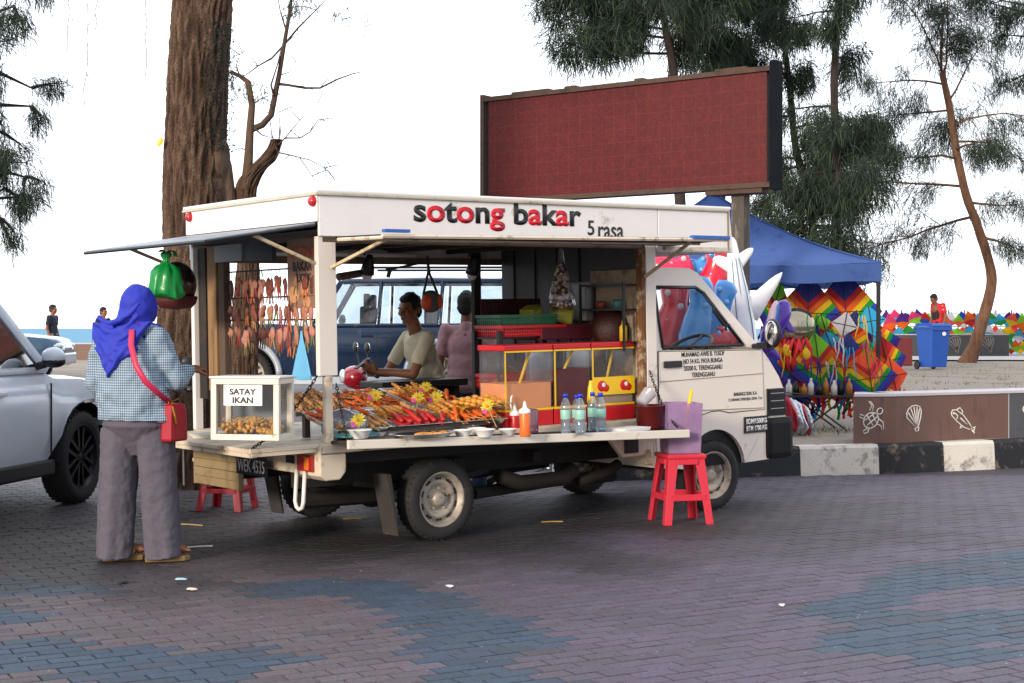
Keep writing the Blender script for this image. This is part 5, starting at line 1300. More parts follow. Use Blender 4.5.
# headscarf: hood, neck and the point of cloth down the back
m_sc = mat('royal_blue_scarf', '#1a2aa6', .7, var=.10, scale=7, bump=.1, bscale=50)
s = MB(); s.ell((.03,.075,1.535), (.106,.125,.128), n=24, m=16); s.ell((.02,.045,1.45), (.098,.105,.11)); s.cap((0,.02,1.40), .115, (.01,.03,1.46), .09, 18)
s.cap((-.12,.02,1.345), .10, (.12,.03,1.345), .10, 18)
def back_sheet(u, v):   # u across, v down; hangs over the back to a point
    w_ = (.20*(1-v)**.75+.012); x = (u-.5)*2*w_ - .035*v
    z = 1.42-.30*v-.02*math.cos((u-.5)*6)
    zc = max(.84, min(1.42, z))
    ry = .178 if zc < 1.12 else .178-(zc-1.12)/.30*.085
    yy = -math.sqrt(max(0, 1-(x/.27)**2))*ry-.030-.010*math.sin(u*13+v*6)-.006*math.sin(u*5-v*14)
    return V((x, yy, z))
gs = [[back_sheet(i/20, j/16) for i in range(21)] for j in range(17)]
n = 21; o = len(s.v); front = [p for r_ in gs for p in r_]; backp = [p+V((0,.045,.0)) for p in front]
s.add(front+backp, [(j*n+i, j*n+i+1, (j+1)*n+i+1, (j+1)*n+i) for j in range(16) for i in range(20)]+[(17*n+j*n+i, 17*n+(j+1)*n+i, 17*n+(j+1)*n+i+1, 17*n+j*n+i+1) for j in range(16) for i in range(20)]
      +[(j*n, (j+1)*n, 17*n+(j+1)*n, 17*n+j*n) for j in range(16)]+[(j*n+20, 17*n+j*n+20, 17*n+(j+1)*n+20, (j+1)*n+20) for j in range(16)]+[(i, 17*n+i, 17*n+i+1, i+1) for i in range(20)]+[(16*n+i, 16*n+i+1, 17*n+16*n+i+1, 17*n+16*n+i) for i in range(20)])
for k in range(5):   # soft folds crossing the back of the neck
    pts = [V((-.15+.30*t, -.085-.03*math.sin(PI*t)-.012*k, 1.43-.045*k+.07*(t-.35)**2*4-.02*k*t)) for t in [i/8 for i in range(9)]]
    s.tube(pts, [.012+.008*math.sin(PI*i/8) for i in range(9)], 8)
remesh(s.build('headscarf', m_sc, wm), .007, 4, .020, .07)
for x, y, sx in ((-.12,-.0,-1), (.14,.06,1)):
    FD = Matrix.Translation((x,y,0)) @ Matrix.Rotation(R(-52), 4, 'Z'); x = y = 0
    q = MB(); P = [(-.045,-.10),(.045,-.10),(.050,.05),(.045,.13),(.015,.165),(-.03,.155),(-.05,.08)]
    q.prism(P, .003, .036, 'xy', FD); sd_ = q.build('sandal', mat('tan_sandal_sole', '#7a6238', .7), wm, bevel=.006)
    q = MB(); q.smooth = True; q.tube([(x-.048,y+.07,.034),(x-.03,y+.08,.085),(x+.02,y+.09,.095),(x+.048,y+.07,.036)], .011, 8, FD); q.build('sandal_strap', mat('gold_strap', '#9a7a3a', .4), sd_)
for o in list(wm.children):      # she leans a little to the left
    if o.name.split('.')[0] in ('body','blouse','headscarf','eyes','eyebrows','lips'):
        for v_ in o.data.vertices: v_.co.x -= .075*max(0, v_.co.z-.85)/.75
# red shoulder bag
m_bag = mat('crimson_leather', '#a00d28', .4, var=.1)
hb = thing('handbag', 'crimson shoulder bag hanging at the right side of the woman', 'handbag', TR((-2.235, 8.95, 0), rz=R(-22)) @ TR((.225,.035,.745)))
q = MB(); q.rings([[V((a*.038*s2, c*.085*s2, z)) for a, c in ((-1,-1),(1,-1),(1,1),(-1,1))] for s2, z in ((1.0,-.02),(1.03,.0),(.98,.15),(.80,.205))]); q.build('bag_body', m_bag, hb, bevel=.012)
q = MB(); q.smooth = True
W2 = lambda x, y, z: V((x-.225-.075*max(0, z-.85)/.75, y-.035, z-.745))
sp = [W2(.235,-.01,.96), W2(.235,-.12,1.02), W2(.215,-.205,1.09), W2(.165,-.212,1.18), W2(.125,-.188,1.30), W2(.10,-.135,1.385), W2(.085,-.03,1.43), W2(.10,.10,1.40)]
rings_ = []
for i, p in enumerate(sp):
    d = (sp[min(i+1, 7)]-sp[max(i-1, 0)]).normalized(); out = V((.3,-1,.15)) if i < 6 else V((0,-.2,1)); sd2 = d.cross(out).normalized(); out = sd2.cross(d).normalized()
    rings_.append([p+sd2*.017+out*.004, p-sd2*.017+out*.004, p-sd2*.017-out*.004, p+sd2*.017-out*.004])
q.rings(rings_); q.build('strap', mat('pink_red_strap', '#c22a52', .45), hb)
q = MB(); 
for s2 in (-1, 1): q.tube([V((0,s2*.06,.20)), V((0,s2*.05,.235)), W2(.235,-.01,.96)], .004, 6)
q.ell((.0,-.02,.205), (.012,.02,.012)); q.tube([V((.03,-.06,.19)), V((.05,-.065,.13)), V((.055,-.06,.09))], .007, 6); q.build('gold_chain', mat('gold_metal', '#b8892f', .3, 1), hb)
# ---------------------------------------------------------------- cars; local X forward, Y to the left, wheels on z=0
def carpaint(name, c, metal=.35): return mat(name, c, .22, metal, var=.05, coat=.8, dirt='#77716a', dirt_amt=.02)
def suv(root, paint, L=4.5, Wd=1.78, wb=2.6, fo=.85, hood=.98, belt=1.02, roof=1.75, r=.36, spare=False, clad=None, wheelm=None, wstyle='alloy', glass=None, ws=.95, see=False, boxy=0, flare=False):
    """body lofted from stations along X, hollow cabin with glazed openings"""
    hw = Wd/2; xf = fo; xr = fo-L   # front axle at x=0
    glass = glass or m_darkglass
    sill = .32
    def stn(x, w_, zt, zs):   # half section: bottom, sill, waist, shoulder, top edge, centre
        return [(x, 0, zs+.02), (x, w_*.80, zs), (x, w_*.94, zs+.05), (x, w_*1.0, zs+.24), (x, w_*1.0, zt-.22), (x, w_*.985, zt-.10), (x, w_*.93, zt-.025), (x, w_*.80, zt), (x, 0, zt+.02)]
    xs_ = [(xf, .70, hood-.30, .42), (xf-.03, .80, hood-.16, .36), (xf-.12, .90, hood-.09, sill), (xf-.30, .965, hood-.045, sill), (0, .99, hood-.0, sill), (-.40, 1.0, hood+.015, sill), (-ws, 1.0, belt, sill), (-1.6, 1.0, belt+.01, sill), (-wb, 1.0, belt+.02, sill), (xr+.25, .98, belt+.03, .36), (xr+.06, .93, belt, .42), (xr, .86, belt-.10, .50)]
    b = MB(); secs = []
    for x, k, zt, zs in xs_:
        h = stn(x, hw*k, zt, zs); secs.append([V(p) for p in h]+[V((p[0], -p[1], p[2])) for p in h[::-1][1:-1]])
    # finer stations for the arches
    fine = []
    for i in range(len(secs)-1):
        n = max(1, int(abs(secs[i+1][0].x-secs[i][0].x)/.10))
        for k in range(n): fine.append([a.lerp(c, k/n) for a, c in zip(secs[i], secs[i+1])])
    fine.append(secs[-1])
    R_ = r+.075
    for s in fine:
        for j, p in enumerate(s):
            for cx in (0, -wb):
                dx = p.x-cx
                if abs(dx) < R_ and abs(p.y) > hw*.5:
                    top = r+math.sqrt(R_*R_-dx*dx)
                    if p.z < top and j in (1, 2, 3, 13, 14, 15, 12, 4): p.z = min(top, p.z+ (top-p.z))
    b.rings(fine); b.smooth = True; b.sm = [True]*len(b.f)
    body = b.build('body', paint, root); smooth_angle(body, 40)
    # dark wheel arches and lower trim
    for cx in (0, -wb):
        for s in (-1, 1):
            m = MB(); m.smooth = True
            ar = [(cx+R_*.99*math.cos(t), r+R_*.99*math.sin(t)) for t in [PI*i/16 for i in range(17)]]
            y0 = s*hw*1.004; y1 = s*hw*.55
            m.add([(x, y0, z) for x, z in ar]+[(x, y1, z) for x, z in ar], [(i, i+1, 18+i, 17+i) for i in range(16)])
            m.build('wheel_well', m_black, root)
            if flare:
                m = MB(); m.smooth = True; m.tube([(cx+(R_+.03)*math.cos(t), s*(hw+.005), r+(R_+.03)*math.sin(t)) for t in [PI*i/20 for i in range(21)]], .05, 8); m.build('wheel_flare', clad or m_black, root)
    for s in (-1, 1):
        m = MB(); m.box((-wb+R_, s*hw*.93-.04, sill-.05), (-R_, s*hw*.93+.04+.035*s, sill+.075)); m.build('sill_trim', clad or m_black, root, bevel=.02)
    m = MB(); m.rbox((xf-.10,-hw*.84,.36),(xf+.03,hw*.84,.60), .04); m.build('bumper', clad or paint, root)
    m = MB(); m.rbox((xr-.03,-hw*.88,.42),(xr+.1,hw*.88,.64), .04); m.build('bumper', clad or paint, root)
    # cabin: roof, pillars
    tw = hw*.74; bw_ = hw*.93; zb = belt+.012; x0 = -ws; x1 = -ws-.62+.25*boxy; xe = xr+.42-.30*boxy; xb = xr+.12
    def P(x, z, s):   # point on the cabin side
        k = (z-zb)/(roof-zb); return V((x, s*(bw_+(tw-bw_)*k), z))
    zr = roof-.055
    def beam(a, c, w_=.05, th=.04):
        d = (c-a); M_ = Matrix.Translation(a) @ d.to_track_quat('X', 'Z').to_matrix().to_4x4(); cb.rbox((0,-th/2,-w_/2),(d.length,th/2,w_/2), .012, M_)
    cb = MB()
    top = [(x1-.02, tw*.90, roof-.03), (x1-.25, tw*.97, roof), ((x1+xe)/2, tw, roof+.015), (xe+.15, tw*.97, roof), (xe-.02, tw*.92, roof-.04)]
    cb.rings([[V((x, y, z-.075)), V((x, y*.97, z-.02)), V((x, y*.80, z+.01)), V((x, 0, z+.025)), V((x, -y*.80, z+.01)), V((x, -y*.97, z-.02)), V((x, -y, z-.075)), V((x, 0, z-.05))] for x, y, z in top])
    bx = [-ws-.95, -ws-1.85]
    for s in (-1, 1):
        beam(P(x0, zb-.02, s), P(x1, zr, s), .075, .06); beam(P(xb, zb-.02, s), P(xe, zr, s), .12, .05)
        for q in bx:
            if q > xb+.3: beam(P(q, zb-.02, s), P(q-.04, zr, s), .09, .04)
        beam(P(x1, zr, s), P(xe, zr, s), .07, .05); beam(P(x0, zb-.01, s), P(xb, zb-.01, s), .05, .05)
    cab_ = cb.build('roof', paint, root)
    smooth_angle(cab_, 40)
    for s in (-1, 1):
        edges = [(x0-.05, x1-.05)]+[(q-.04, q-.08) for q in bx if q > xb+.3]; prev = (x0-.06, x1-.02)
        stops = [(q, q-.04) for q in bx if q > xb+.3]+[(xb+.05, xe+.05)]
        for a, c in stops:
            g = MB(); g.add([P(prev[0], zb+.015, s), P(a+.04, zb+.015, s), P(c+.04, zr-.03, s), P(prev[1], zr-.03, s)], [(0,1,2,3)]); g.build('window', glass, root); prev = (a-.04, c-.04)
    g = MB(); g.add([P(x0+.01, zb+.01, 1), P(x1+.02, zr, 1), P(x1+.02, zr, -1), P(x0+.01, zb+.01, -1)], [(0,1,2,3)]); g.build('windscreen', glass, root)
    g = MB(); g.add([P(xb-.01, zb+.06, 1), P(xe-.01, zr, 1), P(xe-.01, zr, -1), P(xb-.01, zb+.06, -1)], [(0,1,2,3)]); g.build('rear_window', glass, root)
    m_seat = mat('dark_seats', '#23262c', .8)
    for x in (-ws-.55, -ws-1.5):
        for y in (-.38, .38): g = MB(); g.rbox((x-.22,y-.22,belt-.3),(x-.10,y+.22,belt+.28), .04); st_ = g.build('seat', m_seat, root); g = MB(); g.rbox((x-.22,y-.11,belt+.27),(x-.14,y+.11,belt+.47), .03); g.build('headrest', m_seat, st_)
    g = MB(); g.box((-ws-.25,-hw*.8,belt-.2),(-ws-.02,hw*.8,belt+.03)); g.build('dashboard', m_seat, root)
    # doors, handles, mirrors, lights
    for s in (-1, 1):
        for q in [-ws-.02]+bx: MB().box((q-.003, s*hw*1.0-.012, sill+.12), (q+.003, s*hw*1.0+.0015, belt-.10)).build('door_gap', m_black, root)
    for s in (-1, 1):
        for q in bx:
            h = MB(); h.rbox((q+.06, s*hw*1.0-.01, belt-.17), (q+.24, s*hw*1.0+.028*1, belt-.135), .008) if s > 0 else h.rbox((q+.06, s*hw*1.0-.028, belt-.17), (q+.24, s*hw*1.0+.01, belt-.135), .008)
            h.build('door_handle', paint, root)
        h = MB(); h.smooth = True; h.ell((-ws-.16, s*(hw+.095), belt+.105), (.055,.095,.072), n=18, m=12); mo_ = h.build('side_mirror', paint, root)
        h = MB(); h.smooth = True; h.ell((-ws-.155, s*(hw+.095), belt+.070), (.057,.093,.05)); h.tube([(-ws-.16, s*(hw-.10), belt+.01), (-ws-.16, s*(hw+.09), belt+.07)], .03, 8); h.build('mirror_base', m_black, mo_)
        h = MB(); h.smooth = True; h.ell((xf-.14, s*hw*.72, hood-.22), (.15,.16,.075), n=16, m=10); h.build('headlight', mat('headlight_glass', '#b7c3cc', .1, .3, coat=1), root)
        h = MB(); h.rbox((xr-.012, s*hw*.80-.09, belt-.30), (xr+.12, s*hw*.80+.09, belt-.05), .02); h.build('tail_light', mat('tail_lens', '#8a1416', .2, coat=.6), root)
    m = MB(); m.rbox((xf-.035,-hw*.45,hood-.40),(xf+.005,hw*.45,hood-.26), .02); m.build('grille', m_black, root)
    for x, s in ((0,1),(0,-1),(-wb,1),(-wb,-1)):
        wheel(root, (x, s*(hw-.115), r), r, .22, PI if s > 0 else 0, wheelm or mat('dark_alloy', '#1b1c20', .35, .6), .70, wstyle)
    if spare:
        m = MB(); m.smooth = True; m.lathe([(0,-.1),(.3,-.1),(.34,-.06),(.34,.06),(.3,.1),(0,.1)], 24, TR((xr-.12,0,.95)), axis='x'); m.build('spare_wheel_cover', paint, root)
    return root
# silver blue suv at the left edge: front wheel on the ground at about 12.3 m
s1 = thing('suv', 'silver blue suv with black wheels parked at the left edge', 'car', TR((-4.30,12.10,0), rz=R(80)))
suv(s1, carpaint('silver_blue_paint', '#d3dfec', .0), L=4.4, Wd=1.80, wb=2.65, fo=.80, hood=1.02, belt=1.08, roof=1.72, r=.37, ws=.56)
m = MB(); m.rbox((-.02,-.905,.80),(.16,-.893,.83), .003); m.build('side_badge', m_chrome, s1)
# blue four wheel drive behind the truck, facing left
s2 = thing('suv', 'blue four wheel drive with silver wheel flares parked behind the truck facing left', 'car', TR((-3.85,22.6,.30), rz=R(178)))
m_flare = mat('silver_flare', '#b4bcc4', .35, .4)
suv(s2, carpaint('deep_blue_paint', '#0a2a4a'), L=4.75, Wd=1.80, wb=2.85, fo=.70, hood=1.17, belt=1.14, roof=1.84, r=.40, clad=m_flare, wheelm=m_wheelrim, ws=.98, see=True, boxy=.9, flare=True, glass=glassy('pale_glass', (.70,.78,.82), .14))
m = MB(); m.tube([(-1.75,-.55,1.99),(-3.9,-.55,1.99)], .02, 6); m.tube([(-1.75,.55,1.99),(-3.9,.55,1.99)], .02, 6); m.build('roof_rail', m_black, s2)
# dark blue car beyond
s3 = thing('hatchback', 'dark blue grey car with its bonnet showing behind the silver suv', 'car', TR((at(46,330,30).x-.52,30.6,.30), rz=R(6)))
suv(s3, carpaint('blue_grey_paint', '#33506b'), L=4.1, Wd=1.7, wb=2.5, fo=.78, hood=.96, belt=.94, roof=1.42, r=.31, ws=.75)
# ---------------------------------------------------------------- motorcycles, local X forward
def moped(root, paint):
    for x, nm in ((.62,'front_wheel'),(-.62,'rear_wheel')):
        t = MB(); t.smooth = True
        t.lathe([(.225,-.03),(.26,-.036),(.283,-.02),(.288,0),(.283,.02),(.26,.036),(.225,.03)], 30, TR((x,0,.288)), axis='y'); o = t.build('wheel', m_rubber, root)
        t = MB()
        t.lathe([(.215,-.025),(.232,-.03),(.232,.03),(.215,.025)], 28, TR((x,0,.288)), axis='y'); t.lathe([(0,-.05),(.05,-.05),(.05,.05),(0,.05)], 12, TR((x,0,.288)), axis='y')
        for k in range(9):
            a = 2*PI*k/9; t.tube([(x+.04*math.cos(a),0,.288+.04*math.sin(a)),(x+.22*math.cos(a),0,.288+.22*math.sin(a))], .006, 4)
        t.build('rim', m_steel, o)
    t = MB(); t.smooth = True
    for y in (-.07, .07): t.tube([(.62,y,.288),(.50,y,.62),(.42,y*.6,.86)], .02, 8)
    t.build('fork', m_steel, root)
    t = MB(); t.smooth = True; t.tube([(.42,0,.80),(.30,0,.50),(.05,0,.38),(-.35,0,.42)], .06, 10); t.tube([(-.1,-.12,.30),(-.3,-.12,.30)], .03, 8); t.ell((.02,0,.32), (.17,.11,.12)); t.tube([(-.05,.13,.25),(-.5,.14,.30),(-.95,.14,.38)], [.03,.035,.045], 10); t.build('engine', m_chassis, root)
    t = MB(); t.smooth = True; t.ell((.44,0,.72), (.10,.16,.24), n=16, m=10, rot=(0,-.35,0)); t.ell((.46,0,.98), (.11,.15,.10)); t.ell((.62,0,.56), (.22,.06,.05), rot=(0,.3,0)); t.ell((-.55,0,.66), (.42,.12,.10), rot=(0,.12,0)); t.ell((.30,0,.55), (.10,.19,.24), rot=(0,-.5,0)); t.build('fairing', paint, root)
    t = MB(); t.smooth = True; t.ell((-.28,0,.80), (.40,.13,.065), n=18, m=10); t.ell((-.55,0,.84), (.22,.12,.05)); t.build('seat', m_black, root)
    t = MB(); t.smooth = True; t.ell((.56,0,.99), (.03,.075,.06)); t.build('headlight', mat('lamp_glass', '#c9d2d8', .1, .2, coat=1), root)
    t = MB(); t.smooth = True; t.tube([(.33,-.36,1.0),(.38,-.16,1.04),(.40,0,1.0),(.38,.16,1.04),(.33,.36,1.0)], .014, 8); t.tube([(.33,-.36,1.0),(.35,-.26,1.02)], .022, 8); t.tube([(.33,.36,1.0),(.35,.26,1.02)], .022, 8); t.build('handlebar', m_black, root)
    for s in (-1, 1):
        t = MB(); t.smooth = True; t.tube([(.37,s*.20,1.04),(.40,s*.26,1.20)], .006, 6); t.ell((.405,s*.28,1.235), (.018,.065,.045), n=14, m=8); o = t.build('mirror', m_black, root)
        t = MB(); t.smooth = True; t.ell((.392,s*.28,1.235), (.012,.058,.039), n=14, m=8); o2 = t.build('mirror_glass', m_chrome, o)
    t = MB(); t.rbox((-.95,-.05,.62),(-.90,.05,.70), .01); t.build('tail_light', mat('bike_tail_lens', '#a01818', .25), root)
    return root
k1 = thing('motorcycle', 'red motorcycle parked behind the truck with a round mirror showing', 'motorcycle', TR((-.90,12.85,0), rz=R(196)))
moped(k1, mat('red_bike_paint', '#8c1220', .25, coat=.6))
k2 = thing('motorcycle', 'black motorcycle parked between the woman and the satay cabinet', 'motorcycle', TR((-2.72,11.35,0), rz=R(-78), s=.93))
moped(k2, mat('black_bike_paint', '#0d0e11', .25, coat=.6))
# ---------------------------------------------------------------- trees
def bark(name, c1, c2, sc=7):
    m = mat(name, c1, .95, var=.35, scale=sc, stretch=(1,1,.22), dirt=c2, dirt_amt=.45, dirt_scale=sc*1.2, bump=1.0, bscale=sc*2.2)
    return m
m_bark = bark('rough_brown_bark', '#5a4738', '#2a201a'); m_barkdark = bark('dark_casuarina_bark', '#332a25', '#171310'); m_barkwarm = bark('reddish_bark', '#6e4f3c', '#3b2920'); m_twig = mat('dry_twig', '#4a3a30', .9, var=.3)
def leafmat(name, c): return mat(name, c, .75, var=.45, scale=1.1, spec=.3)
m_needle = leafmat('casuarina_needles', (.022,.042,.027)); m_needle2 = leafmat('casuarina_needles_light', (.048,.072,.036)); m_needle3 = leafmat('casuarina_needles_dark', (.009,.020,.016))
class Needles:
    def __init__(s): s.v = []; s.f = []; s.mi = []
    def blade(s, p, d, l, w_, mi):
        d = d.normalized(); a = d.orthogonal().normalized(); a = (Matrix.Rotation(rnd.uniform(0,6.3), 3, d) @ a)*w_*.5
        q = p+d*l*.55+V((0,0,-.03*l)); e = p+d*l+V((0,0,-.22*l)); o = len(s.v)
        s.v += [p-a*.6, p+a*.6, q+a, q-a, e]; s.f += [(o,o+1,o+2,o+3), (o+3,o+2,o+4)]; s.mi += [mi, mi]
    def tuft(s, p, out, n, l, w_, spread=.6, droop=.55):
        mi0 = rnd.choice((0,0,0,1,2))
        for k in range(n):
            d = V((rnd.gauss(0,spread), rnd.gauss(0,spread), rnd.gauss(0,spread)-droop))+out*.8
            s.blade(p+V((rnd.gauss(0,l*.5), rnd.gauss(0,l*.5), rnd.gauss(0,l*.5))), d, l*rnd.uniform(.6,1.2), w_, mi0 if rnd.random() < .8 else rnd.choice((0,1,2)))
    def build(s, name, parent):
        me = bpy.data.meshes.new(name); me.from_pydata([tuple(p) for p in s.v], [], s.f)
        for m in (m_needle, m_needle2, m_needle3): me.materials.append(m)
        me.polygons.foreach_set('material_index', s.mi); me.update()
        o = bpy.data.objects.new(name, me); COL.objects.link(o); o.parent = parent; return o
def wob(a, b, n, w_): 
    out = [a.lerp(b, i/n) for i in range(n+1)]
    return [p+V((rnd.gauss(0,w_), rnd.gauss(0,w_), rnd.gauss(0,w_)))*(0 if i in (0,) else 1) for i, p in enumerate(out)]
def path_at(px, d, dj=.0): return [at(x, y, d+rnd.gauss(0,dj)) for x, y in px]
def limb(mb, nd, a, dirv, L, r, depth, tuft, l, w_, droop=.12):
    """a drooping feathery limb with twigs and needle tufts"""
    pts = [a]; d = dirv.normalized(); n = max(3, int(L/.45))
    for i in range(n):
        d = (d+V((rnd.gauss(0,.12), rnd.gauss(0,.12), rnd.gauss(0,.10)-droop/n*2))).normalized(); pts.append(pts[-1]+d*L/n)
    mb.tube(pts, [r*(1-.85*i/n) for i in range(n+1)], 5 if r < .05 else 7)
    for i, p in enumerate(pts):
        t = i/n
        if depth > 0 and t > .12:
            for q in range(2 if rnd.random() < .75 else 1):
                dd = (pts[min(i+1,n)]-pts[max(i-1,0)]).normalized(); sd = dd.orthogonal().normalized(); sd = Matrix.Rotation(rnd.uniform(0,6.3), 3, dd) @ sd
                limb(mb, nd, p, dd*.6+sd*.9+V((0,0,-.1)), L*rnd.uniform(.22,.42)*(1.1-.5*t), r*.35, depth-1, tuft, l, w_, droop*1.8)
        elif depth == 0:
            if rnd.random() < .9: nd.tuft(p, (pts[min(i+1,n)]-pts[max(i-1,0)]).normalized(), tuft, l, w_)
    if depth > 0: nd.tuft(pts[-1], d, tuft, l, w_)
def tree(label, trunk, radii, limbs, barkm, base_z, tuft=14, l=.42, w_=.022, depth=2, extra=None, group=None):
    """limbs: (start index fraction, direction, length)"""
    b0 = V((trunk[0].x, trunk[0].y, base_z)); root = thing('casuarina_tree', label, 'tree', loc=b0, group=group)
    tk = [p-b0 for p in trunk]
    # smooth the trunk path
    fine = []; fr = []
    for i in range(len(tk)-1):
        p0 = tk[max(i-1,0)]; p1 = tk[i]; p2 = tk[i+1]; p3 = tk[min(i+2,len(tk)-1)]
        for k in range(5):
            t = k/5; fine.append(.5*((2*p1)+(p2-p0)*t+(2*p0-5*p1+4*p2-p3)*t*t+(3*p1-p0-3*p2+p3)*t**3)); fr.append(radii[i]+(radii[i+1]-radii[i])*t)
    fine.append(tk[-1]); fr.append(radii[-1])
    m = MB(); m.smooth = True; m.tube(fine, fr, 14)
    o = len(m.v)
    for v in m.v:
        nn = noise.noise(v*V((1,1,.3)).length*.0+V((v.x*7, v.y*7, v.z*1.6)))
        ax = min(fine, key=lambda p: (p-v).length_squared); v += (v-ax)*nn*.16
    m.build('trunk', barkm, root)
    lb = MB(); lb.smooth = True; nd = Needles()
    for t, dv, L in limbs:
        i = min(int(t*(len(fine)-1)), len(fine)-1)
        limb(lb, nd, fine[i], V(dv), L, max(.02, fr[i]*.38), depth, tuft, l, w_)
    if extra: extra(lb, nd, fine)
    lb.build('limbs', barkm, root)
    if nd.f: nd.build('crown', root)
    return root
# right hand curved tree
D = 43
tp = path_at([(966,366),(975,345),(985,312),(991,287),(990,266),(979,230),(966,195),(956,150),(950,110),(942,72)], D)
tree('slender curved tree with reddish bark and sparse needles at the right', tp, [.27,.19,.155,.145,.14,.13,.12,.11,.10,.09],
     [(1.0,(-.55,-.1,.9),3.2),(1.0,(-.2,.1,1),3.6),(1.0,(.12,0,1),3.6),(.98,(.38,0,1),3.6),(.93,(.6,.2,.9),3.2),(.97,(-1,-.1,.12),2.6),(.90,(-1,.1,.05),2.2),(.86,(.9,-.2,.25),2.4),(.80,(1,.2,.0),2.2),(.76,(-.9,-.2,.1),2.4),(.70,(-1,.15,.22),3.6),(.66,(.9,.2,-.05),1.8),(.62,(-1,-.1,-.05),3.4),(.55,(.8,-.3,-.2),1.2),(.84,(.2,.9,.3),2.4),(.78,(.1,-1,.2),2.2)],
     m_barkwarm, h_sand(tp[0].x, D), tuft=9, l=.30, w_=.014, depth=2)
# dense tree in the middle
D = 38
tp = path_at([(832,368),(834,300),(836,240),(838,170),(834,90),(838,10),(842,-70),(845,-150)], D, .15)
lm = []
for k in range(34):
    t = rnd.uniform(.24, 1); a = rnd.uniform(0, 6.3); lm.append((t, (math.cos(a), math.sin(a), rnd.uniform(-.15,.45)), rnd.uniform(.8, 2.0)))
tree('dense dark drooping casuarina rising behind the blue canopy', tp, [.15,.14,.12,.11,.10,.08,.06,.02], lm, m_barkdark, h_sand(tp[0].x, D), tuft=9, l=.36, w_=.019, depth=2, group=None)
D = 41
tp = path_at([(808,366),(811,300),(814,250),(808,190),(796,150),(790,90),(782,20),(778,-60),(776,-140)], D, .15)
lm = []
for k in range(24):
    t = rnd.uniform(.36, 1); a = rnd.uniform(0, 6.3); lm.append((t, (math.cos(a), math.sin(a), rnd.uniform(-.1,.5)), rnd.uniform(.9, 1.7)))
tree('leaning forked casuarina left of the dense one behind the canopy', tp, [.14,.13,.12,.11,.10,.085,.07,.05,.02], lm, m_barkdark, h_sand(tp[0].x, D), tuft=9, l=.36, w_=.019)
# two trees behind the board
D = 37
tp = path_at([(684,366),(682,250),(678,160),(676,110),(672,62),(664,20),(655,-40),(650,-120)], D, .1)
lm = [(.62,(-1,-.2,.12),2.6),(.66,(-1,.2,.35),3.0),(.70,(-.9,-.4,.3),2.4),(.74,(-1,.1,.4),2.6),(.8,(-1,-.1,.3),2.4),(.78,(-.6,.7,.3),1.8),(.7,(.6,-.6,.25),1.6),(.66,(.8,.4,.3),1.8),(.8,(.9,0,.4),1.8),(.86,(.5,.6,.5),1.6),(.9,(-.8,-.3,.5),2.0),(.94,(.3,-.7,.6),1.6),(.98,(-.3,.2,1),1.6),(.84,(-.9,.4,.35),2.2)]
lm += [(rnd.uniform(.6,.98), (math.cos(a), math.sin(a), .25), rnd.uniform(1.2,2.0)) for a in [rnd.uniform(0,6.3) for _ in range(12)]]
tree('casuarina with a reddish stem and spreading boughs above the left of the board', tp, [.15,.14,.13,.12,.11,.09,.06,.02], lm, m_barkdark, h_sand(tp[0].x, D), tuft=9, l=.36, w_=.019)
D = 42
tp = path_at([(722,364),(722,250),(720,160),(716,100),(712,40),(714,-30),(716,-120)], D, .1)
lm = [(rnd.uniform(.55,1), (math.cos(a), math.sin(a), rnd.uniform(-.05,.4)), rnd.uniform(1.1,2.0)) for a in [rnd.uniform(0,6.3) for _ in range(24)]]
tree('casuarina with a straight grey stem above the right half of the board', tp, [.14,.13,.12,.11,.09,.06,.02], lm, m_barkdark, h_sand(tp[0].x, D), tuft=9, l=.36, w_=.019)
D = 44
tp = path_at([(1075,366),(1070,250),(1062,120),(1058,40),(1052,-40),(1050,-120)], D, .1)
tree('casuarina mostly outside the right edge with one bough in view', tp, [.25,.24,.21,.18,.14,.05], [(.62,(-1,0,.15),1.6),(.66,(-1,.2,.35),2.2),(.7,(-.9,-.2,.1),2.4),(.8,(-.8,.2,.5),2.4),(.9,(.4,.3,.6),2),(.7,(.8,.2,.2),2.4),(.52,(-1,.1,.0),1.5),(.6,(.2,.9,.3),2)], m_barkdark, h_sand(tp[0].x, D), tuft=8, l=.30, w_=.015)
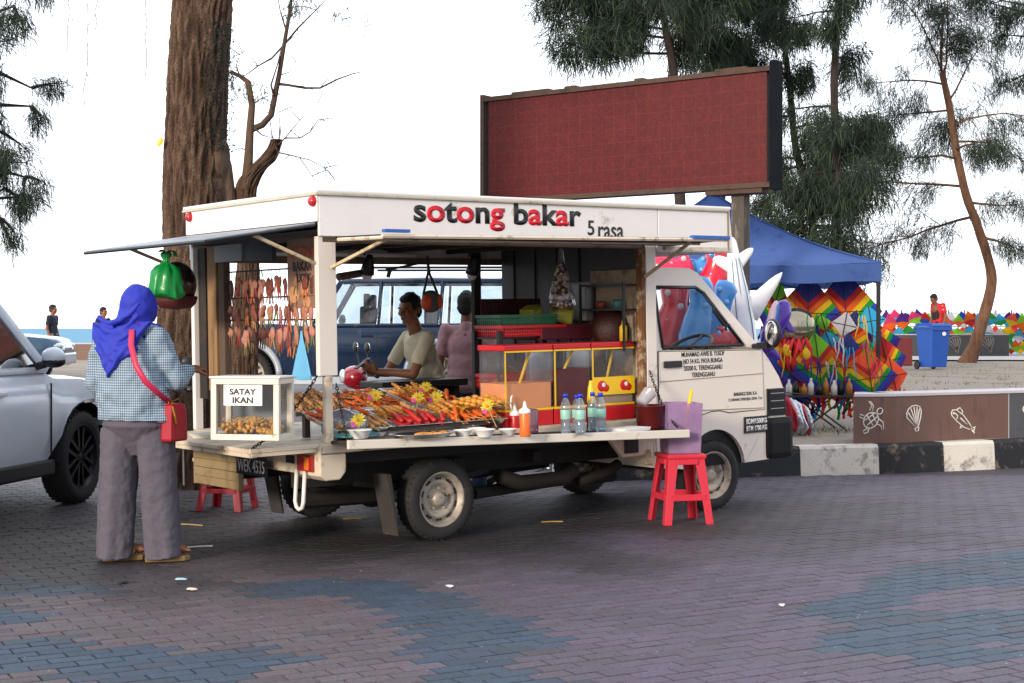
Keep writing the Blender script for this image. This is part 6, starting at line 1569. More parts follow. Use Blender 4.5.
# left edge: boughs reaching in
D = 14.5
tp = [V((-6.35,15.2,0)), V((-6.35,15.15,1.6)), V((-6.30,15.1,3.2)), V((-6.22,15.0,4.8)), V((-6.2,14.9,6.6)), V((-6.1,14.9,8.5))]
tree('casuarina just outside the left edge with drooping boughs in view', tp, [.20,.18,.17,.15,.11,.04], [(.34,(.78,-.30,.45),1.25),(.38,(.85,-.1,.35),1.35),(.42,(.7,-.45,.35),1.30),(.46,(.82,.1,.30),1.40),(.30,(.8,-.25,.5),1.35),(.32,(.85,.05,.45),1.4),(.36,(.75,-.5,.4),1.3),(.40,(.9,-.15,.25),1.5),(.49,(.8,-.4,.3),1.5),(.56,(.85,-.05,.3),1.6),(.62,(.7,-.45,.4),1.5),(.28,(.9,-.1,.6),1.3),(.31,(.8,-.4,.55),1.2),(.35,(.9,.15,.4),1.25),(.39,(.85,-.35,.3),1.15),(.43,(.9,0,.2),1.2),(.47,(.75,-.5,.2),1.2),(.51,(.9,-.2,.15),1.3),(.55,(.8,.2,.2),1.4),(.52,(.80,-.22,.35),1.55),(.60,(.80,-.3,.35),1.7),(.66,(.85,-.35,.25),1.7),(.72,(.8,-.1,.5),1.6),(.40,(.3,-.9,.3),1.1),(.46,(-.7,.3,.3),1.6),(.56,(-.6,-.6,.4),1.6),(.68,(-.2,.9,.4),1.6),(.8,(.4,.6,.6),1.5),(.88,(.3,-.5,.8),1.3)],
     m_barkdark, 0, tuft=12, l=.12, w_=.006, depth=2)
# the big trunk behind the truck
D = 13.3
tp = [V((-2.88,D,-.05)), V((-2.87,D,.35)), V((-2.86,D,1.0)), V((-2.84,D,1.9)), V((-2.83,D,2.7)), V((-2.79,D,3.4)), V((-2.77,D+.05,4.2)), V((-2.72,D+.05,5.2)), V((-2.70,D+.1,6.6))]
big_tp = tp
def strands(lb, nd, fine):
    b0 = V((-2.88,D,-.05))
    top = fine[-3]
    for px, y1, dd in ((68,52,-.2),(86,105,-.4),(147,76,.1),(97,30,.3),(28,20,.2)):
        e = at(px, y1, D+dd)-b0; hi = V((e.x, e.y, 5.35)); k = (e.z-hi.z)
        lb.tube([top, top.lerp(hi, .6)+V((0,0,.25)), hi], [.04,.02,.010], 5)
        pts = [hi+V((rnd.gauss(0,.012), 0, k*i/14)) for i in range(15)]; lb.tube(pts, .0035, 4)
        for p in pts[3:]:
            if rnd.random() < .75: nd.tuft(p, V((0,0,-.3)), 2, .06, .007, .5)
    for sx, L in ((1,1.8),(.6,1.4)): limb(lb, nd, fine[-6], V((sx,-.3,.3)), L, .05, 1, 7, .12, .008)
tree('thick brown tree trunk rising behind the left end of the truck', tp, [.46,.37,.335,.31,.305,.30,.30,.29,.24], [(.97,(.8,-.2,.5),2.2),(.97,(-.8,.2,.6),2.4),(.95,(.2,.8,.6),2.2),(.99,(-.2,-.5,.9),2.0)], m_bark, 0-.05, tuft=7, l=.14, w_=.010, depth=2, extra=strands)
# lopped tree with bare branches, right of the trunk
D = 15.2
b0 = at(247, 250, D); b0.z = h_pave(0,D)-.02
root = thing('bare_tree', 'lopped tree with a cut stub and bare branches right of the thick trunk', 'tree', loc=b0)
L_ = lambda *ps: [at(x, y, D+rnd.gauss(0,.05))-b0 for x, y in ps]
b = MB(); b.smooth = True
STUB = [V((0,0,0)), V((-.02,0,1.0))]+L_((247,250),(245,205),(247,185),(256,171),(268,159),(275,147),(277,137))
b.tube(L_((246,190),(248,165),(249,150),(250,130),(252,105),(248,82),(240,76),(230,72)), [.06,.05,.045,.04,.035,.03,.022,.015], 8)
b.tube(L_((226,235),(228,200),(226,165),(224,145)), [.09,.085,.06,.02], 10)
b.build('trunk', m_bark, root)
b = MB(); b.smooth = True
b.tube(L_((250,130),(262,125),(271,115),(275,95),(279,75),(284,45),(290,10),(293,-20)), [.035,.035,.033,.03,.026,.022,.018,.012], 7)
for pts, r in (([(279,84),(288,85),(305,88),(320,88),(338,79),(352,74),(361,72)], .018),([(275,100),(271,85),(277,66),(284,45)], .014),([(284,45),(272,58),(258,66),(246,75),(234,78)], .013),([(284,45),(298,28),(316,10),(335,-10)], .014),([(286,30),(280,10),(276,-15)], .010),
               ([(277,150),(272,135),(270,122)], .010),([(278,145),(285,138),(300,138),(310,132),(318,120),(325,121)], .011),([(276,152),(290,155),(310,160),(325,168),(335,180)], .009),([(254,128),(262,135),(272,138)], .012),([(279,140),(280,125),(279,112)], .008),([(285,138),(300,120),(318,103)], .007),
               ([(247,150),(240,148),(230,152)], .008),([(252,105),(262,98),(272,95)], .008),([(280,75),(290,72),(296,62)], .007),([(240,76),(236,66),(240,55)], .009),([(234,78),(228,70),(232,58)], .007),([(293,-5),(300,-14)], .008),([(258,66),(252,58),(243,54)], .006),([(300,158),(312,176),(322,190)], .006)):
    p = L_(*pts); b.tube(p, [r*(1-.75*i/(len(p)-1)) for i in range(len(p))], 6)
    for q in p[1:]:
        if rnd.random() < .7: e = q+V((rnd.gauss(0,.13), rnd.gauss(0,.1), rnd.gauss(.05,.13))); b.tube([q, q.lerp(e,.5)+V((0,0,.02)), e], [.005,.004,.002], 4)
b.build('branches', m_twig, root)
nd = Needles()
for x, y, n in ((240,85,10),(250,92,8),(262,88,8),(236,70,6),(290,5,16),(297,8,12),(305,0,10),(330,8,8),(345,15,6),(366,22,5),(322,165,4)):
    for k in range(n): nd.tuft(at(x+rnd.gauss(0,4), y+rnd.gauss(0,4), D)-b0, V((0,0,-.2)), 5, .10, .008)
nd.build('foliage', root)
root_bare = root
tp = big_tp
tt = [o for o in bpy.data.objects if o.get('label') == 'thick brown tree trunk rising behind the left end of the truck'][0]
for o in [c for c in tt.children if c.name.startswith('trunk')]: bpy.data.objects.remove(o)
def barkmat():
    m = bpy.data.materials.new('ridged_bark'); m.use_nodes = True; nt = m.node_tree; N = nt.nodes; L = nt.links; b = N['Principled BSDF']; b.inputs['Roughness'].default_value = .95; b.inputs['Specular IOR Level'].default_value = .15
    a = N.new('ShaderNodeAttribute'); a.attribute_name = 'ridge'; tc = N.new('ShaderNodeTexCoord'); n = N.new('ShaderNodeTexNoise'); n.inputs['Scale'].default_value = 60; n.inputs['Detail'].default_value = 6
    L.new(tc.outputs['Object'], n.inputs['Vector']); ad = N.new('ShaderNodeMath'); ad.operation = 'MULTIPLY_ADD'; L.new(n.outputs['Fac'], ad.inputs[0]); ad.inputs[1].default_value = .5; L.new(a.outputs['Fac'], ad.inputs[2])
    cr = N.new('ShaderNodeValToRGB'); e = cr.color_ramp.elements; e[0].position = .30; e[0].color = (*srgb('#1d1511'), 1); e[1].position = .92; e[1].color = (*srgb('#7a6655'), 1); q = e.new(.60); q.color = (*srgb('#4d3c31'), 1)
    L.new(ad.outputs[0], cr.inputs['Fac']); L.new(cr.outputs['Color'], b.inputs['Base Color'])
    bp = N.new('ShaderNodeBump'); bp.inputs['Strength'].default_value = .7; bp.inputs['Distance'].default_value = .02; L.new(n.outputs['Fac'], bp.inputs['Height']); L.new(bp.outputs['Normal'], b.inputs['Normal'])
    return m
def bark_trunk(path, radii, parent, nseg=150, step=.022):
    pts = []; rs = []
    for i in range(len(path)-1):
        p0 = path[max(i-1,0)]; p1 = path[i]; p2 = path[i+1]; p3 = path[min(i+2,len(path)-1)]; n = max(2, int((p2-p1).length/step))
        for k in range(n):
            t = k/n; pts.append(.5*((2*p1)+(p2-p0)*t+(2*p0-5*p1+4*p2-p3)*t*t+(3*p1-p0-3*p2+p3)*t**3)); rs.append(radii[i]+(radii[i+1]-radii[i])*t)
    vs = []; att = []
    for p, r in zip(pts, rs):
        for j in range(nseg):
            a = 2*PI*j/nseg; c, s_ = math.cos(a), math.sin(a); z = p.z
            w1 = noise.noise(V((c*2, s_*2, z*1.3)))*.5
            q = V((c*6.5+w1, s_*6.5+w1, z*2.6)); n1 = 1-abs(noise.noise(q))*2.6; n2 = 1-abs(noise.noise(V((c*13, s_*13, z*7.0+7))))*2.4
            big = noise.noise(V((c*1.1, s_*1.1, z*.7+3)))
            h_ = .62*n1+.38*n2; vs.append((p.x+c*(r+.030*h_+.045*big-.012), p.y+s_*(r+.030*h_+.045*big-.012), z)); att.append(.18+.36*max(0, h_))
    k = len(pts); fs = [(i*nseg+j, i*nseg+(j+1) % nseg, (i+1)*nseg+(j+1) % nseg, (i+1)*nseg+j) for i in range(k-1) for j in range(nseg)]
    me = bpy.data.meshes.new('trunk'); me.from_pydata(vs, [], fs); at_ = me.attributes.new('ridge', 'FLOAT', 'POINT'); at_.data.foreach_set('value', att); me.materials.append(barkmat())
    me.polygons.foreach_set('use_smooth', [True]*len(fs)); me.update(); o = bpy.data.objects.new('trunk', me); COL.objects.link(o); o.parent = parent
bark_trunk(STUB, [.18,.13,.115,.11,.105,.095,.085,.065,.05], root_bare, 64, .03)
bark_trunk([p-tt.location for p in tp], [.44,.34,.305,.28,.272,.268,.265,.26,.24], tt)
b = MB(); b.smooth = True; b.ell((.28,-.05,2.95), (.10,.16,.22)); b.ell((.24,-.08,2.72), (.09,.12,.14)); b.build('burl', m_bark, tt)
b = MB()
for k in range(2600):
    z = 3.0+1.15*rnd.random(); a = rnd.gauss(-.75,.30); rr = rnd.uniform(.318,.35); p = V((.09+rr*math.cos(a), rr*math.sin(a), z)); s = rnd.uniform(.008,.022)
    d = V((rnd.gauss(0,1), rnd.gauss(0,1), rnd.gauss(0,1))).normalized()*s; e = V((rnd.gauss(0,1), rnd.gauss(0,1), rnd.gauss(0,1))).normalized()*s
    b.add([p, p+d, p+e], [(0,1,2)])
c = b.build('creeper', m_needle3, tt, recalc=False); c['kind'] = 'stuff'
yl = MB(); yl.ell((0,0,0), (.024,.006,.042), rot=(0,.5,0)); tag(yl.build('yellow_leaf', m_yellow, M=Matrix.Translation(at(160,142,13.1))), 'single yellow leaf caught on the left side of the thick trunk', 'leaf')
# ---------------------------------------------------------------- LED board
DR, DL = 15.2, 17.3
pr = at(772, 187, DR); plf = at(486, 187, DL); pr.z = 0; plf.z = 0; u = (plf-pr); Lb = u.length; ang = math.atan2(-u.y, -u.x)
zb = CAMH+(HY-187)/F*DR; H = (187-66)/F*DR
bd = thing('led_board', 'long dark red LED board on posts behind the truck', 'screen', TR((plf.x, plf.y, zb), rz=ang))
def ledmat():
    m = bpy.data.materials.new('led_panel'); m.use_nodes = True; nt = m.node_tree; N = nt.nodes; L = nt.links; b = N['Principled BSDF']; b.inputs['Roughness'].default_value = .5; b.inputs['Specular IOR Level'].default_value = .25
    tc = N.new('ShaderNodeTexCoord'); mp = N.new('ShaderNodeMapping'); mp.inputs['Rotation'].default_value = (R(90),0,0); L.new(tc.outputs['Object'], mp.inputs['Vector'])
    br = N.new('ShaderNodeTexBrick'); br.offset = 0; br.inputs['Scale'].default_value = 1; br.inputs['Brick Width'].default_value = .145; br.inputs['Row Height'].default_value = .145; br.inputs['Mortar Size'].default_value = .0035
    br.inputs['Color1'].default_value = (*srgb('#4f1112'), 1); br.inputs['Color2'].default_value = (*srgb('#541315'), 1); br.inputs['Mortar'].default_value = (*srgb('#5e201d'), 1)
    L.new(mp.outputs['Vector'], br.inputs['Vector'])
    n = N.new('ShaderNodeTexNoise'); n.inputs['Scale'].default_value = 26; n.inputs['Detail'].default_value = 5; n.inputs['Roughness'].default_value = .8; L.new(tc.outputs['Object'], n.inputs['Vector'])
    r = N.new('ShaderNodeMapRange'); r.inputs['From Min'].default_value = .3; r.inputs['From Max'].default_value = .7; r.inputs['To Min'].default_value = .6; r.inputs['To Max'].default_value = 1.4; L.new(n.outputs['Fac'], r.inputs['Value'])
    x = N.new('ShaderNodeVectorMath'); x.operation = 'SCALE'; L.new(br.outputs['Color'], x.inputs[0]); L.new(r.outputs['Result'], x.inputs['Scale']); L.new(x.outputs['Vector'], b.inputs['Base Color'])
    bp = N.new('ShaderNodeBump'); bp.inputs['Strength'].default_value = .3; bp.inputs['Distance'].default_value = .01; L.new(n.outputs['Fac'], bp.inputs['Height']); L.new(bp.outputs['Normal'], b.inputs['Normal'])
    return m
b = MB(); b.box((.05,-.02,.05),(Lb-.05,.0,H-.05)); b.build('panel', ledmat(), bd)
m_frame = mat('rusty_board_frame', '#4a382c', .8, var=.3, dirt='#2a1d16', dirt_amt=.4, dirt_scale=5)
b = MB(); b.box((0,-.05,H-.05),(Lb,.14,H)); b.box((0,-.05,0),(Lb,.14,.05)); b.box((-.05,-.05,0),(0.0,.14,H+.03)); b.build('frame', m_frame, bd)
b = MB(); b.box((Lb,-.06,-.03),(Lb+.07,.10,H+.05)); b.build('end_cheek', mat('navy_metal', '#0c1019', .85, spec=.15), bd)
b = MB(); b.box((.05,.001,.05),(Lb-.05,.13,H-.05)); b.build('cabinet', m_frame, bd)
b = MB()
for x, w_ in ((.10,.14),(.30,.04),(.82,.10),(.55,.03)): MB().box((x*Lb,.0,H+.001),((x+w_)*Lb,.1,H+.03)).build('top_fitting', m_frame, bd)
m_post = mat('weathered_post', '#4c463f', .85, var=.4, scale=5, stretch=(3,3,.5), dirt='#8f8a80', dirt_amt=.3, dirt_scale=8)
for x, zz in ((Lb-.42, h_sand(2.4,15.3)), (.9, h_pave(0,19))):
    b = MB(); b.rbox((x-.075,.06,-zb+zz-.05),(x+.075,.20,-.001), .01); b.build('post', m_post, bd)
b = MB(); b.box((Lb-.75,-.03,-.05),(Lb-.1,.20,-.002)); b.build('post_bracket', m_frame, bd)
# ---------------------------------------------------------------- blue canopy
C = V((2.41,18.0,0)); hd = V((1.67,-1.5,0)); hp = V((-hd.y, hd.x, 0)); hz = h_sand(2.5,17.5)
corners = [C+hd, C+hp, C-hd, C-hp]; PEAK = CAMH+(HY-193)/F*18.0; EAVE = CAMH+(HY-263)/F*16.5; VAL = CAMH+(HY-281)/F*16.5
cn = thing('canopy_tent', 'blue pop up canopy tent with a pointed top beside the cab', 'tent', loc=(C.x, C.y, hz))
m_canopy = mat('blue_canopy_cloth', '#4c69a8', .8, var=.14, scale=2, dirt='#2c447c', dirt_amt=.25, bump=.35, bscale=5, spec=.2, thin=.3)
b = MB(); b.smooth = True
cl = [V((c.x-C.x, c.y-C.y, EAVE-hz)) for c in corners]; top = V((0,0,PEAK-hz))
for i in range(4):
    a, c = cl[i], cl[(i+1) % 4]; N_ = 10
    def surf(u_, v_):
        e = a.lerp(c, u_); p = top.lerp(e, v_); p.z += .045*noise.noise(V((p.x*1.6, p.y*1.6, 4)))*v_*(1.1-v_)*4*.6+.02*noise.noise(V((p.x*5, p.y*5, 9)))*v_; sagz = -.30*math.sin(PI*v_)*(.5+.5*math.sin(PI*u_))*.7 - .03*math.sin(PI*u_)*v_; return V((p.x, p.y, p.z+sagz))
    b.grid(surf, N_, N_)
    b.grid(lambda u_, v_: (lambda e: V((e.x*1.003, e.y*1.003, e.z-.03*math.sin(PI*u_)-(EAVE-VAL)*v_+.008*math.sin(u_*23)*v_)))(a.lerp(c, u_)), 24, 3)
b.build('canopy', m_canopy, cn)
b = MB()
for c in cl: b.tube([top+V((0,0,.004))]+[V((top.lerp(c, t).x, top.lerp(c, t).y, top.lerp(c, t).z-.30*math.sin(PI*t)*.35+.006)) for t in (.15,.3,.45,.6,.75,.9,1)], .010, 5)
b.build('canopy_seam', m_canopy, cn)
for c in cl:
    b = MB(); k = V((c.x*.985, c.y*.985, 0)); b.box((k.x-.02,k.y-.02,-.06),(k.x+.02,k.y+.02,EAVE-hz-.02)); b.build('leg', m_black, cn)
b = MB()
for i in range(4):
    a, c = cl[i]*.985, cl[(i+1) % 4]*.985; z0 = VAL-hz-.02; n = 4
    for k in range(n):
        p = a.lerp(c, k/n); q = a.lerp(c, (k+1)/n)
        b.tube([V((p.x,p.y,z0-.0)), V((q.x,q.y,z0+.16))], .010, 5); b.tube([V((p.x,p.y,z0+.16)), V((q.x,q.y,z0))], .010, 5)
b.build('truss', m_black, cn)
# ---------------------------------------------------------------- kites hung under the canopy
RB = [('red','#d42a2a'),('orange','#ee7a1e'),('yellow','#f2d31c'),('green','#2fae3c'),('blue','#2356c4'),('violet','#5b2f9a')]
mk_ = [mat('kite_'+n, c, .55, var=.06, thin=.5) for n, c in RB]; m_kblue = mat('kite_navy', '#2b3f96', .5, var=.35, scale=9, dirt='#c43a4a', dirt_amt=.25, dirt_scale=9, thin=.5); m_kcoral = mat('kite_coral', '#ff6a42', .55, thin=.5); m_kpink = mat('kite_pink', '#ee4a86', .55, thin=.5); m_klime = mat('kite_lime', '#9be234', .55, thin=.5); m_kcyan = mat('kite_cyan', '#3cc4ea', .55, thin=.5); m_kwhite = mat('kite_white', '#e6e6ea', .5, thin=.5)
m_kite_line = mat('kite_spar', '#222222', .5)
def kite(px, py, d, w_, h_, centre, label, rz=0, roll=0, bands=True, sock=None, tail=None, tilt=0):
    k = thing('kite', label, 'kite', Matrix.Translation(at(px, py, d)) @ TR((0,0,0), rz=rz, ry=roll, rx=tilt), group='rainbow kites hung on the canopy')
    s = MB()
    # delta diamond: top point, wing tips, bottom
    Tp, Lf, Rt, Bt = V((0,0,h_*.42)), V((-w_*.5,0,-h_*.12)), V((w_*.5,0,-h_*.12)), V((0,-.02,-h_*.58))
    mats = [centre]+mk_
    f = 6 if bands else 0
    for sd in (Lf, Rt):
        # rainbow bands run parallel to the lower edge
        for i in range(6):
            t0 = .40+.10*i; t1 = t0+.10
            a0 = Tp.lerp(sd, t0); a1 = Tp.lerp(sd, t1); c0 = Tp.lerp(Bt, t0); c1 = Tp.lerp(Bt, t1)
            s.cur = 1+i if bands else 0
            yo = V((0,-.0,0)); s.add([a0,a1,c1,c0]+[p+V((0,.004,0)) for p in (a0,a1,c1,c0)], [(0,1,2,3),(7,6,5,4),(0,4,5,1),(1,5,6,2),(2,6,7,3)])
        s.cur = 0; a1 = Tp.lerp(sd, .40); c1 = Tp.lerp(Bt, .40)
        s.add([Tp,a1,c1]+[p+V((0,.004,0)) for p in (Tp,a1,c1)], [(0,1,2),(5,4,3),(0,3,4,1)])
    s.build('sail', mats, k, recalc=True)
    s = MB(); s.tube([Tp+V((0,-.006,0)), Bt+V((0,-.006,0))], .006, 5); s.tube([Lf*.9+V((0,-.008,0)), Rt*.9+V((0,-.008,0))], .005, 5); s.build('spar', m_kite_line, k)
    s = MB(); s.smooth = True
    for q in range(3):
        x = (q-1)*.07; pts = [V((x+.02*math.sin(i*1.3+q), -.02-.01*q, -h_*.50-.06*i)) for i in range(4)]; s.cur = q
        for i in range(3): a, c = pts[i], pts[i+1]; s.add([a-V((.016,0,0)), a+V((.016,0,0)), c+V((.016,.0,0)), c-V((.016,0,0))], [(0,1,2,3)])
    o = s.build('tail', [rnd.choice(mk_), rnd.choice([m_kcoral, m_kpink, m_kcyan]), rnd.choice(mk_)], k, recalc=False); so_ = o.modifiers.new('t', 'SOLIDIFY'); so_.thickness = .002
    return k
KD = 17.1
for a in ((808,305,KD,.80,.85,m_kblue,'large rainbow kite with a navy centre, upper left beside the silver balloon',0,.05),
          (845,303,KD+.1,.86,.95,m_kblue,'large rainbow kite with a navy centre, upper right near the tent leg',0,-.04),
          (775,303,KD+.1,.5,.6,m_klime,'lime kite partly hidden behind the purple inflatable',0,.3),
          (826,332,KD-.1,.45,.5,m_klime,'small lime and rainbow kite under the two large navy kites',0,-.3),
          (850,335,KD-.15,.62,.70,m_kblue,'navy and rainbow kite in the middle row near the tent leg',0,.25),
          (872,340,KD-.1,.66,.72,m_kblue,'rainbow kite hanging low just left of the tent leg',.1,-.30),
          (806,345,KD-.2,.6,.66,m_kblue,'rainbow kite tilted to the left below the silver balloon',0,.55),
          (833,352,KD-.25,.62,.62,m_kcyan,'cyan and rainbow kite in the lower middle',0,-.35),
          (862,362,KD-.3,.55,.6,m_kpink,'pink and rainbow kite low by the tent leg',0,.2),
          (885,356,KD-.4,.5,.6,mk_[0],'rainbow kite sticking out right of the tent leg',.2,-.25),
          (792,352,KD-.55,.66,.72,m_kblue,'navy and rainbow kite in front of the red streamers',0,.15),
          (818,360,KD-.6,.70,.74,m_klime,'big lime and rainbow kite low in front, centre',0,-.12),
          (846,360,KD-.6,.70,.74,m_kblue,'big navy and rainbow kite low in front, right of centre',0,.10),
          (869,372,KD-.62,.62,.66,m_kcoral,'coral and rainbow kite low in front of the tent leg',0,-.15),
          (783,372,KD-.3,.6,.55,m_kcyan,'rainbow kite low beside the cab windscreen',0,.5),
          (800,378,KD-.4,.55,.6,m_klime,'lime rainbow kite lowest in the row above the folding table',0,-.2)): kite(*a)
for a in ((820,378,KD-.5,.55,.55,m_kcoral,'plain coral kite hanging low above the folding table',0,.1,False),(838,384,KD-.5,.42,.42,m_kpink,'round cornered coral pink kite low in the middle',0,-.2,False),(892,372,KD-.5,.34,.42,m_kcoral,'small coral kite lowest right of the tent leg',0,-.2,False),(858,388,KD-.55,.40,.30,m_kcoral,'small coral kite touching the front of the display',0,.3,False),(845,322,KD-.2,.30,.30,m_kwhite,'small white kite between the large navy kites',0,.2,False),(870,318,KD-.15,.36,.34,m_kcyan,'small cyan kite beside the tent leg',0,-.15,False)): kite(*a)
# balloons, ribbons and packets
for k, (px, py, nm, mm) in enumerate([(786,352,'yellow',mk_[2]),(812,362,'blue',mk_[4]),(828,366,'white',m_kwhite),(842,360,'red',mk_[0]),(852,352,'cyan',m_kcyan),(866,346,'green',mk_[3]),(876,366,'pink',m_kpink),(816,318,'green',mk_[3]),(836,342,'white',m_kwhite),(857,320,'yellow',mk_[2])]):
    b = MB(); b.smooth = True
    for q in range(4):
        x = rnd.uniform(-.10,.10); b.tube([V((x+.006*math.sin(i*1.5+q+k)+.008*i*math.sin(q*2.3+k), -.02*(q % 3), .05-(.03+.025*((q*7) % 3)/2)*i)) for i in range(7)], [.004,.007,.006,.008,.007,.006,.003], 4)
    t = thing('ribbon_bunch', f'bunch of thin {nm} ribbons hanging between the kites, {("far left","left of centre","low in the centre","right of centre","beside the navy middle kite","near the tent leg","low by the tent leg","high above the balloon","in the very middle","high on the right")[k]}', 'ribbons', Matrix.Translation(at(px, py, 16.45-.02*k)), group='ribbon bunches among the kites')
    b.build('ribbons', mm, t)
hz2 = h_sand(2.9,16.6)
t = thing('foil_balloon', 'round silver and gold foil balloon among the kites', 'balloon', Matrix.Translation(at(795,326,16.6)))
b = MB(); b.smooth = True; b.ell((0,0,0), (.23,.10,.20), n=26, m=16)
b.build('balloon_skin', mat('silver_gold_foil', '#b5ae98', .14, .95, var=.25, scale=4), t)
b = MB(); b.tube([(0,0,.20),(0,.02,.45),(.02,.1,.62)], .003, 4); b.build('string', m_black, t)
b = MB(); b.smooth = True
t = thing('ruffled_streamer', 'bunch of red ruffled streamers under the silver balloon', 'streamer', Matrix.Translation(at(795,352,16.55)))
for k in range(10):
    x = rnd.uniform(-.15,.15); pts = [V((x+.03*math.sin(i*1.7+k), -.03*(k % 3), .14-.085*i+rnd.gauss(0,.01))) for i in range(5)]
    b.tube(pts, [.012,.030,.018,.032,.010], 7)
b.build('ruffles', mat('red_ruffle', '#d3202a', .45, var=.1), t)
b = MB(); b.smooth = True; b.ell((-.10,-.06,.02), (.05,.03,.08)); b.build('gold_trim', m_yellow, t); b = MB(); b.smooth = True; b.ell((.12,-.06,-.02), (.05,.03,.07)); b.build('gold_trim', m_yellow, t)
# white inflatable plane in front of the post
pl0 = thing('inflatable_plane', 'white inflatable toy plane standing nose down behind the windscreen', 'inflatable toy', Matrix.Translation(at(744,345,14.6)) @ TR((0,0,0), ry=R(-7), rz=R(8)))
m_vinyl = mat('white_vinyl', (.80,.81,.84), .22, var=.03, coat=.4)
b = MB(); b.smooth = True; b.rings([ring((0,0,z), r1, r1*.9, 18) for r1, z in ((.02,1.06),(.045,1.02),(.06,.90),(.075,.75),(.11,.5),(.135,.25),(.14,0),(.13,-.25),(.08,-.42),(.02,-.5))]); b.build('fuselage', m_vinyl, pl0)
def fin(p0, p1, w0, w1, th=.05):
    b = MB(); b.smooth = True; d = (V(p1)-V(p0)); up = V((0,1,0)); sd = d.cross(up).normalized(); rs = []
    for i in range(9):
        t = i/8; c = V(p0)+d*t; w_ = w0+(w1-w0)*t; e = math.sqrt(max(.02, 1-max(0,(t-.7)/.3)**2))
        rs.append([c+sd*w_*e*math.cos(a)+V((0,1,0))*th*e*(1-.4*t)*math.sin(a) for a in [2*PI*j/14 for j in range(14)]])
    b.rings(rs); return b
fin((.08,0,.30),(.46,-.03,.66),.12,.03).build('wing', m_vinyl, pl0); fin((-.08,0,.30),(-.42,.03,.60),.12,.03).build('wing', m_vinyl, pl0)
fin((.03,0,.80),(.20,-.02,.93),.07,.03,.03).build('tail_fin', m_vinyl, pl0); fin((-.03,0,.78),(-.20,.0,.88),.075,.04,.03).build('tail_fin', m_vinyl, pl0)
b = MB()
for s in (-1, 0, 1): b.tube([(s*.035,-.052-.012*(s == 0),.85),(s*.06,-.095,.5),(s*.075,-.11,.2),(s*.07,-.108,-.1)], .0045, 5)
b.build('stripe', mat('teal_stripe', '#2d6f86', .4), pl0)
# purple inflatable fish, red and blue inflatables
t = thing('inflatable_fish', 'purple inflatable fish with a white belly hanging beside the side mirror', 'inflatable toy', Matrix.Translation(at(776,324,15.6)) @ TR((0,0,0), ry=R(12)))
b = MB(); b.smooth = True; b.rings([ring((.06*math.sin(z*3),0,z), r1, r1*.8, 18) for r1, z in ((.01,.27),(.07,.24),(.11,.14),(.125,0),(.115,-.14),(.07,-.25),(.03,-.31),(.01,-.33))]); b.build('body', mat('purple_vinyl', '#4a23a0', .2, coat=.4), t)
b = MB(); b.smooth = True; b.ell((-.055,-.055,.03), (.055,.055,.21)); b.build('belly', mat('pale_pink_vinyl', '#dcc3d2', .25), t)
b = MB(); b.smooth = True; b.ell((-.03,-.095,.03), (.022,.015,.19)); b.build('blue_stripe', mat('sky_blue_vinyl', '#3c7fd0', .25, coat=.4), t)
fin((.10,-.02,.02),(.19,-.06,-.05),.05,.02,.02).build('flipper', bpy.data.materials['purple_vinyl'], t); fin((.0,0,-.28),(.12,0,-.36),.05,.03,.02).build('tail', bpy.data.materials['purple_vinyl'], t)
m_redv = mat('red_vinyl', '#cf1d36', .2, var=.05, coat=.4); m_bluev = mat('blue_vinyl', '#3f8fd8', .2, var=.08, coat=.4); m_lbv = mat('pale_blue_vinyl', '#79b4e4', .2, coat=.4)
def floaty(px, py, d, h_, w_, body, spot, label, arms=True, lean=0):
    t = thing('inflatable_toy', label, 'inflatable toy', Matrix.Translation(at(px, py, d)) @ TR((0,0,0), ry=lean), group='shiny inflatable toys stacked behind the cab')
    b = MB(); b.smooth = True; b.rings([ring((.04*math.sin(z*5),0,z*h_), w_*r1, w_*r1*.8, 18) for r1, z in ((.05,.5),(.35,.48),(.5,.38),(.42,.22),(.55,.05),(.62,-.15),(.5,-.35),(.3,-.46),(.05,-.5))]); b.build('body', body, t)
    if arms:
        for s in (-1, 1): fin((s*w_*.4,-.02,.10*h_),(s*w_*1.0,-.08,.02*h_+.1*s),w_*.20,w_*.10,.05).build('flipper', body, t)
    b = MB(); b.smooth = True
    for k in range(5): a = k*2.1; z = (-.3+.16*k)*h_; b.ell((w_*.28*math.cos(a), -w_*.36, z), (w_*.11,w_*.06,w_*.11))
    b.build('spots', spot, t)
    return t
floaty(671,322,14.0,.80,.28,m_redv,m_kwhite,'red inflatable toy with white spots seen through the cab window on the left')
floaty(697,322,13.75,.85,.24,m_bluev,m_lbv,'blue spotted inflatable toy in the middle of the cab window', False)
floaty(716,312,13.9,.62,.22,m_bluev,m_lbv,'second blue inflatable toy leaning to the right', False, .25)
floaty(714,276,15.2,.62,.26,m_redv,m_bluev,'red inflatable toy standing above the cab roof', False)
floaty(722,340,13.9,.4,.2,m_redv,m_redv,'low red inflatable toy behind the steering wheel', True, 1.2)
floaty(670,268,15.2,.45,.26,mat('pink_vinyl', '#e02c56', .2, coat=.4),m_kwhite,'pink inflatable toy just above the left of the cab roof', False, 1.2)
floaty(692,268,15.3,.40,.20,m_bluev,m_lbv,'blue inflatable toy just above the cab roof', False, 1.1)
floaty(735,352,14.2,.36,.30,m_bluev,m_yellow,'small blue and yellow inflatable toy low in the cab window', False, .8)
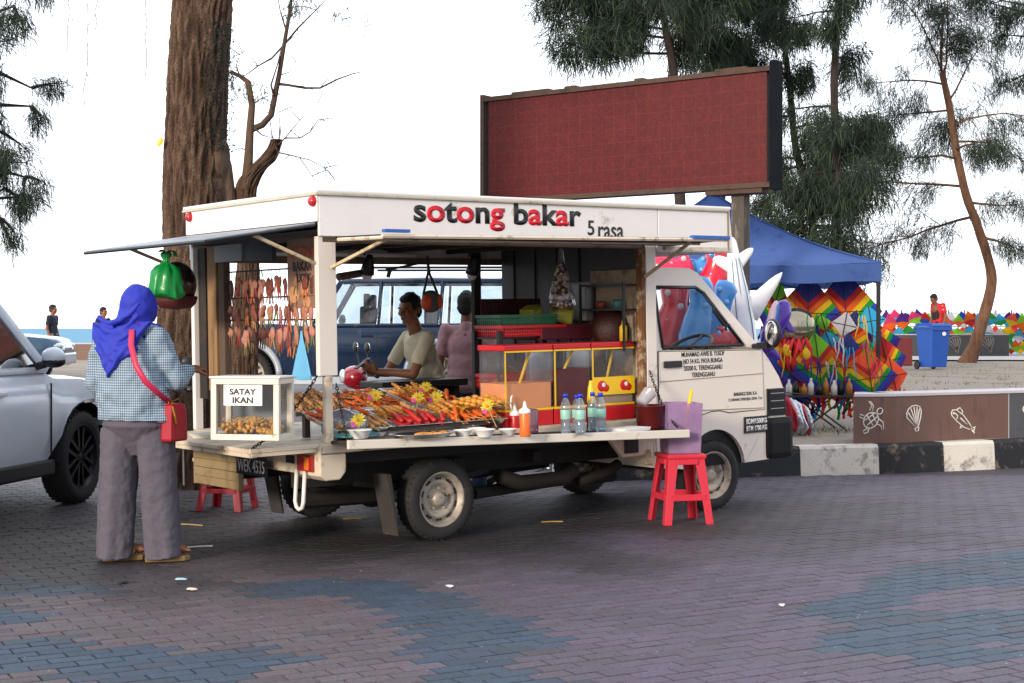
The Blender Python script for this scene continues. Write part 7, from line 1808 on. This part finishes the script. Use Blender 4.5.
# folding table with bottles, foil packets hanging
tz = CAMH-(395-HY)/F*16.3
ft = thing('folding_table', 'low folding table with crossed black legs under the kites', 'table', TR((3.36,16.35,hz2), rz=R(4)))
b = MB(); b.rbox((-.42,-.25,tz-hz2-.02),(.42,.25,tz-hz2), .006); b.build('table_top', m_black, ft)
for s in (-1, 1):
    for y in (-.22, .22):
        b = MB(); b.tube([(-s*.26,y,0),(s*.24,y,tz-hz2-.02)], .011, 6); b.build('leg', m_black, ft)
for k in range(9):
    b = MB(); b.smooth = True; h_ = rnd.uniform(.12,.19); b.lathe([(0,0),(.035,0),(.035,h_*.6),(.014,h_*.8),(.014,h_),(0,h_)], 12); nm, c = [('white','#d8d4cc'),('dark','#1a1a1c'),('amber','#a8702c')][k % 3]
    tag(b.build('toy_bottle', mat('small_bottle_'+str(k), c, .4), M=TR((3.02+.082*k, 16.28+.03*(k % 2), tz+.001))), f'small {nm} bubble bottle on the folding table, {("near the bumper","in the middle","at the right end")[k//3]}', 'bottle', 'small bottles on the folding table')
m_foil = mat('silver_foil', '#b9c2cc', .18, .85, var=.3, scale=14, bump=.6, bscale=22)
for k in range(9):
    b = MB(); b.smooth = True; x = -.02+.055*(k % 5); 
    b.rings([ring((0,0,z), r1*(1+.2*math.sin(k+z*20)), .025, 12, wob=.15, ph=k) for r1, z in ((.012,.0),(.05,-.06),(.065,-.2),(.06,-.32),(.02,-.38))]); b.cur = 0
    tag(b.build('foil_packet', [m_foil if k % 3 else mat('red_foil_'+str(k), '#b0384a', .2, .7, var=.3, scale=10)], M=Matrix.Translation(at(786+4*(k % 5)+2.5*(k//5)*2, 396+13*(k//5)+2*(k % 5), 15.5+.04*k)) @ TR((0,0,0), ry=-.25)), f'{"silver" if k % 3 else "reddish"} foil packet in the {"upper" if k < 5 else "lower"} bunch hanging by the front bumper', 'packet', 'foil packets hanging by the bumper')
b = MB(); b.tube([at(781,392,15.5), at(800,394,15.8), at(815,396,16.2)], .006, 5); tag(b.build('packet_rod', m_black), 'thin rod holding the foil packets between the bumper and the table', 'rod')
# ---------------------------------------------------------------- benches
m_bench = mat('brown_bench_tile', '#6b4f45', .45, var=.15, scale=3, stretch=(2,2,.5), dirt='#4c3a34', dirt_amt=.3); m_benchg = mat('grey_bench_tile', '#4b4c50', .45, var=.15, dirt='#343538', dirt_amt=.3); m_cope = mat('pale_stone_coping', '#b9b5b8', .6, var=.08); m_emb = mat('white_relief_paint', '#d9d5cf', .6)
BP = [V((3.32,14.52,0)), V((3.76,14.62,0)), V((5.27,15.42,0)), V((7.4,16.62,0))]; zb0 = .262; zt0 = CAMH-(394-HY)/F*14.55
bn_ = thing('stone_bench', 'brown tiled bench wall with white sea animals on its front beside the kerb', 'bench', loc=(BP[0].x, BP[0].y, zb0)); o0 = V((BP[0].x, BP[0].y, zb0)); H = zt0-zb0
def wall_piece(a, c, z0, z1, th=.42, sk=0):
    d = (c-a).normalized(); n = V((-d.y, d.x, 0)); m = MB(); nk = n+d*sk
    return m.add([a+V((0,0,z0)), c+V((0,0,z0)), c+n*th+V((0,0,z0)), a+nk*th+V((0,0,z0)), a+V((0,0,z1)), c+V((0,0,z1)), c+n*th+V((0,0,z1)), a+nk*th+V((0,0,z1))], [(3,2,1,0),(4,5,6,7),(0,1,5,4),(1,2,6,5),(2,3,7,6),(3,0,4,7)])
seam = BP[1].lerp(BP[2], .885)
for a, c, mm in ((BP[0],BP[1],m_bench),(BP[1],seam,m_bench),(seam+(BP[2]-BP[1]).normalized()*.012,BP[2],m_benchg),(BP[2],BP[3],m_benchg)):
    wall_piece(a-o0+V((0,0,zb0)), c-o0+V((0,0,zb0)), -.05, H-.026, sk=.5 if a is BP[0] else 0).build('bench_front', mm, bn_)
wall_piece(seam-o0+V((0,0,zb0))+V((.001,-.001,0)), seam+(BP[2]-BP[1]).normalized()*.0115-o0+V((0,0,zb0)), -.05, H-.025, .43).build('seam', m_cope, bn_)
for a, c in ((BP[0],BP[1]),(BP[1],BP[2]),(BP[2],BP[3])):
    d = (c-a).normalized(); n = V((-d.y, d.x, 0)); wall_piece(a-o0+V((0,0,zb0))-n*.015, c-o0+V((0,0,zb0))-n*.015, H-.025, H, .47, sk=.5 if a is BP[0] else 0).build('coping', m_cope, bn_)
def emblem(name, strokes, px, py, a, c, size, parent, origin, matl, r=.007):
    d = (c-a).normalized(); n = V((d.y, -d.x, 0)); k = (px-CX)/F; t = (k*a.y-a.x)/(d.x-k*d.y); P0 = a+d*t; z = CAMH-(py-HY)/F*P0.y
    m = MB(); m.smooth = True
    for s in strokes:
        closed = s[0] == 'c'; pts = s[1:] if closed else s
        pts = list(pts)+([pts[0]] if closed else [])
        m.tube([P0+d*x*size+V((0,0,z+y*size))+n*.004-origin for x, y in pts], r, 5)
    return m.build(name, matl, parent)
def oval(cx, cy, rx, ry, rot=0, n=16, a0=0, a1=2*PI): return [(cx+rx*math.cos(t)*math.cos(rot)-ry*math.sin(t)*math.sin(rot), cy+rx*math.cos(t)*math.sin(rot)+ry*math.sin(t)*math.cos(rot)) for t in [a0+(a1-a0)*i/n for i in range(n+1)]]
turtle = [oval(-.05,-.05,.32,.26,.7), [(-.3,-.05),(.12,.22)], [(-.2,-.22),(.2,.08)], [(-.22,.15),(.05,-.28)], [(-.02,.22),(.18,-.18)], oval(.30,.28,.12,.10,.7),
          [(.0,.28),(.05,.48),(-.05,.62),(-.15,.66),(-.02,.50),(-.10,.30)], [(.25,-.0),(.42,-.12),(.45,-.35),(.38,-.42),(.34,-.25),(.18,-.18)], [(-.32,.12),(-.48,.18),(-.5,.08),(-.36,.02)], [(-.12,-.32),(-.18,-.48),(-.32,-.52),(-.36,-.42),(-.22,-.36),(-.22,-.26)]]
shell = [[(.12,-.42),(-.38,.02),(-.40,.18),(-.30,.36),(-.12,.47),(.10,.50),(.28,.44),(.36,.28),(.34,.05),(.22,-.30),(.12,-.42)]]+[[(.14,-.32),(x, y)] for x, y in ((-.32,.22),(-.18,.38),(-.02,.44),(.14,.44),(.27,.36))]+[[(.04,-.40),(.06,-.52),(.2,-.52),(.24,-.36)]]
fish = [[(-.55,.32),(-.48,.42),(-.30,.42),(.05,.22),(.38,-.12),(.52,-.30),(.35,-.32),(.05,-.22),(-.30,.02),(-.52,.22),(-.55,.32)], [(-.30,.42),(-.12,.50),(.02,.36),(-.02,.26)], [(.52,-.28),(.66,-.22),(.58,-.36),(.62,-.50),(.48,-.34)], [(-.35,.30),(-.22,.20),(-.28,.08)], [(-.05,-.16),(-.12,-.26),(.02,-.24)], [(-.1,.12),(.25,-.14)], oval(-.42,.30,.03,.03)]
emblem('turtle_emblem', turtle, 872, 419, BP[0], BP[1], .27, bn_, o0, m_emb, .0065)
emblem('shell_emblem', shell, 914, 418, BP[1], BP[2], .25, bn_, o0, m_emb, .0065)
emblem('fish_emblem', fish, 962, 421, BP[1], BP[2], .27, bn_, o0, m_emb, .0065)
emblem('fish_emblem', fish, 1032, 416, BP[2], BP[3], .25, bn_, o0, m_emb, .0065)
for (xa, xc, d, pyb, pyt, lab, mm, embs) in ((890, 1009, 52, 354, 334, 'long dark grey bench wall across the sand behind the blue bin', m_benchg, (955, 988, 925)), (60, 140, 47, 360, 343, 'low brown sea wall bench behind the man in navy', m_bench, (99,))):
    a = at(xa, 328, d); c = at(xc, 328, d*1.0); a.z = c.z = 0; z0 = h_sand(a.x, d)-.05; z1 = CAMH-(pyt-HY)/F*d
    wl = thing('stone_bench', lab, 'bench', loc=(a.x, a.y, z0)); o1 = V((a.x, a.y, 0))
    wall_piece(a-o1, c-o1, 0, z1-z0-.04).build('bench_front', mm, wl); wall_piece(a-o1-V((0,.03,0)), c-o1-V((0,.03,0)), z1-z0-.038, z1-z0, .5).build('coping', m_cope, wl)
    for e in embs: emblem('shell_emblem', shell, e, (pyb+pyt)/2, a, c, .55, wl, V((a.x, a.y, z0)), mat('faded_relief', '#8d8780', .6), .02)
# ---------------------------------------------------------------- blue wheelie bin
bp_ = at(933, 370, 36); bz = h_sand(bp_.x, 36)
bi = thing('wheelie_bin', 'blue wheelie bin standing on the sand by the curved tree', 'bin', TR((bp_.x, 36, bz), rz=R(24)) @ Matrix.Diagonal((.88,.88,1,1)))
b = MB(); b.taper((0,0,.06), (.50,.52), (.62,.70), .98); b.box((-.33,-.37,.98),(.33,.37,1.04)); b.box((-.34,-.39,.94),(.34,-.365,1.02)); b.build('bin_body', m_blue, bi, bevel=.02)
b = MB(); b.taper((0,.0,1.045), (.70,.80), (.62,.66), .07); b.build('lid', m_blue, bi, bevel=.02)
b = MB(); b.tube([(-.28,.40,1.02),(-.28,.47,1.0),(.28,.47,1.0),(.28,.40,1.02)], .018, 6); b.build('handle', m_blue, bi)
for s in (-1, 1):
    b = MB(); b.lathe([(0,-.03),(.09,-.03),(.10,-.02),(.10,.02),(.09,.03),(0,.03)], 18, TR((s*.28-.04,.28,.10)), axis='x'); b.build('wheel', m_black, bi)
b = MB(); b.smooth = True; b.ell((.08,-.365,.86), (.07,.006,.05)); b.build('sticker', m_whiteplastic, bi)
b2 = at(876, 372, 33); b = MB(); b.lathe([(0,0),(.22,0),(.28,.50),(.30,.52),(.26,.52),(.2,.05)], 20); tag(b.build('tub', m_navy, M=TR((b2.x+.15, 33, h_sand(b2.x,33))), smooth=True), 'dark navy tub standing on the sand behind the tent leg', 'tub')
b2 = at(890, 345, 40); b = MB(); b.rbox((-.35,-.2,0),(.35,.2,.75), .03); tag(b.build('crate', mat('maroon_crate', '#6a2428', .7), M=TR((b2.x+.2, 40, h_sand(b2.x,40)))), 'dark red box on the sand behind the tent leg', 'box')
# ---------------------------------------------------------------- far kite stall along the beach
fk = [('red',mk_[0]),('orange',mk_[1]),('yellow',mk_[2]),('green',mk_[3]),('blue',mk_[4]),('violet',mk_[5]),('coral',m_kcoral),('lime',m_klime),('pink',m_kpink),('cyan',m_kcyan),('white',m_kwhite)]
rr_ = thing('kite_rack', 'long rack of poles holding the far kites beyond the bench wall', 'rack', loc=(at(950,330,58).x, 58, h_sand(20,56)))
x0, x1 = at(886,330,58).x, at(1075,330,58).x; cx_ = (x0+x1)/2; b0x = at(950,330,58).x
b = MB()
for z in (.45, 1.05, 1.55): b.tube([(x0-b0x,.05,z),(x1-b0x,.05,z)], .02, 5)
b.build('rail', m_wood, rr_)
for k in range(13): b = MB(); x = x0+(x1-x0)*k/12-b0x; b.tube([(x,.05,-.1),(x,.05,1.7)], .03, 6); b.build('pole', m_wood, rr_)
z00 = h_sand(20,56)
for row, (zc, n) in enumerate(((.30,36),(.78,38),(1.30,34))):
    for i in range(n):
        px = 884+i*(1072-884)/n+rnd.uniform(-1.5,1.5); x = at(px,330,57.8).x; (n1, ma), (n2, mb2) = rnd.sample(fk, 2); s = MB(); w_ = rnd.uniform(.22,.36); h_ = rnd.uniform(.26,.40)
        s.add([V((0,0,h_)),V((-w_,0,-.05)),V((0,-.01,0)),V((0,.03,h_)),V((-w_,.03,-.05)),V((0,.02,0))], [(0,1,2),(5,4,3),(0,3,4,1),(1,4,5,2)]); s.add([V((0,0,h_)),V((0,-.01,0)),V((w_,0,-.05)),V((0,.03,h_)),V((0,.02,0)),V((w_,.03,-.05))], [(0,1,2),(5,4,3),(1,4,5,2),(2,5,3,0)])
        s.cur = 1; s.add([V((-w_,0,-.05)),V((0,-.01,-h_*.8)),V((0,-.01,0)),V((-w_,.03,-.05)),V((0,.02,-h_*.8)),V((0,.02,0))], [(0,1,2),(5,4,3),(0,3,4,1)]); s.add([V((w_,0,-.05)),V((0,-.01,0)),V((0,-.01,-h_*.8)),V((w_,.03,-.05)),V((0,.02,0)),V((0,.02,-h_*.8))], [(0,1,2),(5,4,3),(2,5,3,0)])
        o = s.build('kite', [ma, mb2], M=TR((x, 57.75-.06*row-.02*(i % 2), z00+zc+rnd.uniform(-.1,.1)), ry=rnd.gauss(0,.2)))
        sec = 'left of the bin' if px < 915 else ('above the bin' if px < 950 else ('left of the trunk' if px < 978 else 'right of the trunk'))
        tag(o, f'{n1} and {n2} kite, {("lowest","middle","top")[row]} row of the far stall {sec}', 'kite', 'small kites on the far beach stall')
# ---------------------------------------------------------------- litter on the paving
for k, (px, py, L2, c, lab) in enumerate(((191,526,.20,'#a08a60','bamboo stick lying behind the woman near the rear stool'),(200,548,.16,'#d8d6d0','white drinking straw lying right of the sandal'),(181,581,.07,'#9fc6d0','pale blue scrap lying in front of the woman'),(192,591,.06,'#d9c9b8','pinkish scrap lying below the pale blue one'),(123,584,.06,'#1a1a1c','black scrap on the paving left of the feet'),(352,520,.13,'#c79a3a','yellow stick lying under the truck by the mud flap'),(552,523,.16,'#b08a50','thin stick lying under the middle of the truck'),(316,517,.07,'#c8d0d8','crumpled clear cup lying under the rear of the truck'),(450,588,.04,'#e4e2de','white scrap on the paving below the rear wheel'),(782,607,.03,'#e8e6e2','small white scrap on the blue paving at the right'))):
    g_ = px2g((px, py)); b = MB()
    if L2 > .10: b.tube([(-L2/2,0,.006),(0,.004,.007),(L2/2,0,.006)], .005, 6)
    else:
        b.smooth = True; b.ell((0,0,.008), (L2*.5,L2*.3,.007), n=9, m=6)
        for v in b.v: v += noise.noise_vector(v*60)*.006
    tag(b.build('litter', mat('litter_'+str(k), c, .6), M=TR((g_[0], g_[1], .003), rz=rnd.uniform(-.4,.4))), lab, 'litter')
bpy.context.view_layer.update()
